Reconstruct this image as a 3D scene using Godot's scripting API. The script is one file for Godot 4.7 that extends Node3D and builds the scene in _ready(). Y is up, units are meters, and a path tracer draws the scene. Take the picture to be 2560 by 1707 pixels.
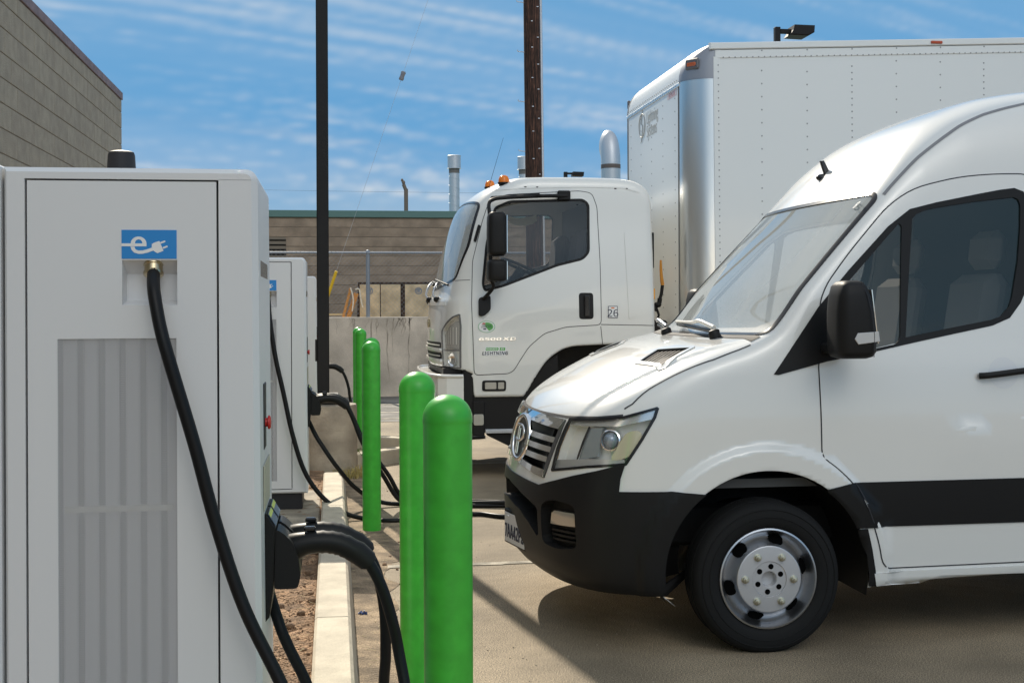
extends Node3D
# A row of DC chargers with green bollards, a white van and a white box truck. Row axis = -z, vehicles face -x, metres.

# ------------------------------------------------------------------ mesh builder
class MB:
	var v := PackedVector3Array()
	var n := PackedVector3Array()
	var t := PackedVector2Array()
	var i := PackedInt32Array()
	func vert(p: Vector3, nn: Vector3, uv := Vector2.ZERO) -> int:
		v.append(p); n.append(nn); t.append(uv)
		return v.size() - 1
	func tri(a: int, b: int, c: int) -> void:
		var cr := (v[b] - v[a]).cross(v[c] - v[a])
		if cr.dot(n[a] + n[b] + n[c]) > 0.0:
			i.append(a); i.append(c); i.append(b)
		else:
			i.append(a); i.append(b); i.append(c)
	func face(ps: Array, nn: Vector3, uvs := []) -> void:
		var k := v.size()
		for q in ps.size():
			vert(ps[q], nn, uvs[q] if uvs.size() else Vector2.ZERO)
		for q in range(1, ps.size() - 1):
			tri(k, k + q, k + q + 1)
	func quad(a: Vector3, b: Vector3, c: Vector3, d: Vector3, uvs := []) -> void:
		face([a, b, c, d], (c - a).cross(b - d).normalized() * -1.0, uvs)
	# box with chamfered edges, centre c, full size s, basis b
	func box(c: Vector3, s: Vector3, ch := 0.0, b := Basis()) -> void:
		var h := s * 0.5
		ch = minf(ch, minf(h.x, minf(h.y, h.z)) * 0.9)
		var corner := func(sg: Vector3, ax: int) -> Vector3:
			var p := Vector3(sg.x * (h.x - (0.0 if ax == 0 else ch)), sg.y * (h.y - (0.0 if ax == 1 else ch)), sg.z * (h.z - (0.0 if ax == 2 else ch)))
			return c + b * p
		for ax in 3:
			for s1 in [-1.0, 1.0]:
				var u := (ax + 1) % 3
				var w := (ax + 2) % 3
				var ps := []
				for q in [[-1.0, -1.0], [1.0, -1.0], [1.0, 1.0], [-1.0, 1.0]]:
					var sg := Vector3()
					sg[ax] = s1; sg[u] = q[0]; sg[w] = q[1]
					ps.append(corner.call(sg, ax))
				var nn := Vector3(); nn[ax] = s1
				face(ps, b * nn)
		if ch <= 0.0:
			return
		for ax in 3:
			var u := (ax + 1) % 3
			var w := (ax + 2) % 3
			for s1 in [-1.0, 1.0]:
				for s2 in [-1.0, 1.0]:
					var a0 := Vector3(); a0[u] = s1; a0[w] = s2; a0[ax] = -1.0
					var a1 := a0; a1[ax] = 1.0
					var nn := Vector3(); nn[u] = s1; nn[w] = s2
					face([corner.call(a0, u), corner.call(a1, u), corner.call(a1, w), corner.call(a0, w)], b * nn.normalized())
		for sx in [-1.0, 1.0]:
			for sy in [-1.0, 1.0]:
				for sz in [-1.0, 1.0]:
					var sg := Vector3(sx, sy, sz)
					face([corner.call(sg, 0), corner.call(sg, 1), corner.call(sg, 2)], b * sg.normalized())
	func bx(x0: float, x1: float, y0: float, y1: float, z0: float, z1: float, ch := 0.0) -> void:
		box(Vector3((x0 + x1) / 2, (y0 + y1) / 2, (z0 + z1) / 2), Vector3(absf(x1 - x0), absf(y1 - y0), absf(z1 - z0)), ch)
	# ring loft; rings are arrays of points; smooth normals from differences
	func grid(rings: Array, closed := false, uvscale := Vector2.ONE) -> void:
		var R := rings.size()
		var C: int = rings[0].size()
		var k := v.size()
		for r in R:
			for c in C:
				var pu: Vector3 = rings[mini(r + 1, R - 1)][c] - rings[maxi(r - 1, 0)][c]
				var c1 := (c + 1) % C if closed else mini(c + 1, C - 1)
				var c0 := (c + C - 1) % C if closed else maxi(c - 1, 0)
				var pv: Vector3 = rings[r][c1] - rings[r][c0]
				if pu.length() < 1e-9:
					pu = rings[mini(r + 1, R - 1)][(c + C / 2) % C] - rings[maxi(r - 1, 0)][(c + C / 2) % C]
				if pv.length() < 1e-7:
					var rr := r + 1 if r == 0 else r - 1
					pv = rings[rr][c1] - rings[rr][c0]
				vert(rings[r][c], pu.cross(pv).normalized(), Vector2(float(c) / (C if closed else maxi(1, C - 1)), float(r) / maxi(1, R - 1)) * uvscale)
		for r in R - 1:
			for c in (C if closed else C - 1):
				var a := k + r * C + c
				var b := k + r * C + (c + 1) % C
				tri(a, b, b + C)
				tri(a, b + C, a + C)
	func lathe(o: Vector3, ax: Vector3, prof: Array, seg := 24) -> void:
		ax = ax.normalized()
		var u := ax.cross(Vector3.UP if absf(ax.y) < 0.9 else Vector3.RIGHT).normalized()
		var w := ax.cross(u)
		# split at sharp corners so that edges stay crisp
		var part := [prof[0]]
		for q in range(1, prof.size()):
			part.append(prof[q])
			var sharp := q == prof.size() - 1
			if not sharp:
				var d0: Vector2 = (prof[q] - prof[q - 1]).normalized()
				var d1: Vector2 = (prof[q + 1] - prof[q]).normalized()
				sharp = d0.dot(d1) < 0.72
			if sharp:
				var rings := []
				for p in part:
					var ring := []
					for s in seg:
						var a := TAU * s / seg
						ring.append(o + ax * p.y + (u * cos(a) + w * sin(a)) * p.x)
					rings.append(ring)
				var before := v.size()
				var ib := i.size()
				grid(rings, true)
				# outward test
				var bad := 0
				for s in range(before, v.size()):
					var rel := v[s] - o
					var rad := rel - ax * rel.dot(ax)
					var dd: Vector2 = part[part.size() - 1] - part[0]
					var want := rad.normalized() * dd.y - ax * dd.x
					if n[s].dot(want) < 0.0:
						bad += 1
				if bad * 2 > v.size() - before:
					for s in range(before, v.size()):
						n[s] = -n[s]
					for s in range(ib, i.size(), 3):
						var x := i[s + 1]; i[s + 1] = i[s + 2]; i[s + 2] = x
				part = [prof[q]]
	func cyl(a: Vector3, b: Vector3, r0: float, r1 := -1.0, seg := 16, caps := true) -> void:
		if r1 < 0.0: r1 = r0
		var h := a.distance_to(b)
		var pr := [Vector2(r0, 0), Vector2(r1, h)]
		if caps:
			pr = [Vector2(0, 0), Vector2(r0, 0), Vector2(r1, h), Vector2(0, h)]
		lathe(a, b - a, pr, seg)
	func sphere(c: Vector3, r: Vector3, seg := 16) -> void:
		var k := v.size()
		var R := seg / 2
		for a in R + 1:
			for b in seg + 1:
				var th := PI * a / R
				var ph := TAU * b / seg
				var d := Vector3(sin(th) * cos(ph), cos(th), sin(th) * sin(ph))
				vert(c + d * r, (d / r).normalized())
		for a in R:
			for b in seg:
				var q := k + a * (seg + 1) + b
				tri(q, q + 1, q + seg + 2)
				tri(q, q + seg + 2, q + seg + 1)
	# tube through points, radius one number or one per point
	func tube(pts: Array, r, seg := 12, caps := true) -> void:
		var N := pts.size()
		var tan := []
		for q in N:
			tan.append((pts[mini(q + 1, N - 1)] - pts[maxi(q - 1, 0)]).normalized())
		var u: Vector3 = tan[0].cross(Vector3.UP if absf(tan[0].y) < 0.9 else Vector3.RIGHT).normalized()
		var k := v.size()
		for q in N:
			u = (u - tan[q] * u.dot(tan[q])).normalized()
			var w: Vector3 = tan[q].cross(u)
			var rr: float = r[q] if r is Array or r is PackedFloat32Array else r
			for s in seg + 1:
				var a := TAU * s / seg
				var d := u * cos(a) + w * sin(a)
				vert(pts[q] + d * rr, d, Vector2(float(s) / seg, float(q)))
		for q in N - 1:
			for s in seg:
				var a := k + q * (seg + 1) + s
				tri(a, a + 1, a + seg + 2)
				tri(a, a + seg + 2, a + seg + 1)
		if caps:
			for e in [0, N - 1]:
				var ps := []
				for s in seg: ps.append(v[k + e * (seg + 1) + s])
				face(ps, tan[e] * (-1.0 if e == 0 else 1.0))
	# polygon (2D) in the plane o + u*x + w*y, extruded by d along u x w, with optional small bevel
	func prism(poly: PackedVector2Array, o: Vector3, u: Vector3, w: Vector3, d: float, bev := 0.0) -> void:
		var nn := u.cross(w).normalized()
		if d < 0.0:
			# keep the bevel on the far end: mirror the plane
			var pp := PackedVector2Array()
			for p in poly: pp.append(Vector2(-p.x, p.y))
			prism(pp, o, -u, w, -d, bev)
			return
		if Geometry2D.is_polygon_clockwise(poly):
			poly = poly.duplicate(); poly.reverse()
		var top := poly
		if bev > 0.0:
			var off := Geometry2D.offset_polygon(poly, -bev, Geometry2D.JOIN_MITER)
			if off.size() and off[0].size() == poly.size():
				# match the starting corner
				var best := 0
				var bd := 1e9
				for q in off[0].size():
					var dd: float = off[0][q].distance_to(poly[0])
					if dd < bd: bd = dd; best = q
				top = PackedVector2Array()
				var o0: PackedVector2Array = off[0]
				if Geometry2D.is_polygon_clockwise(o0):
					o0.reverse(); best = o0.size() - 1 - best
				for q in poly.size(): top.append(o0[(best + q) % o0.size()])
			else:
				bev = 0.0
		var ix := Geometry2D.triangulate_polygon(top)
		for side in 2:
			var pl := poly if side == 0 else top
			if side == 0: ix = Geometry2D.triangulate_polygon(poly)
			else: ix = Geometry2D.triangulate_polygon(top)
			var k := v.size()
			for p in pl:
				vert(o + u * p.x + w * p.y + nn * (d if side == 1 else 0.0), nn * (1.0 if side == 1 else -1.0), p)
			for q in range(0, ix.size(), 3):
				tri(k + ix[q], k + ix[q + 1], k + ix[q + 2])
		for q in poly.size():
			var p0 := poly[q]
			var p1 := poly[(q + 1) % poly.size()]
			var e := p1 - p0
			if e.length() < 1e-7: continue
			var sn := (u * e.y - w * e.x).normalized() * (1.0 if u.length() > 0 else 1.0)
			var a := o + u * p0.x + w * p0.y
			var b := o + u * p1.x + w * p1.y
			var hh := nn * (d - signf(d) * bev)
			face([a, b, b + hh, a + hh], sn)
			if bev > 0.0:
				var c0 := o + u * top[q].x + w * top[q].y + nn * d
				var c1 := o + u * top[(q + 1) % poly.size()].x + w * top[(q + 1) % poly.size()].y + nn * d
				face([a + hh, b + hh, c1, c0], (sn + nn * signf(d)).normalized())
	func add(o: MB, xf := Transform3D()) -> void:
		var k := v.size()
		for q in o.v.size():
			v.append(xf * o.v[q]); n.append((xf.basis * o.n[q]).normalized()); t.append(o.t[q])
		for q in range(0, o.i.size(), 3):
			tri(k + o.i[q], k + o.i[q + 1], k + o.i[q + 2])
	func mirror_z(zc: float) -> MB:
		var m := MB.new()
		m.t = t
		for q in v.size():
			m.v.append(Vector3(v[q].x, v[q].y, 2 * zc - v[q].z)); m.n.append(Vector3(n[q].x, n[q].y, -n[q].z))
		for q in range(0, i.size(), 3):
			m.i.append(i[q]); m.i.append(i[q + 2]); m.i.append(i[q + 1])
		return m
	func mesh(org: Vector3) -> ArrayMesh:
		var vv := PackedVector3Array()
		vv.resize(v.size())
		for q in v.size(): vv[q] = v[q] - org
		var a := []
		a.resize(Mesh.ARRAY_MAX)
		a[Mesh.ARRAY_VERTEX] = vv
		a[Mesh.ARRAY_NORMAL] = n
		a[Mesh.ARRAY_TEX_UV] = t
		a[Mesh.ARRAY_INDEX] = i
		var m := ArrayMesh.new()
		m.add_surface_from_arrays(Mesh.PRIMITIVE_TRIANGLES, a)
		return m

# ------------------------------------------------------------------ smooth curves and vehicle shells
class Lut:
	var lo: float
	var n: int
	var a := PackedFloat32Array()
	const ST := 0.005
	func _init(pts: Array, lo_: float, hi: float) -> void:
		lo = lo_
		n = int(round((hi - lo) / ST)) + 1
		var N := pts.size() / 2
		var xs := []; var ys := []; var m := []; var h := []; var d := []
		for q in N:
			xs.append(float(pts[q * 2])); ys.append(float(pts[q * 2 + 1])); m.append(0.0)
		for q in N - 1:
			h.append(xs[q + 1] - xs[q]); d.append((ys[q + 1] - ys[q]) / h[q])
		for q in range(1, N - 1):
			if d[q - 1] * d[q] > 0.0:
				var w1: float = 2 * h[q] + h[q - 1]
				var w2: float = h[q] + 2 * h[q - 1]
				m[q] = (w1 + w2) / (w1 / d[q - 1] + w2 / d[q])
		m[0] = d[0]; m[N - 1] = d[N - 2]
		var k := 0
		for q in n:
			var x := lo + q * ST
			while k < N - 2 and x > xs[k + 1]: k += 1
			if x <= xs[0]: a.append(ys[0] + (x - xs[0]) * m[0]); continue
			if x >= xs[N - 1]: a.append(ys[N - 1] + (x - xs[N - 1]) * m[N - 1]); continue
			var t: float = (x - xs[k]) / h[k]
			var t2 := t * t
			var t3 := t2 * t
			a.append((2 * t3 - 3 * t2 + 1) * ys[k] + (t3 - 2 * t2 + t) * h[k] * m[k] + (3 * t2 - 2 * t3) * ys[k + 1] + (t3 - t2) * h[k] * m[k + 1])
	func g(x: float) -> float:
		var t := clampf((x - lo) / ST, 0.0, n - 1.001)
		var q := int(t)
		return a[q] + (a[q + 1] - a[q]) * (t - q)

class Shell:
	var zc: float
	var bf: float
	var bt: float
	var kc: float
	var xr: float
	var x0: Lut
	var wy: Lut
	var yt: Lut
	var kt: Lut
	var yb: Lut
	var cs := PackedFloat32Array()
	var flares := []
	var wheels := []
	var creases := false
	func setup() -> void:
		for q in yt.n:
			var s := (yt.a[mini(q + 2, yt.n - 1)] - yt.a[maxi(q - 2, 0)]) / (0.02)
			cs.append(1.0 / sqrt(1.0 + s * s))
	static func smax(a: float, b: float, k: float) -> float:
		var h := k - absf(a - b)
		if h <= 0.0: return maxf(a, b)
		h /= k
		return maxf(a, b) + h * h * h * k / 6.0
	func f(p: Vector3) -> float:
		var dz := absf(p.z - zc)
		var q := dz * dz
		var y := p.y
		var d := (x0.g(y) + bf * q - p.x) * 0.92
		var w := dz - wy.g(y)
		if creases and p.x > 2.55 and y < 1.3:
			# pressed line in the lower door
			w -= 0.007 * smoothstep(-0.004, 0.022, 1.012 + (p.x - 2.84) * 0.147 - y) * smoothstep(2.6, 3.0, p.x) * smoothstep(0.70, 0.95, y)
		for e in flares:
			var r := Vector2(p.x - e[0], y - e[1]).length()
			var t := clampf((e[3] - r) / (e[3] - e[2]), 0.0, 1.0)
			w -= e[4] * t * t * (3.0 - 2.0 * t)
		var a := smax(d, w, kc)
		var xp := p.x - bt * q
		var c := clampf((xp - yt.lo) / 0.005, 0.0, yt.n - 1.001)
		var tp := (y - yt.g(xp)) * cs[int(c)]
		if creases and xp < 1.9:
			# two raised hood creases running back from the grille corners
			var zl := dz - lerpf(0.72, 0.86, clampf((xp - 1.1) / 0.75, 0.0, 1.0))
			tp += 0.016 * smoothstep(-0.01, 0.035, zl) * smoothstep(1.9, 1.6, xp)
		a = smax(a, tp, kt.g(xp))
		a = smax(a, p.x - xr, 0.1)
		a = smax(a, yb.g(p.x) - y, 0.03)
		for e in wheels:
			var g := maxf(Vector2(p.x - e[0], y - e[1]).length() - e[2], e[3] - dz)
			a = smax(a, -g, 0.02)
		return a
	func nrm(p: Vector3) -> Vector3:
		const E := 0.004
		return Vector3(f(p + Vector3(E, 0, 0)) - f(p - Vector3(E, 0, 0)), f(p + Vector3(0, E, 0)) - f(p - Vector3(0, E, 0)), f(p + Vector3(0, 0, E)) - f(p - Vector3(0, 0, E))).normalized()
	# surface nets over the cells near the surface
	func nets(lo: Vector3, hi: Vector3, h: float) -> MB:
		const B := 8
		var nb := Vector3i(int(ceil((hi.x - lo.x) / (h * B))), int(ceil((hi.y - lo.y) / (h * B))), int(ceil((hi.z - lo.z) / (h * B))))
		var nx := nb.x * B + 1
		var ny := nb.y * B + 1
		var nz := nb.z * B + 1
		var val := PackedFloat32Array()
		val.resize(nx * ny * nz); val.fill(1e9)
		var cell := PackedInt32Array()
		cell.resize(nx * ny * nz); cell.fill(-1)
		var act := []
		var rad := h * B * 0.866 * 1.25 + 0.03
		for bx in nb.x:
			for by in nb.y:
				for bz in nb.z:
					var c := lo + Vector3(bx + 0.5, by + 0.5, bz + 0.5) * (h * B)
					if absf(f(c)) > rad: continue
					act.append(Vector3i(bx, by, bz) * B)
					for x in range(bx * B, bx * B + B + 1):
						for y in range(by * B, by * B + B + 1):
							var q := (x * ny + y) * nz + bz * B
							for z in B + 1:
								if val[q + z] > 1e8:
									val[q + z] = f(lo + Vector3(x, y, bz * B + z) * h)
		var m := MB.new()
		var sx := ny * nz
		var sy := nz
		var offs := [0, sx, sy, sx + sy, 1, sx + 1, sy + 1, sx + sy + 1]
		var dirs := [Vector3(0, 0, 0), Vector3(1, 0, 0), Vector3(0, 1, 0), Vector3(1, 1, 0), Vector3(0, 0, 1), Vector3(1, 0, 1), Vector3(0, 1, 1), Vector3(1, 1, 1)]
		var edges := [[0, 1], [2, 3], [4, 5], [6, 7], [0, 2], [1, 3], [4, 6], [5, 7], [0, 4], [1, 5], [2, 6], [3, 7]]
		for b in act:
			for x in range(b.x, b.x + B):
				for y in range(b.y, b.y + B):
					for z in range(b.z, b.z + B):
						var q: int = (x * ny + y) * nz + z
						var s0 := val[q] < 0.0
						if s0 == (val[q + sx] < 0.0) and s0 == (val[q + sy] < 0.0) and s0 == (val[q + sx + sy] < 0.0) and s0 == (val[q + 1] < 0.0) and s0 == (val[q + sx + 1] < 0.0) and s0 == (val[q + sy + 1] < 0.0) and s0 == (val[q + sx + sy + 1] < 0.0):
							continue
						var p := Vector3.ZERO
						var cnt := 0
						for e in edges:
							var va := val[q + offs[e[0]]]
							var vb := val[q + offs[e[1]]]
							if (va < 0.0) != (vb < 0.0):
								p += dirs[e[0]].lerp(dirs[e[1]], va / (va - vb)); cnt += 1
						p = lo + (Vector3(x, y, z) + p / cnt) * h
						var nn := nrm(p)
						p -= nn * clampf(f(p), -h, h)
						cell[q] = m.vert(p, nn)
		for b in act:
			for x in range(b.x, b.x + B):
				for y in range(b.y, b.y + B):
					for z in range(b.z, b.z + B):
						var q: int = (x * ny + y) * nz + z
						var s0 := val[q] < 0.0
						for e in 3:
							var st: int = [sx, sy, 1][e]
							if s0 == (val[q + st] < 0.0): continue
							var o1: int = [sy, 1, sx][e]
							var o2: int = [1, sx, sy][e]
							if q - o1 - o2 < 0: continue
							var a := cell[q]; var c1 := cell[q - o1]; var c2 := cell[q - o1 - o2]; var c3 := cell[q - o2]
							if a < 0 or c1 < 0 or c2 < 0 or c3 < 0: continue
							m.tri(a, c1, c2); m.tri(a, c2, c3)
		return m

# projection frames for panels that follow a shell
class Frame:
	var o: Vector3
	var u: Vector3
	var w: Vector3
	var d: Vector3
	var cyl := false
	func uv(p: Vector3) -> Vector2:
		if cyl:
			return Vector2(atan2(p.z - o.z, o.x - p.x), p.y)
		return Vector2((p - o).dot(u), (p - o).dot(w))
	func start(q: Vector2) -> Vector3:
		if cyl:
			return Vector3(o.x - 2.0 * cos(q.x), q.y, o.z + 2.0 * sin(q.x))
		return o + u * q.x + w * q.y
	func dir(q: Vector2) -> Vector3:
		if cyl:
			return Vector3(cos(q.x), 0, -sin(q.x))
		return d
	static func make(o_: Vector3, u_: Vector3, w_: Vector3, d_: Vector3) -> Frame:
		var r := Frame.new()
		r.o = o_; r.u = u_; r.w = w_; r.d = d_
		return r

func on_shell(sh: Shell, fr: Frame, q: Vector2) -> Vector3:
	var p := fr.start(q)
	var d := fr.dir(q)
	var t := 0.0
	for k in 120:
		var e := sh.f(p + d * t)
		if e < 0.0006: break
		t += e * 0.7
		if t > 5.0: break
	return p + d * t

# panel: polygon in frame coordinates laid on the shell at height off, with skirt reaching down
func panel(m: MB, sh: Shell, fr: Frame, poly: PackedVector2Array, off: float, h := 0.03, holes := [], skirt := 0.0) -> void:
	var lo := poly[0]
	var hi := poly[0]
	for p in poly:
		lo = lo.min(p); hi = hi.max(p)
	var cache := {}
	var flat := {}
	var x := floorf(lo.x / h)
	while x * h < hi.x:
		var y := floorf(lo.y / h)
		while y * h < hi.y:
			var cellp := PackedVector2Array([Vector2(x, y) * h, Vector2(x + 1, y) * h, Vector2(x + 1, y + 1) * h, Vector2(x, y + 1) * h])
			var pieces := Geometry2D.intersect_polygons(cellp, poly)
			for hole in holes:
				var nx := []
				for pc in pieces:
					for r in Geometry2D.clip_polygons(pc, hole):
						if not Geometry2D.is_polygon_clockwise(r): nx.append(r)
				pieces.assign(nx)
			for pc in pieces:
				if pc.size() < 3: continue
				var ix := Geometry2D.triangulate_polygon(pc)
				var id := []
				for p in pc:
					var key := Vector2i(int(round(p.x * 20000.0)), int(round(p.y * 20000.0)))
					if not cache.has(key):
						var s := on_shell(sh, fr, p)
						var nn := sh.nrm(s)
						cache[key] = m.vert(s + nn * off, nn, p)
					id.append(cache[key])
				for k in range(0, ix.size(), 3):
					if id[ix[k]] != id[ix[k + 1]] and id[ix[k + 1]] != id[ix[k + 2]] and id[ix[k]] != id[ix[k + 2]]:
						m.tri(id[ix[k]], id[ix[k + 1]], id[ix[k + 2]])
			y += 1.0
		x += 1.0
	if skirt != 0.0:
		for pl in [poly] + holes:
			var pts := dense(pl, h, true)
			var prev := Vector3.ZERO
			var pn := Vector3.ZERO
			for k in pts.size() + 1:
				var q: Vector2 = pts[k % pts.size()]
				var s := on_shell(sh, fr, q)
				var nn := sh.nrm(s)
				if k > 0:
					var e := (s - prev)
					var sn := e.cross(nn).normalized()
					if sn.length() > 0.5:
						m.face([prev + pn * off, s + nn * off, s + nn * (off - skirt), prev + pn * (off - skirt)], sn)
				prev = s; pn = nn

func dense(pl, h: float, closed: bool) -> PackedVector2Array:
	var r := PackedVector2Array()
	var N: int = pl.size()
	for k in (N if closed else N - 1):
		var a: Vector2 = pl[k]
		var b: Vector2 = pl[(k + 1) % N]
		var c := maxi(1, int(ceil(a.distance_to(b) / h)))
		for s in c: r.append(a.lerp(b, float(s) / c))
	if not closed: r.append(pl[N - 1])
	return r

# ribbon along a line on the shell
func ribbon(m: MB, sh: Shell, fr: Frame, line, width: float, off: float, closed := false, h := 0.03) -> void:
	var pts := dense(line, h, closed)
	if closed: pts.append(pts[0])
	var S := []
	var NN := []
	for q in pts:
		var s := on_shell(sh, fr, q)
		S.append(s); NN.append(sh.nrm(s))
	var k0 := m.v.size()
	for k in pts.size():
		var tg: Vector3 = (S[mini(k + 1, S.size() - 1)] - S[maxi(k - 1, 0)]).normalized()
		var sd: Vector3 = NN[k].cross(tg).normalized() * width * 0.5
		m.vert(S[k] + NN[k] * off - sd, NN[k]); m.vert(S[k] + NN[k] * off + sd, NN[k])
	for k in pts.size() - 1:
		var a := k0 + k * 2
		m.tri(a, a + 1, a + 3); m.tri(a, a + 3, a + 2)

# cut a polygon (frame coordinates) out of a mesh, exactly along its outline
func cut(m: MB, fr: Frame, poly: PackedVector2Array, ok: Callable) -> MB:
	var r := MB.new()
	r.v = m.v.duplicate(); r.n = m.n.duplicate(); r.t = m.t.duplicate()
	var lo := poly[0]
	var hi := poly[0]
	for p in poly:
		lo = lo.min(p); hi = hi.max(p)
	var uvs := PackedVector2Array()
	for p in m.v: uvs.append(fr.uv(p))
	for k in range(0, m.i.size(), 3):
		var a := m.i[k]; var b := m.i[k + 1]; var c := m.i[k + 2]
		var ua := uvs[a]; var ub := uvs[b]; var uc := uvs[c]
		var tl := ua.min(ub).min(uc)
		var th := ua.max(ub).max(uc)
		if th.x < lo.x or th.y < lo.y or tl.x > hi.x or tl.y > hi.y or not ok.call(m.v[a], m.n[a]):
			r.i.append(a); r.i.append(b); r.i.append(c)
			continue
		var tp := PackedVector2Array([ua, ub, uc])
		var den := (ub - ua).cross(uc - ua)
		if absf(den) < 1e-10: continue
		for pc in Geometry2D.clip_polygons(tp, poly):
			if Geometry2D.is_polygon_clockwise(pc): continue
			var ix := Geometry2D.triangulate_polygon(pc)
			var id := []
			for p in pc:
				var wb: float = (p - ua).cross(uc - ua) / den
				var wc: float = (ub - ua).cross(p - ua) / den
				var wa := 1.0 - wb - wc
				id.append(r.vert(m.v[a] * wa + m.v[b] * wb + m.v[c] * wc, (m.n[a] * wa + m.n[b] * wb + m.n[c] * wc).normalized()))
			for q in range(0, ix.size(), 3):
				r.tri(id[ix[q]], id[ix[q + 1]], id[ix[q + 2]])
	return r

# the piece of a mesh inside a polygon (frame coordinates)
func inside(m: MB, fr: Frame, poly: PackedVector2Array, ok: Callable) -> MB:
	var r := MB.new()
	for k in range(0, m.i.size(), 3):
		var a := m.i[k]; var b := m.i[k + 1]; var c := m.i[k + 2]
		if not ok.call(m.v[a], m.n[a]): continue
		var ua := fr.uv(m.v[a]); var ub := fr.uv(m.v[b]); var uc := fr.uv(m.v[c])
		var den := (ub - ua).cross(uc - ua)
		if absf(den) < 1e-10: continue
		for pc in Geometry2D.intersect_polygons(PackedVector2Array([ua, ub, uc]), poly):
			if Geometry2D.is_polygon_clockwise(pc): continue
			var ix := Geometry2D.triangulate_polygon(pc)
			var id := []
			for p in pc:
				var wb: float = (p - ua).cross(uc - ua) / den
				var wc: float = (ub - ua).cross(p - ua) / den
				var wa := 1.0 - wb - wc
				id.append(r.vert(m.v[a] * wa + m.v[b] * wb + m.v[c] * wc, (m.n[a] * wa + m.n[b] * wb + m.n[c] * wc).normalized()))
			for q in range(0, ix.size(), 3):
				r.tri(id[ix[q]], id[ix[q + 1]], id[ix[q + 2]])
	return r

func V2(a: Array) -> PackedVector2Array:
	var r := PackedVector2Array()
	for k in range(0, a.size(), 2): r.append(Vector2(a[k], a[k + 1]))
	return r
func rounded(pl: PackedVector2Array, r: float, seg := 4) -> PackedVector2Array:
	var o := PackedVector2Array()
	var N := pl.size()
	for k in N:
		var p := pl[k]
		var a := pl[(k + N - 1) % N] - p
		var b := pl[(k + 1) % N] - p
		var c := minf(r, minf(a.length(), b.length()) * 0.48)
		var pa := p + a.normalized() * c
		var pb := p + b.normalized() * c
		for s in seg + 1:
			var t := float(s) / seg
			o.append(pa.lerp(p, t).lerp(p.lerp(pb, t), t))
	return o
func grow(pl: PackedVector2Array, d: float) -> PackedVector2Array:
	var r := Geometry2D.offset_polygon(pl, d, Geometry2D.JOIN_ROUND)
	return r[0] if r.size() else pl
func spline(pts: Array, n: int) -> Array:
	var r := []
	var N := pts.size()
	for k in N - 1:
		var p0 = pts[maxi(k - 1, 0)]
		var p3 = pts[mini(k + 2, N - 1)]
		for s in n:
			r.append(pts[k].cubic_interpolate(pts[k + 1], p0, p3, float(s) / n))
	r.append(pts[N - 1])
	return r
func V3(a: Array) -> Array:
	var r := []
	for k in range(0, a.size(), 3): r.append(Vector3(a[k], a[k + 1], a[k + 2]))
	return r

# ------------------------------------------------------------------ scene objects
var M := {}
var used := {}
func numbered(called: String) -> String:
	var k: int = used.get(called, -1) + 1
	used[called] = k
	return called if k == 0 else "%s_%03d" % [called, k]
func thing(called: String, label: String, category: String, at: Vector3, group := "") -> Node3D:
	var o := Node3D.new()
	o.name = numbered(called)
	add_child(o)
	o.position = at
	o.set_meta("label", label); o.set_meta("category", category)
	if group: o.set_meta("group", group)
	return o
func origin_of(n: Node) -> Vector3:
	var p := Vector3.ZERO
	var q := n
	while q != self and q is Node3D:
		p += q.position
		q = q.get_parent()
	return p
func part(called: String, m: MB, material: Material, parent: Node, label := "") -> MeshInstance3D:
	var o := MeshInstance3D.new()
	o.name = called
	o.mesh = m.mesh(origin_of(parent))
	o.material_override = null
	o.mesh.surface_set_material(0, material)
	parent.add_child(o, true)
	if label: o.set_meta("label", label)
	return o
func stuff(o: Node) -> Node:
	o.set_meta("kind", "stuff"); return o
func top(called: String, m: MB, material: Material, label: String, category: String, at: Vector3, group := "") -> MeshInstance3D:
	var o := MeshInstance3D.new()
	o.name = numbered(called)
	o.mesh = m.mesh(at)
	o.mesh.surface_set_material(0, material)
	o.position = at
	add_child(o)
	o.set_meta("label", label)
	if category: o.set_meta("category", category)
	if group: o.set_meta("group", group)
	return o
func struct(called: String, m: MB, material: Material, label := "") -> MeshInstance3D:
	var o := MeshInstance3D.new()
	o.name = numbered(called)
	o.mesh = m.mesh(Vector3.ZERO)
	o.mesh.surface_set_material(0, material)
	add_child(o)
	o.set_meta("kind", "structure")
	if label: o.set_meta("label", label)
	return o
func copy(o: Node3D, at: Vector3, label: String) -> Node3D:
	var c: Node3D = o.duplicate()
	var base := String(o.name)
	c.name = numbered(base)
	add_child(c)
	c.position = at
	c.set_meta("label", label)
	return c
func lettering(called: String, txt: String, height: float, material: Material, parent: Node, xf: Transform3D, depth := 0.001, font := "Droid Sans", bold := false) -> MeshInstance3D:
	var tm := TextMesh.new()
	tm.text = txt
	var sf := SystemFont.new()
	sf.font_names = PackedStringArray([font])
	if bold: sf.font_weight = 700
	tm.font = sf
	tm.font_size = 64
	tm.pixel_size = height / 46.0
	tm.depth = depth
	tm.material = material
	var o := MeshInstance3D.new()
	o.name = called
	o.mesh = tm
	parent.add_child(o, true)
	o.transform = Transform3D(xf.basis, xf.origin - origin_of(parent))
	return o

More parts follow.
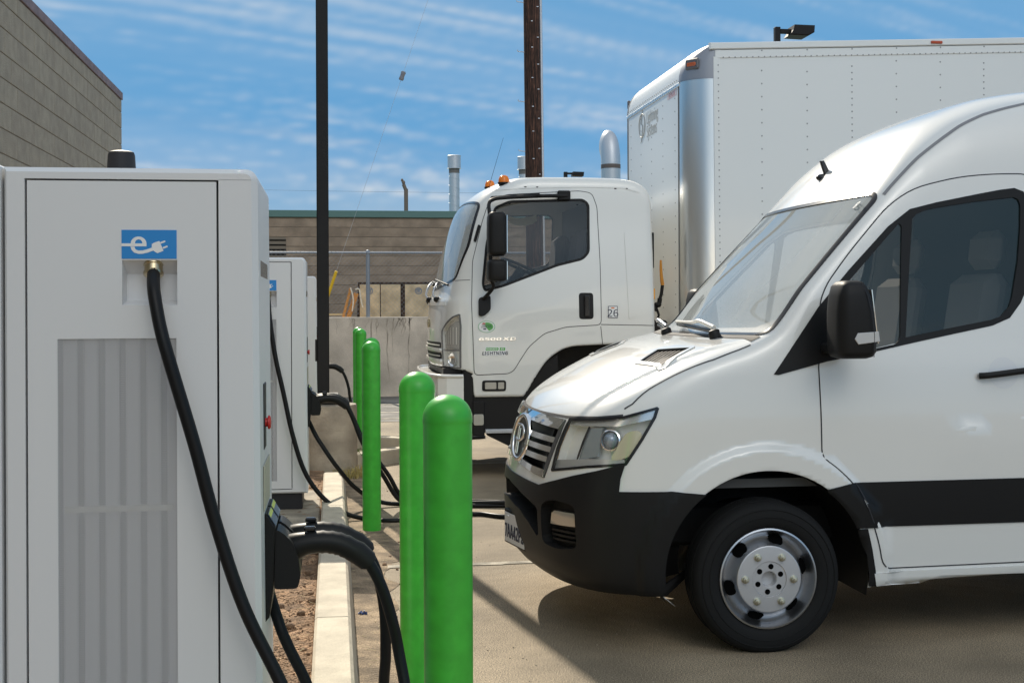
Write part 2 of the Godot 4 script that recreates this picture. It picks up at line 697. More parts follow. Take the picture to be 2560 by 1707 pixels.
func lin(r: float, g: float, b: float) -> Color:
	return Color(r, g, b).linear_to_srgb()
func mat(r: float, g: float, b: float, rough := 0.6, metal := 0.0, coat := 0.0) -> StandardMaterial3D:
	var m := StandardMaterial3D.new()
	m.albedo_color = lin(r, g, b)
	m.roughness = rough
	m.metallic = metal
	if coat > 0.0:
		m.clearcoat_enabled = true; m.clearcoat = coat; m.clearcoat_roughness = 0.04
	return m
func glass(r: float, g: float, b: float, a: float) -> StandardMaterial3D:
	var m := mat(r, g, b, 0.0)
	m.albedo_color.a = a
	m.transparency = BaseMaterial3D.TRANSPARENCY_ALPHA
	return m
func noise_tex(sd: int, freq: float, c0: Color, c1: Color, size := 512, octaves := 5, bias := 0.5, type := FastNoiseLite.TYPE_SIMPLEX_SMOOTH) -> NoiseTexture2D:
	var fn := FastNoiseLite.new()
	fn.seed = sd; fn.frequency = freq; fn.noise_type = type; fn.fractal_octaves = octaves
	var gr := Gradient.new()
	gr.offsets = PackedFloat32Array([clampf(bias - 0.32, 0, 1), clampf(bias + 0.32, 0, 1)])
	gr.colors = PackedColorArray([c0, c1])
	var tx := NoiseTexture2D.new()
	tx.width = size; tx.height = size; tx.seamless = true; tx.noise = fn; tx.color_ramp = gr
	return tx
func grey(v: float) -> Color:
	return Color(v, v, v)
# rough mineral surface: broad blotches times fine grain, both in world space, and a fine relief
func mineral(r: float, g: float, b: float, broad: float, vary: float, fine: float, grain: float, relief: float, sd: int, rough := 0.85) -> StandardMaterial3D:
	var m := mat(r, g, b, rough)
	m.albedo_texture = noise_tex(sd, 0.012, grey(1.0 - vary), grey(1.0), 512)
	m.uv1_triplanar = true; m.uv1_world_triplanar = true; m.uv1_scale = Vector3.ONE * broad
	m.detail_enabled = true
	m.detail_blend_mode = BaseMaterial3D.BLEND_MODE_MUL
	m.detail_albedo = noise_tex(sd + 7, 0.09, grey(1.0 - grain), grey(1.0), 512, 3)
	m.detail_uv_layer = BaseMaterial3D.DETAIL_UV_2
	m.uv2_triplanar = true; m.uv2_world_triplanar = true; m.uv2_scale = Vector3.ONE * fine
	if relief > 0.0:
		m.heightmap_enabled = true
		m.heightmap_texture = noise_tex(sd + 3, 0.12, grey(0.0), grey(1.0), 512, 4)
		m.heightmap_scale = relief
	return m

func sky_image() -> Image:
	# thin cirrus drawn out in bands over a blue gradient; brighter and whiter round the (hidden) sun
	const W := 2048
	const H := 1024
	var n1 := FastNoiseLite.new(); n1.seed = 11; n1.frequency = 0.9; n1.fractal_octaves = 5; n1.fractal_gain = 0.55
	var n2 := FastNoiseLite.new(); n2.seed = 29; n2.frequency = 2.4; n2.fractal_octaves = 4
	var n3 := FastNoiseLite.new(); n3.seed = 5; n3.frequency = 0.35; n3.fractal_octaves = 3
	var sun := SUN_DIR.normalized()
	var data := PackedFloat32Array()
	data.resize(W * H * 4)
	for y in H:
		var el := (0.5 - (y + 0.5) / H) * PI
		var se := sin(el)
		var ce := cos(el)
		if el < -0.02:
			var base := lin_v(0.30, 0.27, 0.22)
			for x in W:
				var k := (y * W + x) * 4
				data[k] = base.x; data[k + 1] = base.y; data[k + 2] = base.z; data[k + 3] = 1.0
			continue
		var up := maxf(se, 0.0)
		var gr := pow(1.0 - up, 7.0)
		var base2 := Vector3(0.20, 0.335, 0.52).lerp(Vector3(0.46, 0.62, 0.70), gr)
		base2 = base2.lerp(Vector3(0.098, 0.335, 0.625), smoothstep(0.03, 0.13, up) * smoothstep(0.60, 0.16, up))
		var step := 1 if el < 0.6 else 4
		var x := 0
		while x < W:
			var az := ((x + 0.5) / W - 0.5) * TAU
			var d := Vector3(sin(az) * ce, se, -cos(az) * ce)
			# plane coordinates of a high thin layer, so that bands lie flat towards the horizon
			var pl := Vector2(d.x, d.z) / (up + 0.10)
			var u := pl.x * 0.40 + pl.y * 0.13
			var v := pl.y * 0.95 + pl.x * 0.42
			var warp := n3.get_noise_2d(u * 1.3, v * 0.9) * 0.6
			var c := n1.get_noise_2d(u * 1.2 + warp, v * 2.6 + warp * 2.0) * 0.5 + 0.5
			var f := n2.get_noise_2d(u * 2.2 + warp * 2.0, v * 5.0) * 0.5 + 0.5
			var m := n3.get_noise_2d(u * 0.8 + 40.0, v * 1.1) * 0.5 + 0.5
			var cl := smoothstep(0.49, 0.84, c * 0.66 + f * 0.34) * smoothstep(0.30, 0.66, m) * 0.62
			cl += 0.20 * smoothstep(0.35, 0.8, m) * (0.6 + 0.8 * f) + 0.36 * smoothstep(0.22, 0.75, up)
			var gd := maxf(d.dot(sun), 0.0)
			var glow := 0.55 * pow(gd, 7.0) + 4.6 * pow(gd, 28.0) + 6.0 * pow(gd, 250.0)
			var cc := Vector3(0.74, 0.76, 0.77) * (1.0 + 0.25 * pow(gd, 6.0))
			var col := base2.lerp(cc, clampf(cl, 0.0, 0.9))
			# thicker grey undersides low down
			var low := smoothstep(0.60, 0.85, n1.get_noise_2d(u * 0.7 + 70.0, v * 1.6) * 0.5 + 0.5) * smoothstep(0.22, 0.05, up)
			col = col.lerp(Vector3(0.36, 0.45, 0.58), low * 0.7)
			col += Vector3(1.0, 0.97, 0.90) * glow * 0.55
			for s in step:
				var k := (y * W + x + s) * 4
				data[k] = col.x; data[k + 1] = col.y; data[k + 2] = col.z; data[k + 3] = 1.0
			x += step
	return Image.create_from_data(W, H, false, Image.FORMAT_RGBAF, data.to_byte_array())

func lin_v(r: float, g: float, b: float) -> Vector3:
	return Vector3(r, g, b)

const SUN_DIR := Vector3(-0.139, 0.602, -0.786)   # towards the sun: beyond and a little to the left, 37 degrees up
const EYE := 1.575

func camera_sky_sun() -> void:
	var cam := Camera3D.new()
	cam.name = "camera"
	cam.projection = Camera3D.PROJECTION_FRUSTUM
	cam.near = 0.05
	cam.far = 900.0
	cam.size = 2.0 * cam.near * 784.0 / 2900.0
	cam.frustum_offset = Vector2(0, -77.0 / 2900.0 * cam.near)
	cam.transform = Transform3D(Basis(Vector3.UP, deg_to_rad(-8.05)) * Basis(Vector3.BACK, deg_to_rad(-0.25)), Vector3(0, EYE, 0))
	add_child(cam)
	cam.current = true
	var env := Environment.new()
	env.background_mode = Environment.BG_SKY
	var sky := Sky.new()
	var pm := PanoramaSkyMaterial.new()
	pm.panorama = ImageTexture.create_from_image(sky_image())
	sky.sky_material = pm
	env.sky = sky
	env.background_energy_multiplier = 0.92
	env.tonemap_mode = Environment.TONE_MAPPER_LINEAR
	env.tonemap_exposure = 1.13
	env.sdfgi_enabled = true; env.ssao_enabled = true; env.ssil_enabled = true
	var we := WorldEnvironment.new()
	we.name = "world_environment"
	we.environment = env
	add_child(we)
	var sun := DirectionalLight3D.new()
	sun.name = "sun"
	sun.light_energy = 1.6
	sun.light_angular_distance = 0.5
	sun.light_color = Color(1.0, 0.955, 0.88)
	sun.shadow_enabled = true
	add_child(sun)
	sun.look_at_from_position(SUN_DIR * 10.0, Vector3.ZERO)

func materials() -> void:
	M.pave = mineral(0.66, 0.525, 0.35, 0.11, 0.24, 2.6, 0.55, 0.45, 3)
	M.asphalt = mineral(0.30, 0.28, 0.25, 0.15, 0.3, 2.0, 0.3, 0.3, 31)
	M.kerb = mineral(0.68, 0.60, 0.46, 0.5, 0.14, 3.0, 0.14, 0.15, 43, 0.8)
	M.concrete = mineral(0.58, 0.50, 0.385, 0.45, 0.30, 2.4, 0.2, 0.25, 57, 0.85)
	M.soil = mineral(0.64, 0.395, 0.225, 0.8, 0.40, 2.6, 0.35, 1.2, 71, 0.95)
	M.clod = mineral(0.50, 0.315, 0.19, 1.4, 0.4, 3.0, 0.3, 0.3, 77, 0.95)
	M.block = [mineral(0.52, 0.445, 0.335, 0.8, 0.08, 3.0, 0.20, 0.25, 83), mineral(0.50, 0.43, 0.325, 0.7, 0.08, 3.0, 0.20, 0.25, 84), mineral(0.54, 0.465, 0.35, 0.9, 0.08, 3.0, 0.20, 0.25, 85)]
	M.mortar = mat(0.20, 0.17, 0.13, 0.95)
	M.coping = mineral(0.34, 0.25, 0.26, 0.6, 0.15, 3.0, 0.15, 0.1, 91, 0.7)
	M.course = [mineral(0.42, 0.325, 0.235, 0.35, 0.16, 2.0, 0.16, 0.2, 97), mineral(0.39, 0.30, 0.215, 0.3, 0.16, 2.0, 0.16, 0.2, 98)]
	M.flashing = mat(0.10, 0.19, 0.17, 0.5, 0.3)
	M.retain = mineral(0.76, 0.66, 0.54, 0.16, 0.20, 1.2, 0.12, 0.2, 103)
	M.stain = mineral(0.23, 0.19, 0.155, 0.5, 0.3, 2.0, 0.2, 0.0, 107)
	M.stain_soft = mineral(0.62, 0.53, 0.43, 0.5, 0.3, 2.0, 0.2, 0.0, 109)
	M.tint_light = glass(0.012, 0.025, 0.030, 0.30)
	M.front_alu = mat(0.74, 0.75, 0.73, 0.34, 0.25)
	M.orange_dull = mat(0.50, 0.10, 0.02, 0.35)
	M.paint_line = mineral(0.78, 0.70, 0.55, 0.9, 0.30, 3.0, 0.4, 0.0, 141)
	M.oil = mineral(0.46, 0.365, 0.245, 0.9, 0.35, 2.6, 0.5, 0.3, 171)
	M.clod_grey = mat(0.34, 0.29, 0.22, 0.9)
	M.dirt = mineral(0.64, 0.475, 0.305, 0.7, 0.35, 2.4, 0.45, 0.4, 151, 0.95)
	M.charger = mat(0.70, 0.705, 0.70, 0.42)
	M.charger_dark = dim(mat(0.028, 0.028, 0.031, 0.5))
	M.recess = mat(0.70, 0.70, 0.70, 0.5)
	M.gap = mat(0.03, 0.03, 0.035, 0.8)
	M.fin = mat(0.60, 0.605, 0.61, 0.5)
	M.blue = mat(0.018, 0.235, 0.60, 0.4)
	M.white = mat(0.80, 0.80, 0.78, 0.45)
	M.black = dim(mat(0.014, 0.0135, 0.0135, 0.5))
	M.black_gloss = mat(0.012, 0.012, 0.014, 0.18)
	M.cable = dim(mat(0.010, 0.010, 0.0105, 0.42))
	M.rubber = dim(mat(0.012, 0.012, 0.012, 0.8))
	M.green = mat(0.05, 0.46, 0.038, 0.36)
	M.green.albedo_texture = noise_tex(161, 0.02, grey(0.90), grey(1.0), 512, 6)
	M.green.uv1_triplanar = true; M.green.uv1_scale = Vector3.ONE * 1.3
	M.red = mat(0.60, 0.025, 0.02, 0.35)
	M.brass = mat(0.55, 0.46, 0.30, 0.3, 1.0)
	M.steel = mat(0.62, 0.62, 0.62, 0.3, 1.0)
	M.galv = mat(0.55, 0.57, 0.60, 0.45, 0.6)
	M.chrome = mat(0.86, 0.86, 0.86, 0.06, 1.0)
	M.satin = mat(0.70, 0.70, 0.70, 0.28, 1.0)
	M.rim = mat(0.50, 0.51, 0.53, 0.34, 1.0)
	M.rim_disc = mat(0.52, 0.52, 0.53, 0.42, 0.5)
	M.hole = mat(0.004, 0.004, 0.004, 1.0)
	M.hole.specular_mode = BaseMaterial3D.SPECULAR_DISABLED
	M.fence = mat(0.27, 0.30, 0.34, 0.5, 0.4)
	M.nut = mat(0.52, 0.50, 0.40, 0.35, 0.9)
	M.label = mat(0.50, 0.47, 0.36, 0.5)
	M.yellow = mat(0.75, 0.48, 0.02, 0.5)
	M.lime = mat(0.55, 0.62, 0.12, 0.5)
	M.slate = mat(0.10, 0.14, 0.20, 0.5)
	M.screen = mat(0.15, 0.17, 0.17, 0.15)
	M.van = mat(0.75, 0.745, 0.71, 0.30, 0.0, 1.0)
	M.truck = mat(0.73, 0.725, 0.685, 0.32, 0.0, 0.8)
	M.box_side = mat(0.72, 0.735, 0.72, 0.35, 0.0, 0.5)
	M.alu = mat(0.78, 0.77, 0.74, 0.30, 0.9)
	M.alu_cast = mat(0.30, 0.31, 0.34, 0.45, 0.5)
	M.trim = dim(mat(0.012, 0.0118, 0.012, 0.44))
	M.hazy_glare_glass = glass(0.74, 0.80, 0.80, 0.36)  # thin dust film; its pale colour also stands in for sky glare
	M.tint = glass(0.008, 0.026, 0.028, 0.60)
	M.lens = glass(0.5, 0.5, 0.5, 0.03)
	M.inside = mat(0.10, 0.10, 0.10, 0.8)
	M.dash = mat(0.42, 0.42, 0.40, 0.6)
	M.seat = mat(0.50, 0.49, 0.46, 0.9)
	M.amber = mat(0.80, 0.20, 0.01, 0.25)
	M.orange = mat(0.85, 0.14, 0.005, 0.3)
	M.bowl = mat(0.86, 0.85, 0.80, 0.5)
	M.silver_plastic = mat(0.86, 0.84, 0.78, 0.28, 0.1)
	M.cream = mineral(0.74, 0.60, 0.39, 0.5, 0.2, 2.0, 0.12, 0.0, 121, 0.7)
	M.rust = mineral(0.10, 0.06, 0.04, 1.5, 0.5, 3.0, 0.3, 0.0, 127, 0.9)
	M.wood = wood()
	M.straw = mat(0.58, 0.48, 0.29, 0.8)
	M.dry = mat(0.42, 0.34, 0.12, 0.8)
	M.leaf = mat(0.10, 0.16, 0.04, 0.7)
	M.decal_green = mat(0.12, 0.42, 0.10, 0.4)
	M.navy = mat(0.015, 0.02, 0.05, 0.5)
	M.perf = perforated()

func dim(m: StandardMaterial3D) -> StandardMaterial3D:
	m.metallic_specular = 0.32
	return m

func wood() -> StandardMaterial3D:
	var m := mat(0.26, 0.118, 0.075, 0.9)
	m.albedo_texture = noise_tex(131, 0.03, grey(0.25), grey(1.0), 512, 5)
	m.uv1_triplanar = true; m.uv1_world_triplanar = true; m.uv1_scale = Vector3(2.6, 0.12, 2.6)
	m.detail_enabled = true
	m.detail_blend_mode = BaseMaterial3D.BLEND_MODE_MUL
	m.detail_albedo = noise_tex(137, 0.06, grey(0.35), grey(1.0), 512, 3)
	m.detail_uv_layer = BaseMaterial3D.DETAIL_UV_2
	m.uv2_triplanar = true; m.uv2_world_triplanar = true; m.uv2_scale = Vector3(5.0, 0.25, 5.0)
	return m

# sheet steel punched with staggered round holes; the uv runs in metres
func perforated() -> StandardMaterial3D:
	var im := Image.create(64, 110, false, Image.FORMAT_RGBA8)
	for y in 110:
		for x in 64:
			var a := 1.0
			for c in [Vector2(16, 27.5), Vector2(48, 82.5), Vector2(16, 137.5), Vector2(48, -27.5)]:
				var dx := absf(x + 0.5 - c.x)
				dx = minf(dx, 64.0 - dx)
				if Vector2(dx, y + 0.5 - c.y).length() < 19.5: a = 0.0
			im.set_pixel(x, y, Color(1, 1, 1, a))
	var m := mat(0.54, 0.54, 0.545, 0.5)
	m.albedo_texture = ImageTexture.create_from_image(im)
	m.transparency = BaseMaterial3D.TRANSPARENCY_ALPHA_SCISSOR
	m.alpha_scissor_threshold = 0.5
	m.uv1_scale = Vector3(1.0 / 0.0056, 1.0 / 0.0096, 1)
	return m

var rng := RandomNumberGenerator.new()

func ground() -> void:
	var m := MB.new()
	m.face([Vector3(-300, 0, 300), Vector3(300, 0, 300), Vector3(300, 0, -300), Vector3(-300, 0, -300)], Vector3.UP)
	var g := struct("pavement", m, M.pave, "sunlit tan concrete pavement of the charging bays")
	# worn white bay lines
	for row in [[-7.72, 0.12, 7.0, 0.075], [-12.72, 0.80, 9.0, 0.10]]:
		var l := MB.new()
		var x: float = row[1]
		while x < row[2]:
			var w := rng.randf_range(0.10, 0.5)
			l.face([Vector3(x, 0.004, row[0] + row[3] / 2 + rng.randf_range(-0.01, 0.01)), Vector3(x + w, 0.004, row[0] + row[3] / 2 + rng.randf_range(-0.01, 0.01)), Vector3(x + w, 0.004, row[0] - row[3] / 2 + rng.randf_range(-0.01, 0.01)), Vector3(x, 0.004, row[0] - row[3] / 2)], Vector3.UP)
			x += w + (rng.randf_range(0.0, 0.05) if rng.randf() < 0.5 else 0.0)
		part("bay_line", l, M.paint_line, g)
	var a := MB.new()
	a.face([Vector3(-40, 0.004, -17.6), Vector3(80, 0.004, -17.6), Vector3(80, 0.004, -22.6), Vector3(-40, 0.004, -22.6)], Vector3.UP)
	var road := struct("road", a, M.asphalt, "grey asphalt lane in front of the retaining wall")
	for z in [-18.05, -19.15, -20.7]:
		var l := MB.new()
		l.face([Vector3(0.2, 0.008, z + 0.06), Vector3(14, 0.008, z + 0.06), Vector3(14, 0.008, z - 0.06), Vector3(0.2, 0.008, z - 0.06)], Vector3.UP)
		part("road_marking", l, M.paint_line, road)
	pavement_wear(g)
	# loose dirt washed along the kerb foot: a thin uneven sheet
	var d := MB.new()
	var fn := FastNoiseLite.new(); fn.seed = 4; fn.frequency = 1.7
	var zz := -4.0
	while zz > -11.6:
		var w0 := 0.13 + 0.20 * (fn.get_noise_1d(zz * 1.2) * 0.5 + 0.5) + (0.18 if zz < -7.9 and zz > -9.4 else 0.0)
		var w1 := 0.13 + 0.20 * (fn.get_noise_1d((zz - 0.12) * 1.2) * 0.5 + 0.5) + (0.18 if zz - 0.12 < -7.9 and zz - 0.12 > -9.4 else 0.0)
		d.face([Vector3(0.09, 0.012, zz), Vector3(0.09 + w0, 0.003, zz), Vector3(0.09 + w1, 0.003, zz - 0.12), Vector3(0.09, 0.012, zz - 0.12)], Vector3.UP)
		zz -= 0.12
	struct("dirt_drift", d, M.dirt, "brown dirt washed up along the kerb foot").set_meta("kind", "stuff")
	# planting bed between chargers and kerb
	var s := MB.new()
	var f2 := FastNoiseLite.new(); f2.seed = 9; f2.frequency = 3.0; f2.fractal_octaves = 4
	var rings := []
	var z := -2.2
	while z > -16.0:
		var ring := []
		var x := -2.74
		while x <= -0.095:
			var fine := 1.0 if x > -0.7 else 0.4
			ring.append(Vector3(x, 0.075 + 0.022 * f2.get_noise_2d(x * 2.5, z * 2.5) * fine + 0.012 * f2.get_noise_2d(x * 9, z * 9), z))
			x += 0.18 if x < -0.8 else 0.03
		ring.append(Vector3(-0.095, 0.06, z))
		rings.append(ring)
		z -= 0.03 if z > -11.5 else 0.15
	s.grid(rings)
	for k in s.n.size():
		if s.n[k].y < 0.0: s.n[k] = -s.n[k]
	for k in range(0, s.i.size(), 3):
		var x2 := s.i[k + 1]
		if (s.v[s.i[k + 1]] - s.v[s.i[k]]).cross(s.v[s.i[k + 2]] - s.v[s.i[k]]).y > 0.0:
			s.i[k + 1] = s.i[k + 2]; s.i[k + 2] = x2
	struct("soil_bed", s, M.soil, "bare brown soil bed between the chargers and the kerb")
	# clods and crumbs on the soil
	var clod := MB.new()
	var q := SphereMesh.new(); q.radius = 1.0; q.height = 2.0; q.radial_segments = 6; q.rings = 3
	var arr := q.get_mesh_arrays()
	var f3 := FastNoiseLite.new(); f3.seed = 21; f3.frequency = 0.9
	for k in arr[Mesh.ARRAY_VERTEX].size():
		var p: Vector3 = arr[Mesh.ARRAY_VERTEX][k]
		clod.vert(p * (1.0 + 0.45 * f3.get_noise_3dv(p)), arr[Mesh.ARRAY_NORMAL][k])
	for k in range(0, arr[Mesh.ARRAY_INDEX].size(), 3):
		clod.tri(arr[Mesh.ARRAY_INDEX][k], arr[Mesh.ARRAY_INDEX][k + 1], arr[Mesh.ARRAY_INDEX][k + 2])
	var mesh := clod.mesh(Vector3.ZERO)
	mesh.surface_set_material(0, M.clod)
	var mm := MultiMesh.new()
	mm.transform_format = MultiMesh.TRANSFORM_3D
	mm.mesh = mesh
	mm.instance_count = 5200
	for k in 5200:
		var r := 0.0028 + 0.006 * pow(rng.randf(), 3.0)
		if k % 90 == 0: r = rng.randf_range(0.012, 0.024)
		var px := rng.randf_range(-0.80, -0.105)
		var pz := rng.randf_range(-4.4, -11.2)
		if k % 3 == 0: px = rng.randf_range(-0.40, -0.105)
		if pz < -8.95 and pz > -10.5: pz = rng.randf_range(-4.6, -8.9)
		var py := 0.072
		if k % 14 == 0:
			px = 0.10 + 0.45 * pow(rng.randf(), 2.0); py = 0.002; r *= 0.7
		mm.set_instance_transform(k, Transform3D(Basis.from_euler(Vector3(rng.randf() * TAU, rng.randf() * TAU, 0)).scaled(Vector3(r, r * 0.8, r * 1.1)), Vector3(px, py + r * 0.3, pz)))
	var mi := MultiMeshInstance3D.new()
	mi.name = "soil_crumbs"
	mi.multimesh = mm
	add_child(mi)
	mi.set_meta("kind", "stuff"); mi.set_meta("label", "loose brown clods and crumbs scattered on the soil bed")
	# straw
	var st := MB.new()
	for k in 120:
		var px := rng.randf_range(-0.5, -0.11)
		var py := 0.088
		if k % 2 == 0:
			px = 0.11 + 0.22 * rng.randf(); py = 0.012
		var p := Vector3(px, py, rng.randf_range(-4.6, -8.6))
		var an := rng.randf() * TAU
		var ln := rng.randf_range(0.02, 0.085)
		var dv := Vector3(cos(an), rng.randf_range(-0.05, 0.2), sin(an)) * ln
		var bend := Vector3(-sin(an), 0.1, cos(an)) * ln * rng.randf_range(-0.25, 0.25)
		st.tube([p, p + dv * 0.5 + bend, p + dv], 0.0011, 4, false)
	var so := struct("dry_straw", st, M.straw, "pale dry straw lying along the kerb")
	so.set_meta("kind", "stuff")
	# dry grass tuft at the end of the kerb
	var tu := MB.new()
	for k in 240:
		var gx := rng.randf_range(-0.02, 0.36)
		var b := Vector3(gx, 0.0, -11.75 - rng.randf() * 0.4)
		var a2 := rng.randf() * TAU
		var hh := rng.randf_range(0.03, 0.11)
		var out := Vector3(cos(a2), 0, sin(a2)) * hh * rng.randf_range(0.2, 0.9)
		tu.tube([b, b + out * 0.4 + Vector3(0, hh * 0.7, 0), b + out + Vector3(0, hh, 0)], [0.004, 0.003, 0.0008], 3, false)
	top("grass_tuft", tu, M.dry, "yellow dry grass tuft beside the round concrete base of the black pole", "grass", Vector3(0.17, 0, -11.9))
	var tg := MB.new()
	for k in 90:
		var b := Vector3(rng.randf_range(0.18, 0.34), 0.0, -12.5 - rng.randf() * 0.5)
		var a2 := rng.randf() * TAU
		var hh := rng.randf_range(0.06, 0.2)
		var out := Vector3(cos(a2), 0, sin(a2)) * hh * rng.randf_range(0.2, 0.7)
		tg.tube([b, b + out * 0.4 + Vector3(0, hh * 0.7, 0), b + out + Vector3(0, hh, 0)], [0.004, 0.003, 0.0008], 3, false)
	top("weed", tg, M.leaf, "green weed growing between the pole base and the far island kerb", "weed", Vector3(0.26, 0, -12.7))
	# scrap of blue litter at the kerb foot
	var li := MB.new()
	for k in 5:
		li.box(Vector3(0.125 + k * 0.008, 0.014 + 0.006 * (k % 2), -6.52 + 0.006 * (k % 3)), Vector3(0.016, 0.006, 0.014), 0.001, Basis.from_euler(Vector3(0.5 * k, 0.9 * k, 0.3 * k)))
	top("litter", li, mat(0.03, 0.06, 0.18, 0.5), "small crumpled blue scrap of litter at the kerb foot", "litter", Vector3(0.14, 0, -6.52))

func pavement_wear(_g: Node) -> void:
	# wear of the pavement: loose grit
	var gm := MultiMesh.new()
	gm.transform_format = MultiMesh.TRANSFORM_3D
	var pm := BoxMesh.new(); pm.size = Vector3(1, 0.7, 0.8)
	pm.material = M.clod_grey
	gm.mesh = pm
	gm.instance_count = 1500
	for k in 1500:
		var r := 0.0016 + 0.005 * pow(rng.randf(), 4.0)
		var gx := rng.randf_range(0.12, 2.6) if k % 2 else 0.12 + 0.8 * pow(rng.randf(), 2.0)
		gm.set_instance_transform(k, Transform3D(Basis.from_euler(Vector3(rng.randf() * TAU, rng.randf() * TAU, 0)).scaled(Vector3.ONE * r), Vector3(gx, r * 0.3, rng.randf_range(-4.4, -9.4))))
	var gi := MultiMeshInstance3D.new()
	gi.name = "grit"
	gi.multimesh = gm
	add_child(gi)
	gi.set_meta("kind", "stuff"); gi.set_meta("label", "loose grit scattered over the tan pavement")

func kerbs() -> void:
	var k := Node3D.new()
	k.name = "kerb"; add_child(k)
	k.set_meta("kind", "structure"); k.set_meta("label", "pale concrete kerb running along the soil bed")
	var ends := [-1.0, -2.9, -5.9, -8.7, -9.25, -11.12]
	for q in ends.size() - 1:
		var m := MB.new()
		var z0: float = ends[q] - 0.004
		var z1: float = ends[q + 1] + 0.004
		var prof := V2([-0.10, -0.05, 0.098, -0.05, 0.098, 0.0, 0.074, 0.133, 0.060, 0.149, -0.080, 0.150, -0.092, 0.140])
		var poly := PackedVector2Array()
		for p in prof: poly.append(p)
		m.prism(poly, Vector3(0, 0, z1), Vector3(1, 0, 0), Vector3(0, 1, 0), z0 - z1, 0.006)
		part("kerb_stone", m, M.kerb, k)
	# far island: two kerbs that meet in a point beyond the second charger
	for seg in [[Vector3(0.16, 0, -12.55), Vector3(1.15, 0, -13.55)], [Vector3(0.10, 0, -14.55), Vector3(1.15, 0, -13.75)]]:
		var m := MB.new()
		var d: Vector3 = (seg[1] - seg[0])
		m.prism(V2([-0.08, -0.02, 0.09, -0.02, 0.07, 0.125, 0.06, 0.14, -0.07, 0.14]), seg[0], d.normalized().cross(Vector3.UP), Vector3.UP, -d.length(), 0.005)
		part("island_kerb", m, M.kerb, k)
	# pads under the chargers
	for z in [-3.5, -9.5, -15.0]:
		var m := MB.new()
		m.bx(-1.15, -0.102, -0.02, 0.085, z + 0.62, z - 1.02, 0.012)
		struct("concrete_pad", m, M.concrete, "grey concrete pad under a charger")

func bollards() -> void:
	var m := MB.new()
	var pr := [Vector2(0.0, 0.0), Vector2(0.0655, 0.0), Vector2(0.0655, 1.268), Vector2(0.0668, 1.271), Vector2(0.0668, 1.281)]
	for k in 9:
		var a := PI * 0.5 * (k + 1) / 9.0
		pr.append(Vector2(0.0668 * cos(a), 1.281 + 0.064 * sin(a)))
	m.lathe(Vector3(0.30, 0, -3.36), Vector3.UP, pr, 40)
	var b := top("bollard", m, M.green, "bright green dome-topped bollard nearest the van, tallest in the frame", "bollard", Vector3(0.30, 0, -3.36), "green bollards along the kerb")
	copy(b, Vector3(0.30, 0, -4.60), "bright green bollard overlapping the front bollard on its left")
	copy(b, Vector3(0.262, 0, -9.00), "green bollard whose base shows on the ground beside the drooping cables of the middle charger")
	copy(b, Vector3(0.295, 0, -10.05), "green bollard almost hidden right behind the one with its base in view")
	copy(b, Vector3(0.305, 0, -14.55), "thin-looking green bollard in front of the pale retaining wall beside the far charger")
	copy(b, Vector3(0.30, 0, -15.75), "farthest green bollard, only a rim of its dome showing over the one before it")

func arc2(c: Vector2, r: Vector2, a0: float, a1: float, n: int) -> PackedVector2Array:
	var o := PackedVector2Array()
	for k in n + 1:
		var a := deg_to_rad(lerpf(a0, a1, float(k) / n))
		o.append(c + Vector2(cos(a) * r.x, sin(a) * r.y))
	return o

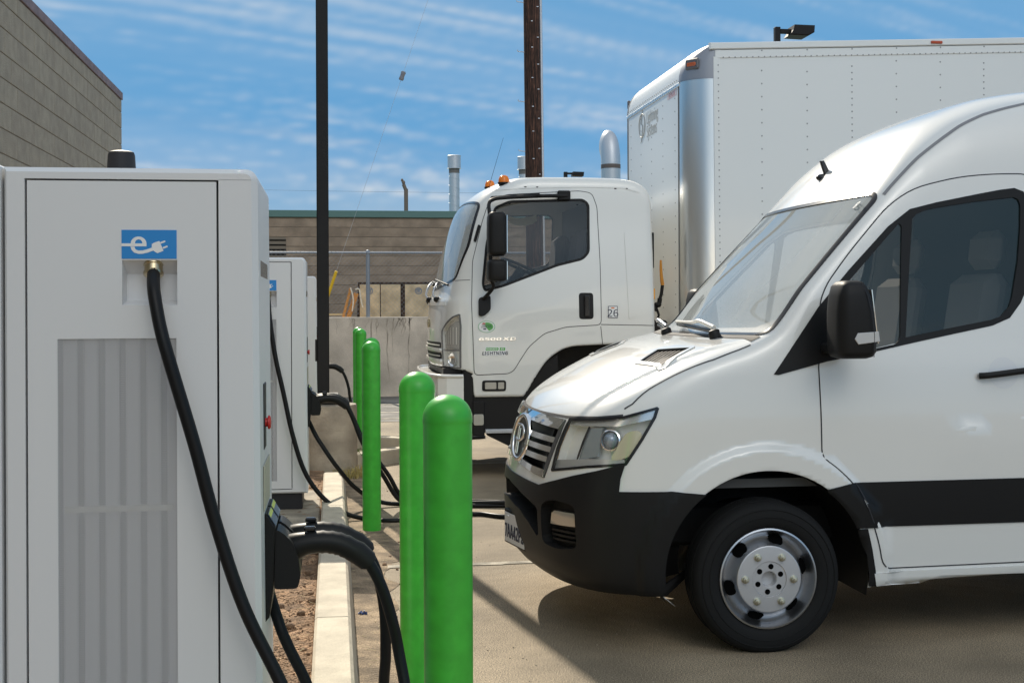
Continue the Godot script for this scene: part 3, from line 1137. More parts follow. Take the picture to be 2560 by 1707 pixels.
func charger() -> Node3D:
	var at := Vector3(-0.53, 0.085, -3.81)
	var t := thing("ev_charger", "tall white charging cabinet filling the left foreground with a perforated grille", "charger", at, "white charging cabinets in a row")
	var outer := PackedVector2Array()
	outer.append(Vector2(-0.195, 0.205))
	outer.append_array(arc2(Vector2(-0.237, 1.925), Vector2(0.032, 0.032), 0, 90, 6))
	outer.append(Vector2(-0.868, 1.957))
	outer.append(Vector2(-0.868, 0.205))
	var m := MB.new()
	m.prism(outer, Vector3(0, 0, -4.12), Vector3.RIGHT, Vector3.UP, 0.54)
	# collar and chamfer to the front frame
	var inner := PackedVector2Array()
	inner.append(Vector2(-0.211, 0.217))
	inner.append_array(arc2(Vector2(-0.239, 1.925), Vector2(0.018, 0.018), 0, 90, 6))
	inner.append(Vector2(-0.858, 1.943))
	inner.append(Vector2(-0.858, 0.217))
	for k in outer.size():
		var a := outer[k]
		var b := outer[(k + 1) % outer.size()]
		var c := inner[k]
		var d := inner[(k + 1) % outer.size()]
		var n2 := Vector2((b - a).y, -(b - a).x).normalized()
		var n3 := Vector3(n2.x, n2.y, 0)
		m.face([Vector3(a.x, a.y, -3.58), Vector3(b.x, b.y, -3.58), Vector3(b.x, b.y, -3.522), Vector3(a.x, a.y, -3.522)], n3)
		m.face([Vector3(a.x, a.y, -3.522), Vector3(b.x, b.y, -3.522), Vector3(d.x, d.y, -3.5), Vector3(c.x, c.y, -3.5)], (n3 + Vector3(0, 0, 0.8)).normalized())
	part("cabinet", m, M.charger, t)
	# frame round the door
	var f := MB.new()
	f.prism(V2([-0.858, 0.217, -0.812, 0.217, -0.812, 1.943, -0.858, 1.943]), Vector3(0, 0, -3.575), Vector3.RIGHT, Vector3.UP, 0.075)
	f.prism(V2([-0.308, 0.217, -0.211, 0.217, -0.221, 1.926, -0.308, 1.926]), Vector3(0, 0, -3.575), Vector3.RIGHT, Vector3.UP, 0.075)
	var tp := V2([-0.812, 1.925])
	tp.append_array(arc2(Vector2(-0.239, 1.925), Vector2(0.018, 0.018), 0, 90, 5))
	tp.append(Vector2(-0.812, 1.943))
	f.prism(tp, Vector3(0, 0, -3.575), Vector3.RIGHT, Vector3.UP, 0.075)
	f.prism(V2([-0.812, 0.217, -0.308, 0.217, -0.308, 0.236, -0.812, 0.236]), Vector3(0, 0, -3.575), Vector3.RIGHT, Vector3.UP, 0.075)
	part("door_frame", f, M.charger, t)
	var back := MB.new()
	back.bx(-0.866, -0.225, 0.22, 1.94, -3.578, -3.572)
	part("inner_wall", back, M.gap, t)
	# door with its two openings
	var d := MB.new()
	var z0 := -3.507
	var z1 := -3.501
	for r in [[-0.806, -0.314, 1.708, 1.920], [-0.806, -0.562, 1.587, 1.708], [-0.418, -0.314, 1.587, 1.708], [-0.806, -0.314, 1.497, 1.587], [-0.806, -0.730, 0.30, 1.497], [-0.421, -0.314, 0.30, 1.497], [-0.806, -0.314, 0.242, 0.30]]:
		d.bx(r[0], r[1], r[2], r[3], z0, z1)
	# folded door rim, so that the gap shows an edge
	for r in [[-0.806, -0.802, 0.242, 1.920], [-0.318, -0.314, 0.242, 1.920]]:
		d.bx(r[0], r[1], r[2], r[3], -3.54, z0 - 0.0002)
	d.bx(-0.802, -0.318, 1.916, 1.920, -3.54, z0 - 0.0002)
	var door := part("door", d, M.charger, t)
	var rc := MB.new()
	var a0 := Vector3(-0.562, 1.708, -3.5065); var b0 := Vector3(-0.418, 1.708, -3.5065)
	var a1 := Vector3(-0.558, 1.672, -3.556); var b1 := Vector3(-0.422, 1.672, -3.556)
	var a2 := Vector3(-0.558, 1.600, -3.556); var b2 := Vector3(-0.422, 1.600, -3.556)
	var a3 := Vector3(-0.562, 1.587, -3.5065); var b3 := Vector3(-0.418, 1.587, -3.5065)
	rc.face([a0, b0, b1, a1], Vector3(0, -0.7, 0.6).normalized())
	rc.face([a1, b1, b2, a2], Vector3(0, 0, 1))
	rc.face([a2, b2, b3, a3], Vector3(0, 0.96, 0.25).normalized())
	rc.face([a0, a1, a2, a3], Vector3(1, 0, 0.1).normalized())
	rc.face([b0, b1, b2, b3], Vector3(-1, 0, 0.1).normalized())
	part("cable_recess", rc, M.recess, door)
	# perforated grille with the filter fins behind it
	var g := MB.new()
	g.face([Vector3(-0.731, 0.298, -3.5045), Vector3(-0.420, 0.298, -3.5045), Vector3(-0.420, 1.498, -3.5045), Vector3(-0.731, 1.498, -3.5045)], Vector3(0, 0, 1), [Vector2(0, 0), Vector2(0.311, 0), Vector2(0.311, 1.2), Vector2(0, 1.2)])
	part("perforated_grille", g, M.perf, door)
	var wall := MB.new()
	wall.bx(-0.74, -0.41, 0.28, 1.51, -3.560, -3.556)
	part("filter_back", wall, M.charger_dark, door)
	for k in 6:
		var fin := MB.new()
		var xc := -0.7235 + 0.0545 * k + 0.02
		fin.bx(xc - 0.0185, xc + 0.0185, 0.29, 1.50, -3.54, -3.525, 0.004)
		part("filter_fin", fin, M.fin, door)
	var bar := MB.new()
	bar.bx(-0.715, -0.432, 1.033, 1.047, -3.523, -3.508)
	part("cross_bar", bar, mat(0.62, 0.60, 0.50, 0.5), door)
	# blue sign with the looped cable emblem
	var s := MB.new()
	s.bx(-0.563, -0.419, 1.7115, 1.789, z1, z1 + 0.0015)
	var sign_plate := part("sign", s, M.blue, t)
	var e := MB.new()
	var so := Vector3(-0.563, 1.7115, z1 + 0.0017)
	var sc := 0.144 / 985.0
	var ring := arc2(Vector2(305, 282), Vector2(140, 126), 0, 180, 18)
	var rin := arc2(Vector2(305, 282), Vector2(66, 74), 0, 180, 14)
	rin.reverse()
	ring.append_array(rin)
	var px := func(pl: PackedVector2Array) -> PackedVector2Array:
		var r := PackedVector2Array()
		for p in pl: r.append(p * sc)
		return r
	e.prism(px.call(ring), so, Vector3.RIGHT, Vector3.UP, 0.0004)
	e.prism(px.call(V2([0, 228, 445, 228, 445, 281.5, 0, 281.5])), so, Vector3.RIGHT, Vector3.UP, 0.0004)
	e.prism(px.call(V2([160, 222, 232, 222, 240, 188, 262, 164, 305, 150, 375, 152, 445, 170, 545, 207, 565, 150, 465, 112, 375, 92, 305, 90, 225, 112, 180, 162])), so, Vector3.RIGHT, Vector3.UP, 0.0004)
	e.prism(px.call(V2([543, 285, 552, 270, 566, 288, 675, 330, 750, 147, 640, 103, 606, 122, 566.5, 150.5, 546, 207.5, 538, 214])), so, Vector3.RIGHT, Vector3.UP, 0.0004)
	e.prism(px.call(V2([690, 305, 770, 336, 785, 322, 783, 308, 702, 276])), so, Vector3.RIGHT, Vector3.UP, 0.0004)
	e.prism(px.call(V2([733, 212, 812, 244, 826, 230, 824, 215, 745, 184])), so, Vector3.RIGHT, Vector3.UP, 0.0004)
	part("emblem", e, M.white, sign_plate)
	# rear section of the housing
	var rs := MB.new()
	rs.bx(-1.06, -0.874, 0.205, 1.962, -4.11, -3.497, 0.006)
	part("rear_housing", rs, M.charger, t)
	var lid := MB.new()
	lid.lathe(Vector3(-0.620, 1.957, -3.86), Vector3.UP, [Vector2(0.0, 0.0), Vector2(0.043, 0.0), Vector2(0.0425, 0.012), Vector2(0.039, 0.074), Vector2(0.036, 0.083), Vector2(0.030, 0.086), Vector2(0, 0.087)], 28)
	part("antenna", lid, M.charger_dark, t)
	var p := MB.new()
	p.bx(-1.03, -0.236, 0.085, 0.205, -4.08, -3.53, 0.004)
	part("plinth", p, M.charger_dark, t)
	# face towards the bays
	var dsp := MB.new()
	dsp.prism(rounded(V2([-4.00, 1.598, -3.62, 1.598, -3.62, 1.712, -4.00, 1.712]), 0.012), Vector3(-0.2075, 0, 0), Vector3(0, 0, 1), Vector3.UP, -0.004)
	part("display", dsp, M.screen, t)
	var eb := MB.new()
	eb.bx(-0.2035, -0.1985, 1.17, 1.36, -3.80, -3.69, 0.002)
	var bp := part("button_plate", eb, M.charger_dark, t)
	var rb := MB.new()
	rb.lathe(Vector3(-0.1985, 1.245, -3.745), Vector3.RIGHT, [Vector2(0, 0), Vector2(0.013, 0), Vector2(0.013, 0.006), Vector2(0.020, 0.008), Vector2(0.020, 0.013), Vector2(0.015, 0.016), Vector2(0, 0.017)], 20)
	part("emergency_button", rb, M.red, bp)
	var lb := MB.new()
	lb.bx(-0.1985, -0.1965, 1.0, 1.13, -3.95, -3.64)
	part("instruction_label", lb, M.label, t)
	# two connector holsters
	for z in [-3.765, -3.925]:
		var h := MB.new()
		h.prism(V2([-0.200, 0.672, -0.187, 0.687, -0.176, 0.765, -0.172, 0.89, -0.168, 0.945, -0.193, 0.985, -0.201, 0.985]), Vector3(0, 0, z - 0.070), Vector3.RIGHT, Vector3.UP, 0.140, 0.004)
		var hs := part("holster", h, M.trim, t)
		var cup := MB.new()
		cup.prism(rounded(V2([-0.174, 0.765, -0.106, 0.765, -0.098, 0.80, -0.103, 0.85, -0.118, 0.895, -0.145, 0.925, -0.169, 0.94]), 0.012, 3), Vector3(0, 0, z - 0.058), Vector3.RIGHT, Vector3.UP, 0.116, 0.006)
		part("connector_cup", cup, M.trim, hs)
		var lp := MB.new()
		var ln := Vector3(0.84, 0.54, 0)
		lp.box(Vector3(-0.1785, 0.9675, z), Vector3(0.042, 0.002, 0.125), 0.0, Basis(Vector3(0.54, -0.84, 0), ln, Vector3(0, 0, 1)))
		var pl := part("port_label", lp, M.slate, hs)
		var ls := MB.new()
		ls.box(Vector3(-0.1785, 0.9675, z) + ln * 0.0014 + Vector3(0.54, -0.84, 0) * -0.013, Vector3(0.012, 0.001, 0.122), 0.0, Basis(Vector3(0.54, -0.84, 0), ln, Vector3(0, 0, 1)))
		part("lime_stripe", ls, M.lime, pl)
	return t

func cable(label: String, off: Vector3, gland: Vector3, down: Vector3, pts: Array, hz: float) -> void:
	# pts: from the gland to the connector, all in world coordinates
	var t := thing("charging_cable", label, "cable", gland, "black charging cables of the cabinets")
	var g := MB.new()
	g.lathe(gland, down, [Vector2(0, -0.004), Vector2(0.027, -0.004), Vector2(0.027, 0.006), Vector2(0.024, 0.008), Vector2(0.024, 0.024), Vector2(0.027, 0.026), Vector2(0.026, 0.034), Vector2(0.0185, 0.040), Vector2(0.0, 0.042)], 18)
	part("cable_gland", g, M.brass, t)
	var h := off + Vector3(0, 0, hz)
	var full := [gland + down * 0.02] + pts + [h + Vector3(0.098, 0.826, 0), h + Vector3(0.070, 0.852, 0)]
	var c := MB.new()
	c.tube(spline(full, 10), 0.0172, 14)
	part("cable", c, M.cable, t)
	# connector grip: curved body, collar, latch button
	var b := MB.new()
	var gp := spline([h + Vector3(-0.145, 0.862, 0), h + Vector3(-0.105, 0.880, 0), h + Vector3(-0.060, 0.888, 0), h + Vector3(-0.010, 0.886, 0), h + Vector3(0.030, 0.874, 0), h + Vector3(0.070, 0.850, 0)], 6)
	var rr := []
	for k in gp.size():
		var s := float(k) / (gp.size() - 1)
		rr.append(lerpf(0.046, 0.033, smoothstep(0.0, 0.35, s)) - 0.0013 * sin(s * 60.0) * smoothstep(0.35, 0.5, s) * smoothstep(0.95, 0.8, s))
	b.tube(gp, rr, 18)
	var grip := part("connector", b, M.trim, t)
	var col := MB.new()
	col.tube([h + Vector3(0.050, 0.866, 0), h + Vector3(0.066, 0.855, 0), h + Vector3(0.098, 0.827, 0), h + Vector3(0.106, 0.819, 0)], [0.030, 0.034, 0.031, 0.022], 18)
	part("collar", col, M.black, grip)
	var bt := MB.new()
	bt.box(h + Vector3(-0.072, 0.928, 0), Vector3(0.034, 0.014, 0.024), 0.004)
	part("latch", bt, M.black_gloss, grip)

func chargers() -> void:
	var c1 := charger()
	copy(c1, Vector3(-0.53, 0.085, -9.81), "middle white charging cabinet standing on a grey pad behind the foreground one")
	copy(c1, Vector3(-0.53, 0.085, -15.31), "farthest white charging cabinet, a sliver showing left of the black pole")
	cable("thick black cable hanging down the grille door of the foreground cabinet", Vector3.ZERO, Vector3(-0.483, 1.700, -3.528), Vector3(0.02, -0.93, 0.36).normalized(),
		V3([-0.474, 1.640, -3.455, -0.466, 1.598, -3.43, -0.449, 1.519, -3.41, -0.423, 1.427, -3.40, -0.364, 1.221, -3.40, -0.310, 1.013, -3.40, -0.238, 0.793, -3.39, -0.145, 0.60, -3.37, -0.05, 0.40, -3.33, 0.06, 0.18, -3.30, 0.16, 0.06, -3.36, 0.22, 0.10, -3.52, 0.21, 0.40, -3.70, 0.190, 0.54, -3.76, 0.169, 0.646, -3.765, 0.137, 0.751, -3.765]), -3.765)
	cable("black cable slanting over the brown soil behind the foreground cabinet", Vector3.ZERO, Vector3(-0.483, 1.700, -4.125), Vector3(0.02, -0.93, -0.36).normalized(),
		V3([-0.474, 1.620, -4.19, -0.45, 1.5, -4.20, -0.37, 1.2, -4.17, -0.27, 0.9, -4.08, -0.182, 0.636, -3.97, -0.145, 0.541, -3.95, -0.093, 0.431, -3.95, -0.04, 0.294, -3.95, 0.05, 0.10, -3.98, 0.12, 0.05, -4.03, 0.155, 0.15, -4.0, 0.150, 0.393, -3.95, 0.155, 0.50, -3.93, 0.152, 0.64, -3.925, 0.130, 0.755, -3.925]), -3.925)
	cable("black cable drooping from the middle cabinet in a long curve over the kerb", Vector3.ZERO, Vector3(-0.483, 1.700, -9.528), Vector3(0.02, -0.93, 0.36).normalized(),
		V3([-0.474, 1.620, -9.44, -0.461, 1.478, -9.41, -0.424, 1.222, -9.40, -0.369, 0.966, -9.40, -0.301, 0.646, -9.40, -0.214, 0.375, -9.40, -0.088, 0.190, -9.40, 0.07, 0.070, -9.40, 0.246, 0.019, -9.396, 0.463, 0.018, -9.30, 1.034, 0.018, -9.503, 1.30, 0.018, -9.33, 2.0, 0.018, -9.25, 2.3, 0.018, -9.5, 2.0, 0.018, -9.78, 1.367, 0.018, -9.86, 1.08, 0.018, -9.90, 0.66, 0.02, -9.96, 0.50, 0.08, -9.92, 0.38, 0.27, -9.86, 0.265, 0.455, -9.78, 0.200, 0.58, -9.765, 0.145, 0.73, -9.765]), -9.765)
	cable("black cable running from behind the middle cabinet down to the ground and towards the truck", Vector3.ZERO, Vector3(-0.483, 1.700, -10.125), Vector3(0.02, -0.93, -0.36).normalized(),
		V3([-0.474, 1.620, -10.19, -0.43, 1.4, -10.2, -0.33, 1.0, -10.12, -0.17, 0.644, -9.97, -0.091, 0.508, -9.93, 0.025, 0.337, -9.93, 0.15, 0.18, -10.0, 0.30, 0.07, -10.05, 0.504, 0.02, -10.07, 1.08, 0.018, -10.12, 1.5, 0.018, -10.02, 2.2, 0.018, -10.2, 2.4, 0.018, -10.0, 2.1, 0.045, -9.80, 1.4, 0.045, -9.84, 0.75, 0.03, -10.03, 0.54, 0.08, -9.98, 0.42, 0.27, -9.95, 0.29, 0.455, -9.93, 0.21, 0.58, -9.925, 0.145, 0.73, -9.925]), -9.925)
	cable("black cable arching out beside the base of the black pole from the farthest cabinet", Vector3.ZERO, Vector3(-0.483, 1.700, -15.028), Vector3(0.02, -0.93, 0.36).normalized(),
		V3([-0.474, 1.620, -14.94, -0.44, 1.3, -14.90, -0.36, 0.9, -14.90, -0.22, 0.4, -14.92, -0.05, 0.17, -14.95, 0.15, 0.03, -14.95, 0.5, 0.018, -14.9, 0.80, 0.018, -15.05, 1.4, 0.018, -15.0, 1.8, 0.018, -15.2, 1.2, 0.018, -15.35, 0.6, 0.018, -15.3, 0.30, 0.10, -15.27, 0.20, 0.45, -15.265, 0.175, 0.62, -15.265, 0.14, 0.745, -15.265]), -15.265)

func poles() -> void:
	var t := thing("light_pole", "square black metal light pole rising from a round concrete base between the chargers", "lamp post", Vector3(-0.10, 0, -12.2))
	var c := MB.new()
	c.lathe(Vector3(-0.10, 0, -12.2), Vector3.UP, [Vector2(0.325, -0.1), Vector2(0.322, 0.21), Vector2(0.318, 0.215), Vector2(0.321, 0.22), Vector2(0.320, 0.425), Vector2(0.316, 0.43), Vector2(0.319, 0.435), Vector2(0.317, 0.650), Vector2(0.310, 0.664), Vector2(0.0, 0.668)], 40)
	part("concrete_base", c, M.concrete, t)
	var b := MB.new()
	b.bx(-0.245, 0.045, 0.668, 0.765, -12.345, -12.055, 0.006)
	part("base_cover", b, M.black, t)
	var p := MB.new()
	p.bx(-0.157, -0.043, 0.76, 8.2, -12.257, -12.143, 0.008)
	part("pole", p, M.black, t)
	var h := MB.new()
	h.bx(-0.176, -0.157, 1.075, 1.285, -12.245, -12.155, 0.004)
	part("hand_hole_cover", h, M.black, t)
	var hd := MB.new()
	hd.bx(-0.06, 0.30, 8.02, 8.08, -12.23, -12.17, 0.004)
	hd.bx(0.30, 0.95, 7.96, 8.14, -12.38, -12.02, 0.02)
	part("lamp_head", hd, M.black, t)
	# two more heads far behind the truck
	var a := thing("street_lamp", "black parking lot lamp head showing above the roof of the truck box", "lamp post", Vector3(8.72, 0, -24))
	var pa := MB.new()
	pa.bx(8.665, 8.775, 0, 7.105, -24.055, -23.945, 0.006)
	part("pole", pa, M.black, a)
	var aa := MB.new()
	aa.bx(8.775, 9.02, 6.98, 7.07, -24.04, -23.96, 0.01)
	part("arm", aa, M.black, a)
	var ha := MB.new()
	ha.prism(V2([8.93, 6.925, 9.30, 6.915, 9.425, 6.985, 9.435, 7.125, 9.02, 7.13, 8.995, 7.03]), Vector3(0, 0, -24.2), Vector3.RIGHT, Vector3.UP, 0.40, 0.02)
	part("lamp_head", ha, M.black, a)
	var s := thing("street_lamp", "small distant lamp head just above the truck cab roof", "lamp post", Vector3(8.35, 0, -45))
	var ps := MB.new()
	ps.bx(8.28, 8.41, 0, 6.49, -45.06, -44.94, 0.006)
	part("pole", ps, M.black, s)
	var as2 := MB.new()
	as2.bx(8.41, 8.62, 6.40, 6.47, -45.03, -44.97, 0.01)
	part("arm", as2, M.black, s)
	var hs := MB.new()
	hs.prism(V2([8.58, 6.335, 8.98, 6.33, 9.0, 6.48, 8.60, 6.49]), Vector3(0, 0, -45.2), Vector3.RIGHT, Vector3.UP, 0.4, 0.02)
	part("lamp_head", hs, M.black, s)
	# utility pole
	var u := thing("utility_pole", "dark brown wooden utility pole with a grey conduit up its right side", "utility pole", Vector3(3.06, 0, -19))
	var w := MB.new()
	var rings := []
	var fn := FastNoiseLite.new(); fn.seed = 3; fn.frequency = 0.8
	for k in 40:
		var y := 11.0 * k / 39.0
		var ring := []
		for q in 36:
			var an := TAU * q / 36
			var r := 0.140 - 0.0022 * y + 0.004 * fn.get_noise_3d(cos(an) * 2.5, y * 0.35, sin(an) * 2.5) + 0.0025 * fn.get_noise_2d(q * 3.1, y * 0.2)
			ring.append(Vector3(3.062 - 0.0085 * y + cos(an) * r, y, -19 + sin(an) * r))
		rings.append(ring)
	w.grid(rings, true)
	var bad := 0
	for k in w.v.size():
		if w.n[k].dot(w.v[k] - Vector3(3.062 - 0.0085 * w.v[k].y, w.v[k].y, -19)) < 0: bad += 1
	if bad > w.v.size() / 2:
		for k in w.v.size(): w.n[k] = -w.n[k]
		for k in range(0, w.i.size(), 3):
			var x := w.i[k + 1]; w.i[k + 1] = w.i[k + 2]; w.i[k + 2] = x
	part("pole_shaft", w, M.wood, u)
	var cd := MB.new()
	cd.tube([Vector3(3.062 + 0.130, 0, -18.96), Vector3(3.062 + 0.055, 9.0, -18.96)], 0.024, 12)
	part("conduit", cd, M.galv, u)
	for k in 7:
		var bz := MB.new()
		var y := 3.95 + 0.755 * (k - 1)
		var x := 3.062 - 0.0085 * y
		bz.tube([Vector3(x - 0.11, y, -18.98), Vector3(x - 0.225, y + 0.012, -18.98), Vector3(x - 0.232, y + 0.035, -18.98)], 0.007, 6)
		part("step_bolt", bz, M.galv, u)
	for k in 16:
		var y2 := 3.6 + 0.21 * k
		var tg := MB.new()
		var sx := 0.045 if k % 2 == 0 else -0.035
		tg.box(Vector3(3.062 - 0.0085 * y2 + sx * (1.6 if k % 2 == 0 else 0.6) - 0.0, y2 + 0.03 * sin(k * 2.3), -19 + sqrt(0.132 * 0.132 - sx * sx * (2.56 if k % 2 == 0 else 0.36)) + 0.003), Vector3(0.028, 0.011, 0.004))
		part("tag", tg, M.galv, u)
	# guy wire
	var g := thing("guy_wire", "thin steel guy wire with a small insulator and a yellow guard at its foot", "guy wire", Vector3(-0.5, 0, -21.4))
	var pa0 := Vector3(-0.60, 0.3, -21.5)
	var ptop := Vector3(2.95, 10.7, -19.05)
	var dirw := (ptop - pa0).normalized()
	var wi := MB.new()
	wi.tube([pa0, ptop], 0.0024, 6, false)
	part("wire", wi, M.galv, g)
	var ya := MB.new()
	ya.tube([pa0 + dirw * 0.02, pa0 + dirw * 2.05], 0.026, 10)
	part("guard", ya, M.yellow, g)
	var ins := MB.new()
	var ic := pa0 + dirw * ((5.309 - 0.3) / dirw.y)
	ins.lathe(ic - dirw * 0.075, dirw, [Vector2(0, 0), Vector2(0.03, 0.0), Vector2(0.042, 0.02), Vector2(0.036, 0.06), Vector2(0.036, 0.09), Vector2(0.042, 0.13), Vector2(0.03, 0.15), Vector2(0, 0.15)], 14)
	part("insulator", ins, mat(0.20, 0.21, 0.24, 0.3), g)
	var ow := MB.new()
	var pts := []
	for k in 13:
		var s2 := k / 12.0
		pts.append(Vector3(lerpf(-30, 60, s2), 9.35 - 3.0 * (1 - pow(2 * s2 - 1, 2)) * 0.15, -80))
	ow.tube(pts, 0.006, 5, false)
	top("overhead_wire", ow, M.black, "thin overhead wire crossing the low sky behind the black pole", "wire", Vector3(0, 9, -80))

func buildings() -> void:
	# left: tan block wall running beside the chargers
	var t := thing("block_building", "tan concrete block building with a dull mauve coping at the left edge", "building", Vector3(-5, 0, -8))
	var core := MB.new()
	core.bx(-12.0, -2.757, 0, 4.325, -17.13, 6.0)
	var wall := part("wall", core, M.mortar, t)
	var meshes := []
	for v in 3:
		var bm := MB.new()
		bm.box(Vector3.ZERO, Vector3(0.03, 0.2045, 0.4225), 0.003)
		var me := bm.mesh(Vector3.ZERO)
		me.surface_set_material(0, M.block[v])
		meshes.append(me)
	var rest := [MB.new(), MB.new(), MB.new()]
	for c in 20:
		var y1 := 4.164 + 0.2125 - 0.2125 * c
		if y1 < 0.2: break
		var hh := 0.161 if c == 0 else 0.2125
		var yc := y1 - 0.10625
		if c == 0: yc = 4.164 + 0.0805
		var k := 0
		var z := -17.14 + (0.2125 if c % 2 else 0.0)
		while z < 5.5:
			var zc := z + 0.2125
			var v := rng.randi() % 3
			if zc < -9.3 and yc > 2.6 and c > 0:
				var o := MeshInstance3D.new()
				o.name = "block"
				o.mesh = meshes[v]
				wall.add_child(o, true)
				o.position = Vector3(-2.764 + rng.randf_range(-0.0012, 0.0012), yc, zc) - t.position
			else:
				rest[v].box(Vector3(-2.764 + rng.randf_range(-0.0012, 0.0012), yc, zc), Vector3(0.03, hh - 0.008, 0.4225), 0.003)
			z += 0.425
		if c % 2:
			rest[0].box(Vector3(-2.764, yc, -17.14 + 0.104), Vector3(0.03, hh - 0.009, 0.2), 0.004)
	for v in 3:
		stuff(part("blockwork", rest[v], M.block[v], wall))
	var cp := MB.new()
	var zz := -17.16
	while zz < 6.0:
		cp.bx(-3.1, -2.735, 4.328, 4.425, zz + 0.002, zz + 2.998, 0.004)
		zz += 3.0
	part("coping", cp, M.coping, t)
	# far: low building behind the fence
	var f := thing("low_building", "low brown block building with a green roof edge behind the fence", "building", Vector3(8, 0, -30))
	var co := MB.new()
	co.bx(-22, 45, 0, 3.52, -40, -27.012)
	var fw := part("wall", co, M.mortar, f)
	for c in 18:
		var y0 := 3.50 - 0.2035 * (c + 1)
		if y0 < -0.1: break
		var m := MB.new()
		var x := -22.0
		# the louvre opening interrupts the courses
		var gap := y0 + 0.2 > 2.44 and y0 < 3.04
		var spans := [[-22.0, -3.0], [-0.985, 45.0]] if gap else [[-22.0, 45.0]]
		for sp in spans:
			m.bx(sp[0], sp[1], y0 + 0.005, y0 + 0.1985, -27.02, -27.0 + rng.randf_range(-0.003, 0.0), 0.004)
		part("block_course", m, M.course[c % 2], fw)
	var lv := MB.new()
	lv.bx(-3.0, -0.985, 2.44, 3.04, -27.10, -27.05)
	var lvp := part("louvre", lv, M.black, f)
	for k in 6:
		var sl := MB.new()
		sl.box(Vector3(-1.99, 2.50 + k * 0.1, -27.02), Vector3(2.0, 0.09, 0.008), 0.0, Basis(Vector3.RIGHT, 0.7))
		part("slat", sl, M.black, lvp)
	var fl := MB.new()
	fl.bx(-22.1, 45.1, 3.505, 3.655, -27.06, -26.955, 0.01)
	fl.bx(-22.1, 45.1, 3.60, 3.64, -40.1, -27.065)
	part("roof_edge", fl, M.flashing, f)
	# roof vents
	var vents := [[2.864, 0.125, 3.55, 5.21, 0.158, "pale spiral duct vent with wide cap on the low roof left of the utility pole"], [4.55, 0.125, 3.55, 5.20, 0.158, "spiral duct vent half hidden behind the utility pole"]]
	for e in vents:
		var v := thing("roof_vent", e[5], "vent", Vector3(e[0], 3.6, -30), "spiral duct vents on the low roof")
		var d := MB.new()
		var pr := [Vector2(e[1], 0)]
		d.lathe(Vector3(e[0], e[2], -30), Vector3.UP, [Vector2(e[1], 0), Vector2(e[1], e[3] - e[2] - 0.36)], 24)
		part("duct", d, M.galv, v)
		var sp := MB.new()
		var hp := []
		for k in 90:
			hp.append(Vector3(e[0] + cos(k * 0.42) * (e[1] + 0.002), e[2] + k * 0.0142, -30 + sin(k * 0.42) * (e[1] + 0.002)))
		sp.tube(hp, 0.005, 5, false)
		part("spiral_seam", sp, M.galv, v)
		var bd := MB.new()
		bd.cyl(Vector3(e[0], e[3] - 0.42, -30), Vector3(e[0], e[3] - 0.30, -30), e[1] + 0.003, e[1] + 0.003, 24)
		part("band", bd, mat(0.16, 0.14, 0.13, 0.7), v)
		var cap := MB.new()
		cap.lathe(Vector3(e[0], e[3] - 0.31, -30), Vector3.UP, [Vector2(e[1], 0), Vector2(e[4] + 0.012, 0.0), Vector2(e[4], 0.012), Vector2(e[4], 0.30), Vector2(e[4] + 0.012, 0.305), Vector2(e[4] - 0.01, 0.315), Vector2(0, 0.316)], 24)
		part("cap", cap, M.galv, v)
	var dv := thing("roof_vent", "wide shiny duct with dark band and rounded top beside the truck box", "vent", Vector3(6.68, 3.6, -30), "spiral duct vents on the low roof")
	var dd := MB.new()
	var dome := [Vector2(0.235, 0.0), Vector2(0.235, 1.52)]
	dd.lathe(Vector3(6.68, 3.55, -30), Vector3.UP, dome, 28)
	part("duct", dd, M.galv, dv)
	var bb := MB.new()
	bb.cyl(Vector3(6.68, 4.94, -30), Vector3(6.68, 5.04, -30), 0.239, 0.239, 28)
	part("band", bb, mat(0.13, 0.10, 0.09, 0.7), dv)
	var el := MB.new()
	var rings := []
	for k in 6:
		var a := deg_to_rad(90.0 * k / 5.0)
		var ring := []
		for q in 24:
			var b := TAU * q / 24
			var ctr := Vector3(6.68, 5.07, -30.25)
			var off := 0.25 + sin(b) * 0.235
			ring.append(ctr + Vector3(cos(b) * 0.235, sin(a) * off * 1.75, cos(a) * off))
		rings.append(ring)
	el.grid(rings, true)
	for k in el.v.size():
		if el.n[k].y < -0.2 and k > 48: pass
	part("elbow", el, M.galv, dv)
	var ms := MB.new()
	ms.tube([Vector3(1.60, 3.6, -28), Vector3(1.60, 4.22, -28)], 0.045, 8)
	ms.tube([Vector3(1.60, 4.18, -28), Vector3(1.545, 4.32, -28)], 0.04, 8)
	ms.sphere(Vector3(1.545, 4.36, -28), Vector3(0.04, 0.05, 0.04), 8)
	ms.sphere(Vector3(1.515, 4.41, -28), Vector3(0.03, 0.04, 0.03), 8)
	top("roof_mast", ms, mat(0.17, 0.13, 0.10, 0.8), "short brown weathered mast stub on the low roof", "mast", Vector3(1.6, 3.6, -28))
	# retaining wall and chain link fence
	var rw := MB.new()
	rw.bx(-14, 60, -0.1, 1.425, -22.95, -22.7, 0.015)
	var r := top("retaining_wall", rw, M.retain, "long pale concrete retaining wall with dark drip stains", "wall", Vector3(0, 0, -22.8))
	for k in 40:
		var x := rng.randf_range(-0.4, 3.4)
		var ln := rng.randf_range(0.10, 0.35) if k % 4 else rng.randf_range(0.6, 1.2)
		var w2 := rng.randf_range(0.006, 0.018)
		var sx := MB.new()
		var left := []
		var right := []
		var dx := 0.0
		for q in 9:
			var s3 := q / 8.0
			dx += rng.randf_range(-0.025, 0.025)
			var ww := w2 * (1.0 - 0.8 * s3) * rng.randf_range(0.6, 1.2)
			left.append(Vector3(x + dx - ww, 1.405 - ln * s3, -22.697)); right.append(Vector3(x + dx + ww, 1.405 - ln * s3, -22.697))
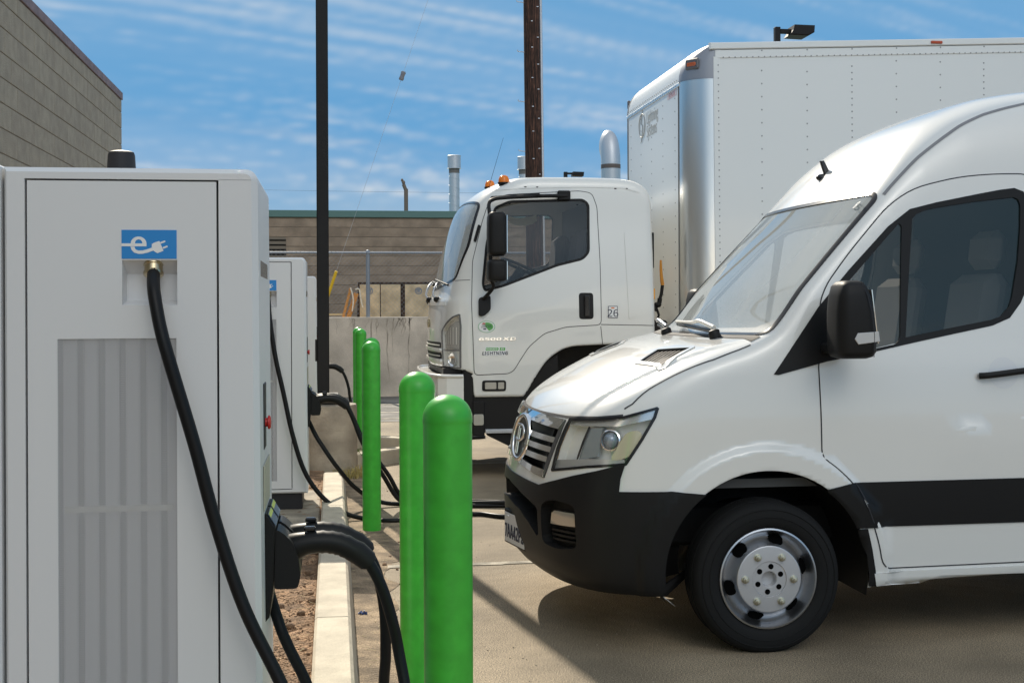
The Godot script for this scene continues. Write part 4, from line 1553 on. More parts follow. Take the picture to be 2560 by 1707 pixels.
		for q in 8:
			sx.face([left[q], right[q], right[q + 1], left[q + 1]], Vector3(0, 0, 1))
		part("drip_stain", sx, M.stain_soft, r)
	var fe := thing("chain_link_fence", "galvanised chain link fence standing on the retaining wall", "fence", Vector3(0.6, 1.42, -22.8))
	for x in [-5.4, -2.4, 0.613, 3.63, 6.65, 9.65]:
		var p := MB.new()
		p.cyl(Vector3(x, 1.42, -22.8), Vector3(x, 2.575, -22.8), 0.036, 0.036, 14)
		p.sphere(Vector3(x, 2.60, -22.8), Vector3(0.038, 0.03, 0.038), 10)
		part("post", p, M.fence, fe)
	var rail := MB.new()
	rail.cyl(Vector3(-7, 2.575, -22.775), Vector3(11, 2.575, -22.775), 0.021, 0.021, 10)
	part("top_rail", rail, M.fence, fe)
	var wm := MB.new()
	var wx := -6.0
	while wx < 5.0:
		for s4 in [-1.0, 1.0]:
			var p0 := Vector3(wx, 1.45, -22.752 - 0.003 * s4)
			var p1 := Vector3(wx + s4 * 1.17, 2.62, -22.752 - 0.003 * s4)
			wm.tube([p0, p1], 0.0015, 3, false)
		wx += 0.078
	stuff(part("wire_mesh", wm, M.fence, fe))
	# storage cabinets behind the fence
	for e in [[0.483, 1.275, "beige steel storage cabinet with two doors behind the fence post"], [1.335, 2.45, "beige steel storage cabinet with a torn label, partly behind the truck nose"]]:
		var s5 := thing("storage_cabinet", e[2], "cabinet", Vector3((e[0] + e[1]) / 2, 0, -24.3), "beige storage cabinets behind the fence")
		var fr := MB.new()
		fr.bx(e[0] - 0.03, e[1] + 0.03, 0, 2.075, -24.9, -24.06)
		part("frame", fr, M.rust, s5)
		var mid: float = (e[0] + e[1]) / 2 - (0.0 if e[0] < 1 else 0.0)
		for q in 2:
			var dm := MB.new()
			dm.bx((e[0] + 0.01) if q == 0 else (mid + 0.008), (mid - 0.008) if q == 0 else (e[1] - 0.015), 0.1, 2.03, -24.055, -24.03, 0.005)
			var dp := part("cabinet_door", dm, M.cream, s5)
			if (e[0] < 1 and q == 0) or (e[0] > 1 and q == 0):
				var em := MB.new()
				var cx := 0.675 if e[0] < 1 else 1.60
				for k in 20:
					var a0 := TAU * k / 20
					var a1 := TAU * (k + 1) / 20
					em.face([Vector3(cx + cos(a0) * 0.066, 1.908 + sin(a0) * 0.066, -24.027), Vector3(cx + cos(a1) * 0.066, 1.908 + sin(a1) * 0.066, -24.027), Vector3(cx + cos(a1) * 0.055, 1.908 + sin(a1) * 0.055, -24.027), Vector3(cx + cos(a0) * 0.055, 1.908 + sin(a0) * 0.055, -24.027)], Vector3(0, 0, 1))
				for k in 3:
					em.bx(cx - 0.034 + k * 0.026, cx - 0.022 + k * 0.026, 1.87, 1.945, -24.029, -24.027)
					em.bx(cx - 0.034 + k * 0.026, cx - 0.012 + k * 0.026, 1.93, 1.945, -24.0265, -24.0255)
				part("round_emblem", em, mat(0.03, 0.12, 0.25, 0.5), dp)
		if e[0] > 1:
			var tl := MB.new()
			tl.prism(V2([1.735, 1.72, 1.80, 1.77, 1.86, 1.70, 1.90, 1.66, 1.86, 1.58, 1.80, 1.63, 1.76, 1.67]), Vector3(0, 0, -24.027), Vector3.RIGHT, Vector3.UP, 0.002)
			part("torn_label", tl, M.rust, s5)
	# yellow boom of a machine parked beyond the wall
	var y := thing("yellow_machine", "rusty yellow machine arms with pale straps behind the retaining wall", "machine", Vector3(0.3, 0, -23.5))
	for e in [[Vector3(0.12, 1.2, -23.5), Vector3(0.315, 1.96, -23.5), 0.030], [Vector3(0.20, 1.2, -23.55), Vector3(0.42, 1.86, -23.55), 0.055]]:
		var ar := MB.new()
		var ax: Vector3 = (e[1] - e[0])
		ar.box((e[0] + e[1]) / 2, Vector3(e[2] * 1.6, ax.length(), 0.09), 0.008, Basis(Vector3(0, 0, 1), -atan2(ax.x, ax.y)))
		part("arm", ar, mat(0.50, 0.22, 0.04, 0.6), y)
	var bdy := MB.new()
	bdy.bx(-0.6, 0.55, 0, 1.30, -24.0, -23.35, 0.03)
	part("body", bdy, M.yellow, y)
	for e in [[0.31, 1.96, 0.34, 1.86], [0.40, 1.93, 0.47, 1.93]]:
		var st := MB.new()
		st.tube(spline([Vector3(e[0], e[1], -23.46), Vector3(e[2], e[3], -23.44), Vector3(e[2] + 0.02, e[3] - 0.14, -23.45), Vector3(e[2] + (0.06 if e[0] > 0.35 else 0.0), e[3] - 0.33, -23.46)], 6), 0.014, 6)
		part("strap", st, mat(0.75, 0.70, 0.58, 0.7), y)
	var bm2 := MB.new()
	bm2.bx(-0.6, 0.16, 1.455, 1.485, -23.3, -23.27)
	part("rail", bm2, mat(0.55, 0.42, 0.22, 0.7), y)

func _ready() -> void:
	rng.seed = 77
	camera_sky_sun()
	materials()
	ground()
	kerbs()
	buildings()
	poles()
	chargers()
	bollards()
	var t0 := Time.get_ticks_msec()
	box_truck()
	van()
	print("vehicles ", Time.get_ticks_msec() - t0)

# ------------------------------------------------------------------ the white van
func mir(pl: PackedVector2Array) -> PackedVector2Array:
	var r := PackedVector2Array()
	for p in pl: r.append(Vector2(-p.x, p.y))
	r.reverse()
	return r
func both(near: PackedVector2Array) -> PackedVector2Array:
	# outline symmetrical about the first coordinate = 0, given its near half
	var r := near.duplicate()
	r.append_array(mir(near))
	return r
func uvs(fr: Frame, pts: Array) -> PackedVector2Array:
	var r := PackedVector2Array()
	for p in pts: r.append(fr.uv(p))
	return r

func wheel(t: Node3D, c: Vector3, R: float, rim_r: float, side: float, front: bool) -> void:
	# c: centre of the outer face; side +1 faces +z
	var ax := Vector3(0, 0, side)
	var m := MB.new()
	var w := R * 0.60
	m.lathe(c, ax, [Vector2(rim_r - 0.006, -w), Vector2(R * 0.86, -w - 0.004), Vector2(R * 0.955, -w * 0.93), Vector2(R * 0.995, -w * 0.80), Vector2(R, -w * 0.5), Vector2(R * 0.995, -w * 0.20), Vector2(R * 0.965, -w * 0.085), Vector2(R * 0.935, -w * 0.03), Vector2(R * 0.90, -0.001), Vector2(R * 0.82, 0.006), Vector2(R * 0.72, 0.003), Vector2(rim_r + 0.004, -0.014), Vector2(rim_r - 0.006, -0.03)], 64)
	for k in 4:
		var rr := R * (0.995 + 0.006)
		m.lathe(c - ax * w * (0.26 + 0.16 * k), ax, [Vector2(rr, -0.004), Vector2(rr - 0.012, -0.004), Vector2(rr - 0.012, 0.004), Vector2(rr, 0.004)], 64)
	for e in [[0.895, 0.0035], [0.80, 0.0085]]:
		m.lathe(c, ax, [Vector2(R * e[0] - 0.003, e[1] - 0.004), Vector2(R * e[0], e[1]), Vector2(R * e[0] + 0.003, e[1] - 0.004)], 64)
	var wh := part("wheel", m, M.rubber, t)
	var rm := MB.new()
	rm.lathe(c, ax, [Vector2(rim_r + 0.004, -0.016), Vector2(rim_r + 0.003, -0.004), Vector2(rim_r - 0.004, -0.002), Vector2(rim_r - 0.009, -0.010), Vector2(rim_r * 0.93, -0.030), Vector2(rim_r * 0.90, -0.050), Vector2(rim_r * 0.84, -0.064), Vector2(rim_r * 0.77, -0.052), Vector2(rim_r * 0.70, -0.012), Vector2(rim_r * 0.675, 0.002), Vector2(rim_r * 0.665, 0.004)], 64)
	var rim := part("rim", rm, M.rim, wh)
	var rd := MB.new()
	rd.lathe(c, ax, [Vector2(rim_r * 0.665, 0.004), Vector2(rim_r * 0.645, 0.007), Vector2(rim_r * 0.36, 0.009), Vector2(rim_r * 0.352, 0.004)], 64)
	part("rim_face", rd, M.rim_disc, wh)
	var hub := MB.new()
	hub.lathe(c, ax, [Vector2(rim_r * 0.352, -0.01), Vector2(rim_r * 0.35, 0.004), Vector2(rim_r * 0.165, 0.005), Vector2(rim_r * 0.155, 0.003), Vector2(rim_r * 0.14, -0.03), Vector2(0, -0.032)], 40)
	part("hub", hub, M.rim_disc, wh)
	for k in 6:
		var a := TAU * k / 6.0 + 0.25
		var d := Vector3(cos(a), sin(a), 0)
		var hp := MB.new()
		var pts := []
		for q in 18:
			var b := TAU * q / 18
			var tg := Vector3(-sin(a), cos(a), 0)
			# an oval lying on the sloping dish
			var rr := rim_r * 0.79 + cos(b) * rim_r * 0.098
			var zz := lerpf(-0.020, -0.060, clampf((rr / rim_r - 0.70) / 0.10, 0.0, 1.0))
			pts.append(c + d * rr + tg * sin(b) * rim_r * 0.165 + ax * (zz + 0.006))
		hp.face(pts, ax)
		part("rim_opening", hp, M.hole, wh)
		var a2 := TAU * k / 6.0 - 0.02
		var n := MB.new()
		var nc := c + Vector3(cos(a2), sin(a2), 0) * rim_r * 0.505 + ax * 0.007
		n.lathe(nc, ax, [Vector2(0.019, 0), Vector2(0.019, 0.004), Vector2(0.0145, 0.005), Vector2(0.0135, 0.019), Vector2(0.0085, 0.020), Vector2(0.008, 0.031), Vector2(0, 0.032)], 6 if k < 0 else 8)
		part("lug_nut", n, M.nut, wh)
		var hh := MB.new()
		hh.cyl(c + Vector3(cos(a2 + 0.4), sin(a2 + 0.4), 0) * rim_r * 0.255 + ax * 0.0045, c + Vector3(cos(a2 + 0.4), sin(a2 + 0.4), 0) * rim_r * 0.255 + ax * 0.006, 0.0125, 0.0125, 14)
		part("hub_hole", hh, M.hole, wh)

func van() -> void:
	const ZC := -6.53
	var at := Vector3(1.0, 0, ZC)
	var t := thing("van", "white high-roof van with black bumper and mirrors parked across the right foreground", "van", at)
	var sh := Shell.new()
	sh.zc = ZC; sh.bf = 0.22; sh.bt = 0.15; sh.kc = 0.5; sh.xr = 6.8; sh.creases = true
	sh.x0 = Lut.new([0.0, 1.10, 0.26, 1.02, 0.32, 0.955, 0.38, 0.925, 0.45, 0.915, 0.6, 0.905, 0.72, 0.915, 0.80, 0.93, 0.9, 0.95, 1.0, 0.97, 1.1, 0.99, 1.3, 1.05, 3, 1.6], 0, 3)
	sh.wy = Lut.new([0, 0.95, 0.3, 0.965, 0.5, 0.975, 0.75, 0.985, 1.0, 0.985, 1.25, 0.97, 1.45, 0.94, 1.7, 0.90, 2.0, 0.86, 2.3, 0.82, 2.6, 0.77, 3, 0.7], 0, 3)
	sh.yt = Lut.new([0.7, 0.77, 0.9, 0.955, 0.97, 1.022, 1.04, 1.085, 1.18, 1.178, 1.32, 1.254, 1.48, 1.33, 1.64, 1.388, 1.80, 1.428, 1.87, 1.455, 2.068, 1.68, 2.283, 1.91, 2.45, 2.085, 2.55, 2.195, 2.70, 2.35, 2.95, 2.53, 3.25, 2.637, 3.6, 2.685, 4.2, 2.72, 7, 2.73], 0.6, 7)
	sh.kt = Lut.new([0.6, 0.14, 1.7, 0.14, 1.95, 0.10, 2.4, 0.12, 2.9, 0.3, 3.3, 0.42, 7, 0.45], 0.6, 7)
	sh.yb = Lut.new([0.6, 0.265, 2.4, 0.265, 2.5, 0.285, 7, 0.36], 0.6, 7)
	sh.flares = [[1.955, 0.343, 0.572, 0.614, 0.028], [5.6, 0.36, 0.572, 0.614, 0.028]]
	sh.wheels = [[1.955, 0.343, 0.475, 0.62], [5.6, 0.36, 0.475, 0.5]]
	sh.setup()
	var cyl := Frame.make(Vector3(2.0, 0, ZC), Vector3.RIGHT, Vector3.UP, Vector3.RIGHT); cyl.cyl = true
	var near := Frame.make(Vector3(0, 0, ZC + 1.4), Vector3.RIGHT, Vector3.UP, Vector3(0, 0, -1))
	var far := Frame.make(Vector3(0, 0, ZC - 1.4), Vector3.RIGHT, Vector3.UP, Vector3(0, 0, 1))
	var topf := Frame.make(Vector3(0, 3.3, ZC), Vector3.RIGHT, Vector3(0, 0, 1), Vector3.DOWN)
	var VW := Vector3(0.69, 0.724, 0).normalized()
	var DW := Vector3(0.724, -0.69, 0).normalized()
	var ws := Frame.make(Vector3(1.80, 1.42, ZC) - DW * 1.2, Vector3(0, 0, 1), VW, DW)
	# outlines
	var win_outer := V2([1.998, 1.265, 2.02, 1.262, 2.256, 1.321, 2.47, 1.359, 2.688, 1.404, 2.909, 1.447, 3.087, 1.481, 3.178, 1.517, 3.241, 1.589, 3.285, 1.67, 3.312, 1.80, 3.325, 2.0, 3.325, 2.075, 3.30, 2.125, 3.253, 2.142, 3.18, 2.133, 3.072, 2.113, 2.848, 2.069, 2.714, 2.036, 2.599, 1.952, 2.392, 1.746, 2.232, 1.573])
	var quarter := rounded(V2([2.30, 1.345, 2.45, 1.370, 2.602, 1.399, 2.622, 1.43, 2.668, 1.955, 2.655, 1.968, 2.40, 1.705, 2.29, 1.59]), 0.02, 2)
	var main_win := V2([2.648, 1.429, 2.909, 1.478, 3.08, 1.508, 3.134, 1.525, 3.175, 1.565, 3.197, 1.61, 3.243, 1.787, 3.268, 1.95, 3.278, 2.06, 3.268, 2.088, 3.245, 2.097, 3.05, 2.075, 2.86, 2.045, 2.80, 2.033, 2.745, 2.012, 2.723, 1.990])
	var glass_o := PackedVector2Array()
	for k in 15:
		var u := -0.885 + 1.77 * k / 14.0
		glass_o.append(Vector2(u, 0.045 + 0.125 * u * u))
	for k in 15:
		var u := 0.80 - 1.60 * k / 14.0
		glass_o.append(Vector2(u, 0.955 + 0.125 * u * u))
	glass_o = rounded(glass_o, 0.05, 4)
	var light := [Vector3(1.452, 1.119, -5.566), Vector3(1.438, 1.078, -5.564), Vector3(1.378, 0.976, -5.57), Vector3(1.308, 0.866, -5.585), Vector3(1.15, 0.846, -5.678), Vector3(1.022, 0.806, -5.895), Vector3(1.046, 0.909, -5.886), Vector3(1.102, 1.048, -5.864), Vector3(1.195, 1.060, -5.692), Vector3(1.298, 1.074, -5.607)]
	var lamp := uvs(cyl, light)
	var gr := both(uvs(cyl, [Vector3(0.930, 0.806, -6.53), Vector3(0.934, 0.790, -6.333), Vector3(0.964, 0.772, -6.097), Vector3(0.995, 0.766, -5.958), Vector3(1.027, 0.874, -5.922), Vector3(1.058, 0.969, -5.895), Vector3(1.085, 1.040, -5.893), Vector3(1.026, 1.045, -6.27), Vector3(1.012, 1.045, -6.53)]))
	var slot := both(uvs(cyl, [Vector3(0.91, 0.595, -6.53), Vector3(0.925, 0.572, -6.25), Vector3(0.95, 0.525, -6.10), Vector3(0.975, 0.478, -6.01), Vector3(0.975, 0.490, -5.985), Vector3(0.974, 0.606, -5.985), Vector3(0.974, 0.625, -6.02), Vector3(0.906, 0.668, -6.3), Vector3(0.906, 0.684, -6.53)]))
	var fog := rounded(uvs(cyl, [Vector3(0.985, 0.46, -5.945), Vector3(0.985, 0.64, -5.945), Vector3(1.012, 0.672, -5.868), Vector3(1.075, 0.672, -5.735), Vector3(1.098, 0.655, -5.705), Vector3(1.106, 0.468, -5.702), Vector3(1.03, 0.448, -5.83)]), 0.03, 3)
	# body shell with its openings
	var body := sh.nets(Vector3(0.80, 0.20, ZC - 1.10), Vector3(6.95, 2.80, ZC + 1.10), 0.02)
	var side_cut := grow(win_outer, -0.016)
	body = cut(body, near, side_cut, func(p, n): return p.z > ZC + 0.5 and n.z > 0.2)
	body = cut(body, far, side_cut, func(p, n): return p.z < ZC - 0.5 and n.z < -0.2)
	body = cut(body, ws, grow(glass_o, 0.010), func(p, n): return p.y > 1.41 and p.x < 3.0 and n.x < -0.3)
	for q in [lamp, mir(lamp), grow(gr, -0.004), slot, fog, mir(fog)]:
		body = cut(body, cyl, q, func(p, n): return p.x < 1.62 and p.y < 1.2 and n.x < 0.2)
	for q in [[1.472, 0.53, 1.592, 0.43, 1.688, 0.70, 1.518, 0.80], [1.518, -0.80, 1.688, -0.70, 1.592, -0.43, 1.472, -0.53]]:
		body = cut(body, topf, V2(q), func(p, n): return p.x < 1.8 and p.y > 1.2 and n.y > 0.3)
	# wheel arches: trimmed clean, with black liners inside
	for wc in [Vector2(1.955, 0.343), Vector2(5.6, 0.36)]:
		var ring := arc2(wc, Vector2(0.487, 0.487), 0, 356, 90)
		body = cut(body, near, ring, func(p, n): return p.z > ZC + 0.45)
		body = cut(body, far, ring, func(p, n): return p.z < ZC - 0.45)
	var hood_zone := V2([0.85, -0.60, 0.85, 0.60, 1.10, 0.62, 1.212, 0.837, 1.315, 0.913, 1.345, 0.918, 1.423, 0.915, 1.564, 0.924, 1.727, 0.930, 1.905, 0.916, 1.88, 0.80, 1.84, 0.60, 1.80, 0.3, 1.785, 0.0, 1.80, -0.3, 1.84, -0.60, 1.88, -0.80, 1.905, -0.916, 1.727, -0.930, 1.564, -0.924, 1.423, -0.915, 1.345, -0.918, 1.315, -0.913, 1.212, -0.837, 1.10, -0.62])
	var on_hood := func(p, n): return p.x < 2.0 and p.y > 1.062 and n.y > -0.2
	var hood_mesh := inside(body, topf, hood_zone, on_hood)
	body = cut(body, topf, hood_zone, on_hood)
	part("body", body, M.van, t)
	for wc in [Vector2(1.955, 0.343), Vector2(5.6, 0.36)]:
		for s in [1.0, -1.0]:
			var rings := []
			for e in [[0.487, 0.985], [0.484, 0.95], [0.484, 0.56], [0.30, 0.56]]:
				var ring := []
				for k in 49:
					var a := deg_to_rad(-12.0 + 204.0 * k / 48.0)
					ring.append(Vector3(wc.x + cos(a) * e[0], wc.y + sin(a) * e[0], ZC + s * e[1]))
				rings.append(ring)
			var lnr := MB.new()
			lnr.grid(rings)
			part("arch_liner", lnr, M.black, t)
	# windscreen
	var g := MB.new()
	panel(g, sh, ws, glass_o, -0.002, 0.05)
	var screen := part("windscreen", g, M.hazy_glare_glass, t)
	var sl := MB.new()
	panel(sl, sh, ws, grow(glass_o, 0.018), 0.0035, 0.04, [grow(glass_o, -0.006)], 0.006)
	part("windscreen_seal", sl, M.black_gloss, t)
	var frit := MB.new()
	var fo := PackedVector2Array()
	for k in 15:
		var u := -0.87 + 1.74 * k / 14.0
		fo.append(Vector2(u, 0.052 + 0.125 * u * u))
	for k in 15:
		var u := 0.86 - 1.72 * k / 14.0
		fo.append(Vector2(u, 0.10 + 0.135 * u * u + 0.05 * smoothstep(0.80, 0.86, absf(u))))
	panel(frit, sh, ws, fo, -0.005, 0.05)
	part("frit_band", frit, M.black, screen)
	var fx := on_shell(sh, ws, ws.uv(Vector3(2.515, 2.055, -5.815)))
	lettering("fleet_number", "157", 0.040, M.white, screen, Transform3D(Basis(Vector3(0, 0, 1), VW, -DW).rotated(Vector3.UP, -0.22), on_shell(sh, ws, ws.uv(Vector3(2.510, 2.055, -5.80))) - DW * 0.006), 0.001, "Droid Sans", true)
	# side windows and doors, both sides
	for s in [1, -1]:
		var fr: Frame = near if s == 1 else far
		var fm := MB.new()
		panel(fm, sh, fr, win_outer, 0.004, 0.05, [quarter, main_win], 0.012)
		var wf := part("window_frame", fm, M.trim, t)
		var qg := MB.new()
		panel(qg, sh, fr, grow(quarter, 0.006), -0.004, 0.08)
		part("quarter_glass", qg, M.tint, wf)
		var mg := MB.new()
		panel(mg, sh, fr, grow(main_win, 0.006), -0.004, 0.08)
		part("side_glass", mg, M.tint, wf)
		var door_o := rounded(V2([2.225, 1.33, 2.217, 1.302, 2.221, 1.083, 2.224, 0.884, 2.285, 0.841, 2.367, 0.763, 2.419, 0.680, 2.460, 0.579, 2.493, 0.477, 2.513, 0.362, 3.38, 0.372, 3.40, 0.40, 3.40, 2.12, 3.37, 2.185, 3.309, 2.209, 3.15, 2.207, 2.967, 2.190, 2.744, 2.136, 2.609, 2.051, 2.398, 1.822, 2.284, 1.680, 2.247, 1.603, 2.240, 1.542]), 0.09, 4)
		var dm := MB.new()
		panel(dm, sh, fr, door_o, 0.002, 0.06, [grow(win_outer, -0.010)], 0.003)
		var door := part("door", dm, M.van, t)
		var gap := MB.new()
		ribbon(gap, sh, fr, grow(door_o, 0.003), 0.006, 0.0012, true)
		part("door_gap", gap, M.gap, t)
		var zz := 0.0
		var hb := MB.new()
		var hp := []
		for q in [Vector2(2.995, 1.247), Vector2(3.03, 1.250), Vector2(3.10, 1.257), Vector2(3.18, 1.266), Vector2(3.25, 1.273)]:
			var p := on_shell(sh, fr, q)
			hp.append(p + Vector3(0, 0, s * (0.03 if q.x > 3.0 else 0.012)))
		hb.tube(spline(hp, 5), 0.015, 12)
		var handle := part("door_handle", hb, M.black, door)
		var dish := MB.new()
		panel(dish, sh, fr, arc2(Vector2(3.122, 1.259), Vector2(0.074, 0.074), 0, 345, 23), 0.0026, 0.05)
		part("handle_dish_shade", dish, mat(0.70, 0.70, 0.69, 0.35, 0, 0.8), door)  # flat disc in the body paint, darkened for the shade of the hollow
		# black band along the flank with the wheel arch cut out
		var band := V2([2.235, 0.737, 2.355, 0.763, 3.4, 0.767, 4.6, 0.775, 6.74, 0.79, 6.74, 0.585, 4.6, 0.568, 3.4, 0.558, 2.415, 0.556, 2.37, 0.556, 2.27, 0.66])
		var pieces := [band]
		for wc in [Vector2(1.955, 0.343), Vector2(5.6, 0.36)]:
			var nx := []
			for b in pieces:
				for r in Geometry2D.clip_polygons(b, arc2(wc, Vector2(0.479, 0.479), 0, 357, 60)):
					if not Geometry2D.is_polygon_clockwise(r): nx.append(r)
			pieces = nx
		for b in pieces:
			var bm := MB.new()
			panel(bm, sh, fr, b, 0.008, 0.06, [], 0.008)
			part("side_moulding", bm, M.trim, t)
		var bg := MB.new()
		ribbon(bg, sh, fr, V2([2.367, 0.763, 2.419, 0.680, 2.460, 0.579]), 0.005, 0.0092)
		part("moulding_gap", bg, M.gap, t)
		var sill := MB.new()
		panel(sill, sh, fr, V2([2.474, 0.29, 5.09, 0.325, 5.09, 0.372, 2.464, 0.345]), 0.012, 0.08, [], 0.014)
		part("sill", sill, M.van, t)
		var flap := MB.new()
		panel(flap, sh, fr, V2([2.387, 0.55, 2.43, 0.552, 2.452, 0.46, 2.470, 0.36, 2.474, 0.288, 2.440, 0.288, 2.440, 0.343, 2.430, 0.43]), 0.010, 0.04, [], 0.012)
		part("arch_lip", flap, M.trim, t)
		# gutter line along the roof and door-to-fender crease
		var gu := MB.new()
		var gl := PackedVector2Array()
		for q in [[2.600, 0.822], [2.64, 0.815], [2.766, 0.795], [2.96, 0.766], [3.159, 0.732], [3.381, 0.711], [3.8, 0.695], [4.6, 0.69], [6.6, 0.69]]:
			gl.append(Vector2(q[0], s * q[1]))
		ribbon(gu, sh, topf, gl, 0.016, 0.0015)
		part("roof_gutter", gu, mat(0.22, 0.22, 0.23, 0.5), t)
	# bonnet panel, its gaps, scuttle
	var hood := PackedVector2Array()
	for q in [[1.062, 0.0], [1.072, 0.26], [1.142, 0.600], [1.240, 0.800], [1.310, 0.908], [1.345, 0.918], [1.423, 0.915], [1.564, 0.924], [1.727, 0.930], [1.905, 0.916], [1.88, 0.80], [1.84, 0.60], [1.80, 0.3], [1.785, 0.0]]:
		hood.append(Vector2(q[0], q[1]))
	for k in range(12, 0, -1): hood.append(Vector2(hood[k].x, -hood[k].y))
	var vent_o := PackedVector2Array()
	for q in [[1.472, 0.53], [1.592, 0.43], [1.688, 0.70], [1.518, 0.80]]: vent_o.append(Vector2(q[0], q[1]))
	var vent_f := PackedVector2Array()
	for k in range(3, -1, -1): vent_f.append(Vector2(vent_o[k].x, -vent_o[k].y))
	var bonnet := part("bonnet", hood_mesh, M.van, t)
	var bgap := MB.new()
	for s in [1.0, -1.0]:
		var ln := PackedVector2Array()
		for k in range(4, 10): ln.append(Vector2(hood[k].x, s * (hood[k].y + 0.004)))
		ribbon(bgap, sh, topf, ln, 0.007, 0.0012)
	var fl := PackedVector2Array()
	for q in [Vector3(1.012, 1.052, -6.53), Vector3(1.026, 1.052, -6.27), Vector3(1.09, 1.056, -5.893), Vector3(1.195, 1.068, -5.692), Vector3(1.300, 1.083, -5.607)]:
		fl.append(cyl.uv(q))
	var fl2 := mir(fl)
	fl2.remove_at(fl2.size() - 1)
	fl2.append_array(fl)
	ribbon(bgap, sh, cyl, fl2, 0.013, 0.0012)
	part("bonnet_gap", bgap, M.gap, t)
	for s in [1.0, -1.0]:
		var vo := PackedVector2Array()
		for q in [[1.472, 0.53], [1.592, 0.43], [1.688, 0.70], [1.518, 0.80]]: vo.append(Vector2(q[0], s * q[1]))
		if s < 0: vo.reverse()
		var rim := MB.new()
		panel(rim, sh, topf, grow(vo, 0.020), 0.0055, 0.03, [grow(vo, -0.004)], 0.004)
		var vent := part("bonnet_vent", rim, M.van, bonnet)
		var vb := MB.new()
		panel(vb, sh, topf, grow(vo, 0.004), -0.035, 0.05, [], -0.036)
		part("vent_recess", vb, M.gap, bonnet)
		for k in 8:
			var a := Vector2(1.472, s * 0.53).lerp(Vector2(1.518, s * 0.80), (k + 0.5) / 8.0)
			var b := Vector2(1.592, s * 0.43).lerp(Vector2(1.688, s * 0.70), (k + 0.5) / 8.0)
			var sl2 := MB.new()
			ribbon(sl2, sh, topf, PackedVector2Array([a, b]), 0.012, -0.006)
			part("vent_slat", sl2, M.black, bonnet)
	var cowl := PackedVector2Array()
	for k in 13:
		var z := -0.90 + 1.80 * k / 12.0
		cowl.append(Vector2(1.792 + 0.15 * z * z, z))
	for k in 13:
		var z := 0.895 - 1.79 * k / 12.0
		cowl.append(Vector2(1.842 + 0.15 * z * z, z))
	var cm := MB.new()
	panel(cm, sh, topf, cowl, 0.002, 0.05)
	part("scuttle", cm, M.black, t)
	for e in [[Vector3(1.865, 1.452, -5.98), Vector3(1.852, 1.462, -6.28), Vector3(1.88, 1.475, -6.72)], [Vector3(1.84, 1.448, -6.78), Vector3(1.87, 1.462, -7.05), Vector3(1.93, 1.480, -7.28)]]:
		var wp := MB.new()
		var n := Vector3(-0.02, 0.022, 0)
		wp.tube(spline([e[0] + n, (e[0] + e[1]) * 0.5 + n * 2.2, e[1] + n * 1.6, e[2] + n], 5), [0.014, 0.013, 0.012, 0.011, 0.011, 0.010, 0.010, 0.010, 0.010, 0.009, 0.009, 0.009, 0.008, 0.008, 0.008, 0.007], 8)
		var arm := part("wiper", wp, M.silver_plastic if e[0].z > -6.5 else M.satin, t)
		var bl := MB.new()
		bl.tube([e[0] + n * 0.2 + Vector3(-0.015, 0.0, 0.05), e[1] + n * 0.5 + Vector3(-0.01, 0, 0), e[2] + n * 0.4], 0.013, 8)
		part("wiper_blade", bl, M.black_gloss, arm)
		var pv := MB.new()
		pv.lathe(e[0] + Vector3(-0.02, -0.03, 0.03), Vector3(-0.4, 0.9, 0), [Vector2(0.03, 0), Vector2(0.028, 0.03), Vector2(0.018, 0.045), Vector2(0, 0.047)], 14)
		part("wiper_pivot", pv, M.black, arm)
	# roof aerial
	var ae := MB.new()
	ae.sphere(Vector3(2.632, 2.272, ZC), Vector3(0.045, 0.022, 0.026), 12)
	ae.prism(V2([2.640, 2.275, 2.672, 2.290, 2.632, 2.365, 2.612, 2.362]), Vector3(0, 0, ZC - 0.009), Vector3.RIGHT, Vector3.UP, 0.018, 0.003)
	part("roof_aerial", ae, M.black_gloss, t)
	# headlamps
	for s in [1, -1]:
		var lo: PackedVector2Array = lamp if s == 1 else mir(lamp)
		var sg := func(pts: Array) -> PackedVector2Array:
			var q := uvs(cyl, pts)
			return q if s == 1 else mir(q)
		var lm := MB.new()
		panel(lm, sh, cyl, lo, 0.002, 0.03)
		var lens := part("headlamp", lm, M.lens, t)
		var bz := MB.new()
		panel(bz, sh, cyl, grow(lo, 0.006), 0.003, 0.03, [grow(lo, -0.006)], 0.012)
		part("headlamp_seal", bz, M.black_gloss, lens)
		var bk := MB.new()
		panel(bk, sh, cyl, grow(lo, 0.002), -0.06, 0.03, [], -0.058)
		part("reflector_bowl", bk, M.bowl, lens)
		var brow := MB.new()
		panel(brow, sh, cyl, sg.call([Vector3(1.098, 1.030, -5.866), Vector3(1.104, 1.046, -5.862), Vector3(1.298, 1.072, -5.607), Vector3(1.45, 1.116, -5.566), Vector3(1.425, 1.068, -5.566), Vector3(1.278, 1.035, -5.61)]), -0.012, 0.03, [], 0.02)
		part("chrome_brow", brow, mat(0.78, 0.78, 0.76, 0.18, 0.7), lens)
		var drl := MB.new()
		panel(drl, sh, cyl, sg.call([Vector3(1.155, 1.025, -5.727), Vector3(1.205, 1.030, -5.66), Vector3(1.180, 0.895, -5.655), Vector3(1.106, 0.872, -5.74), Vector3(1.128, 0.955, -5.731)]), -0.020, 0.03, [], 0.02)
		part("light_guide", drl, mat(0.45, 0.50, 0.52, 0.08, 0.6), lens)
		var dk := MB.new()
		ribbon(dk, sh, cyl, sg.call([Vector3(1.157, 1.030, -5.725), Vector3(1.128, 0.955, -5.733), Vector3(1.100, 0.868, -5.745), Vector3(1.130, 0.872, -5.71)]), 0.014, -0.015)
		part("dark_guide_edge", dk, M.black_gloss, lens)
		var ind := MB.new()
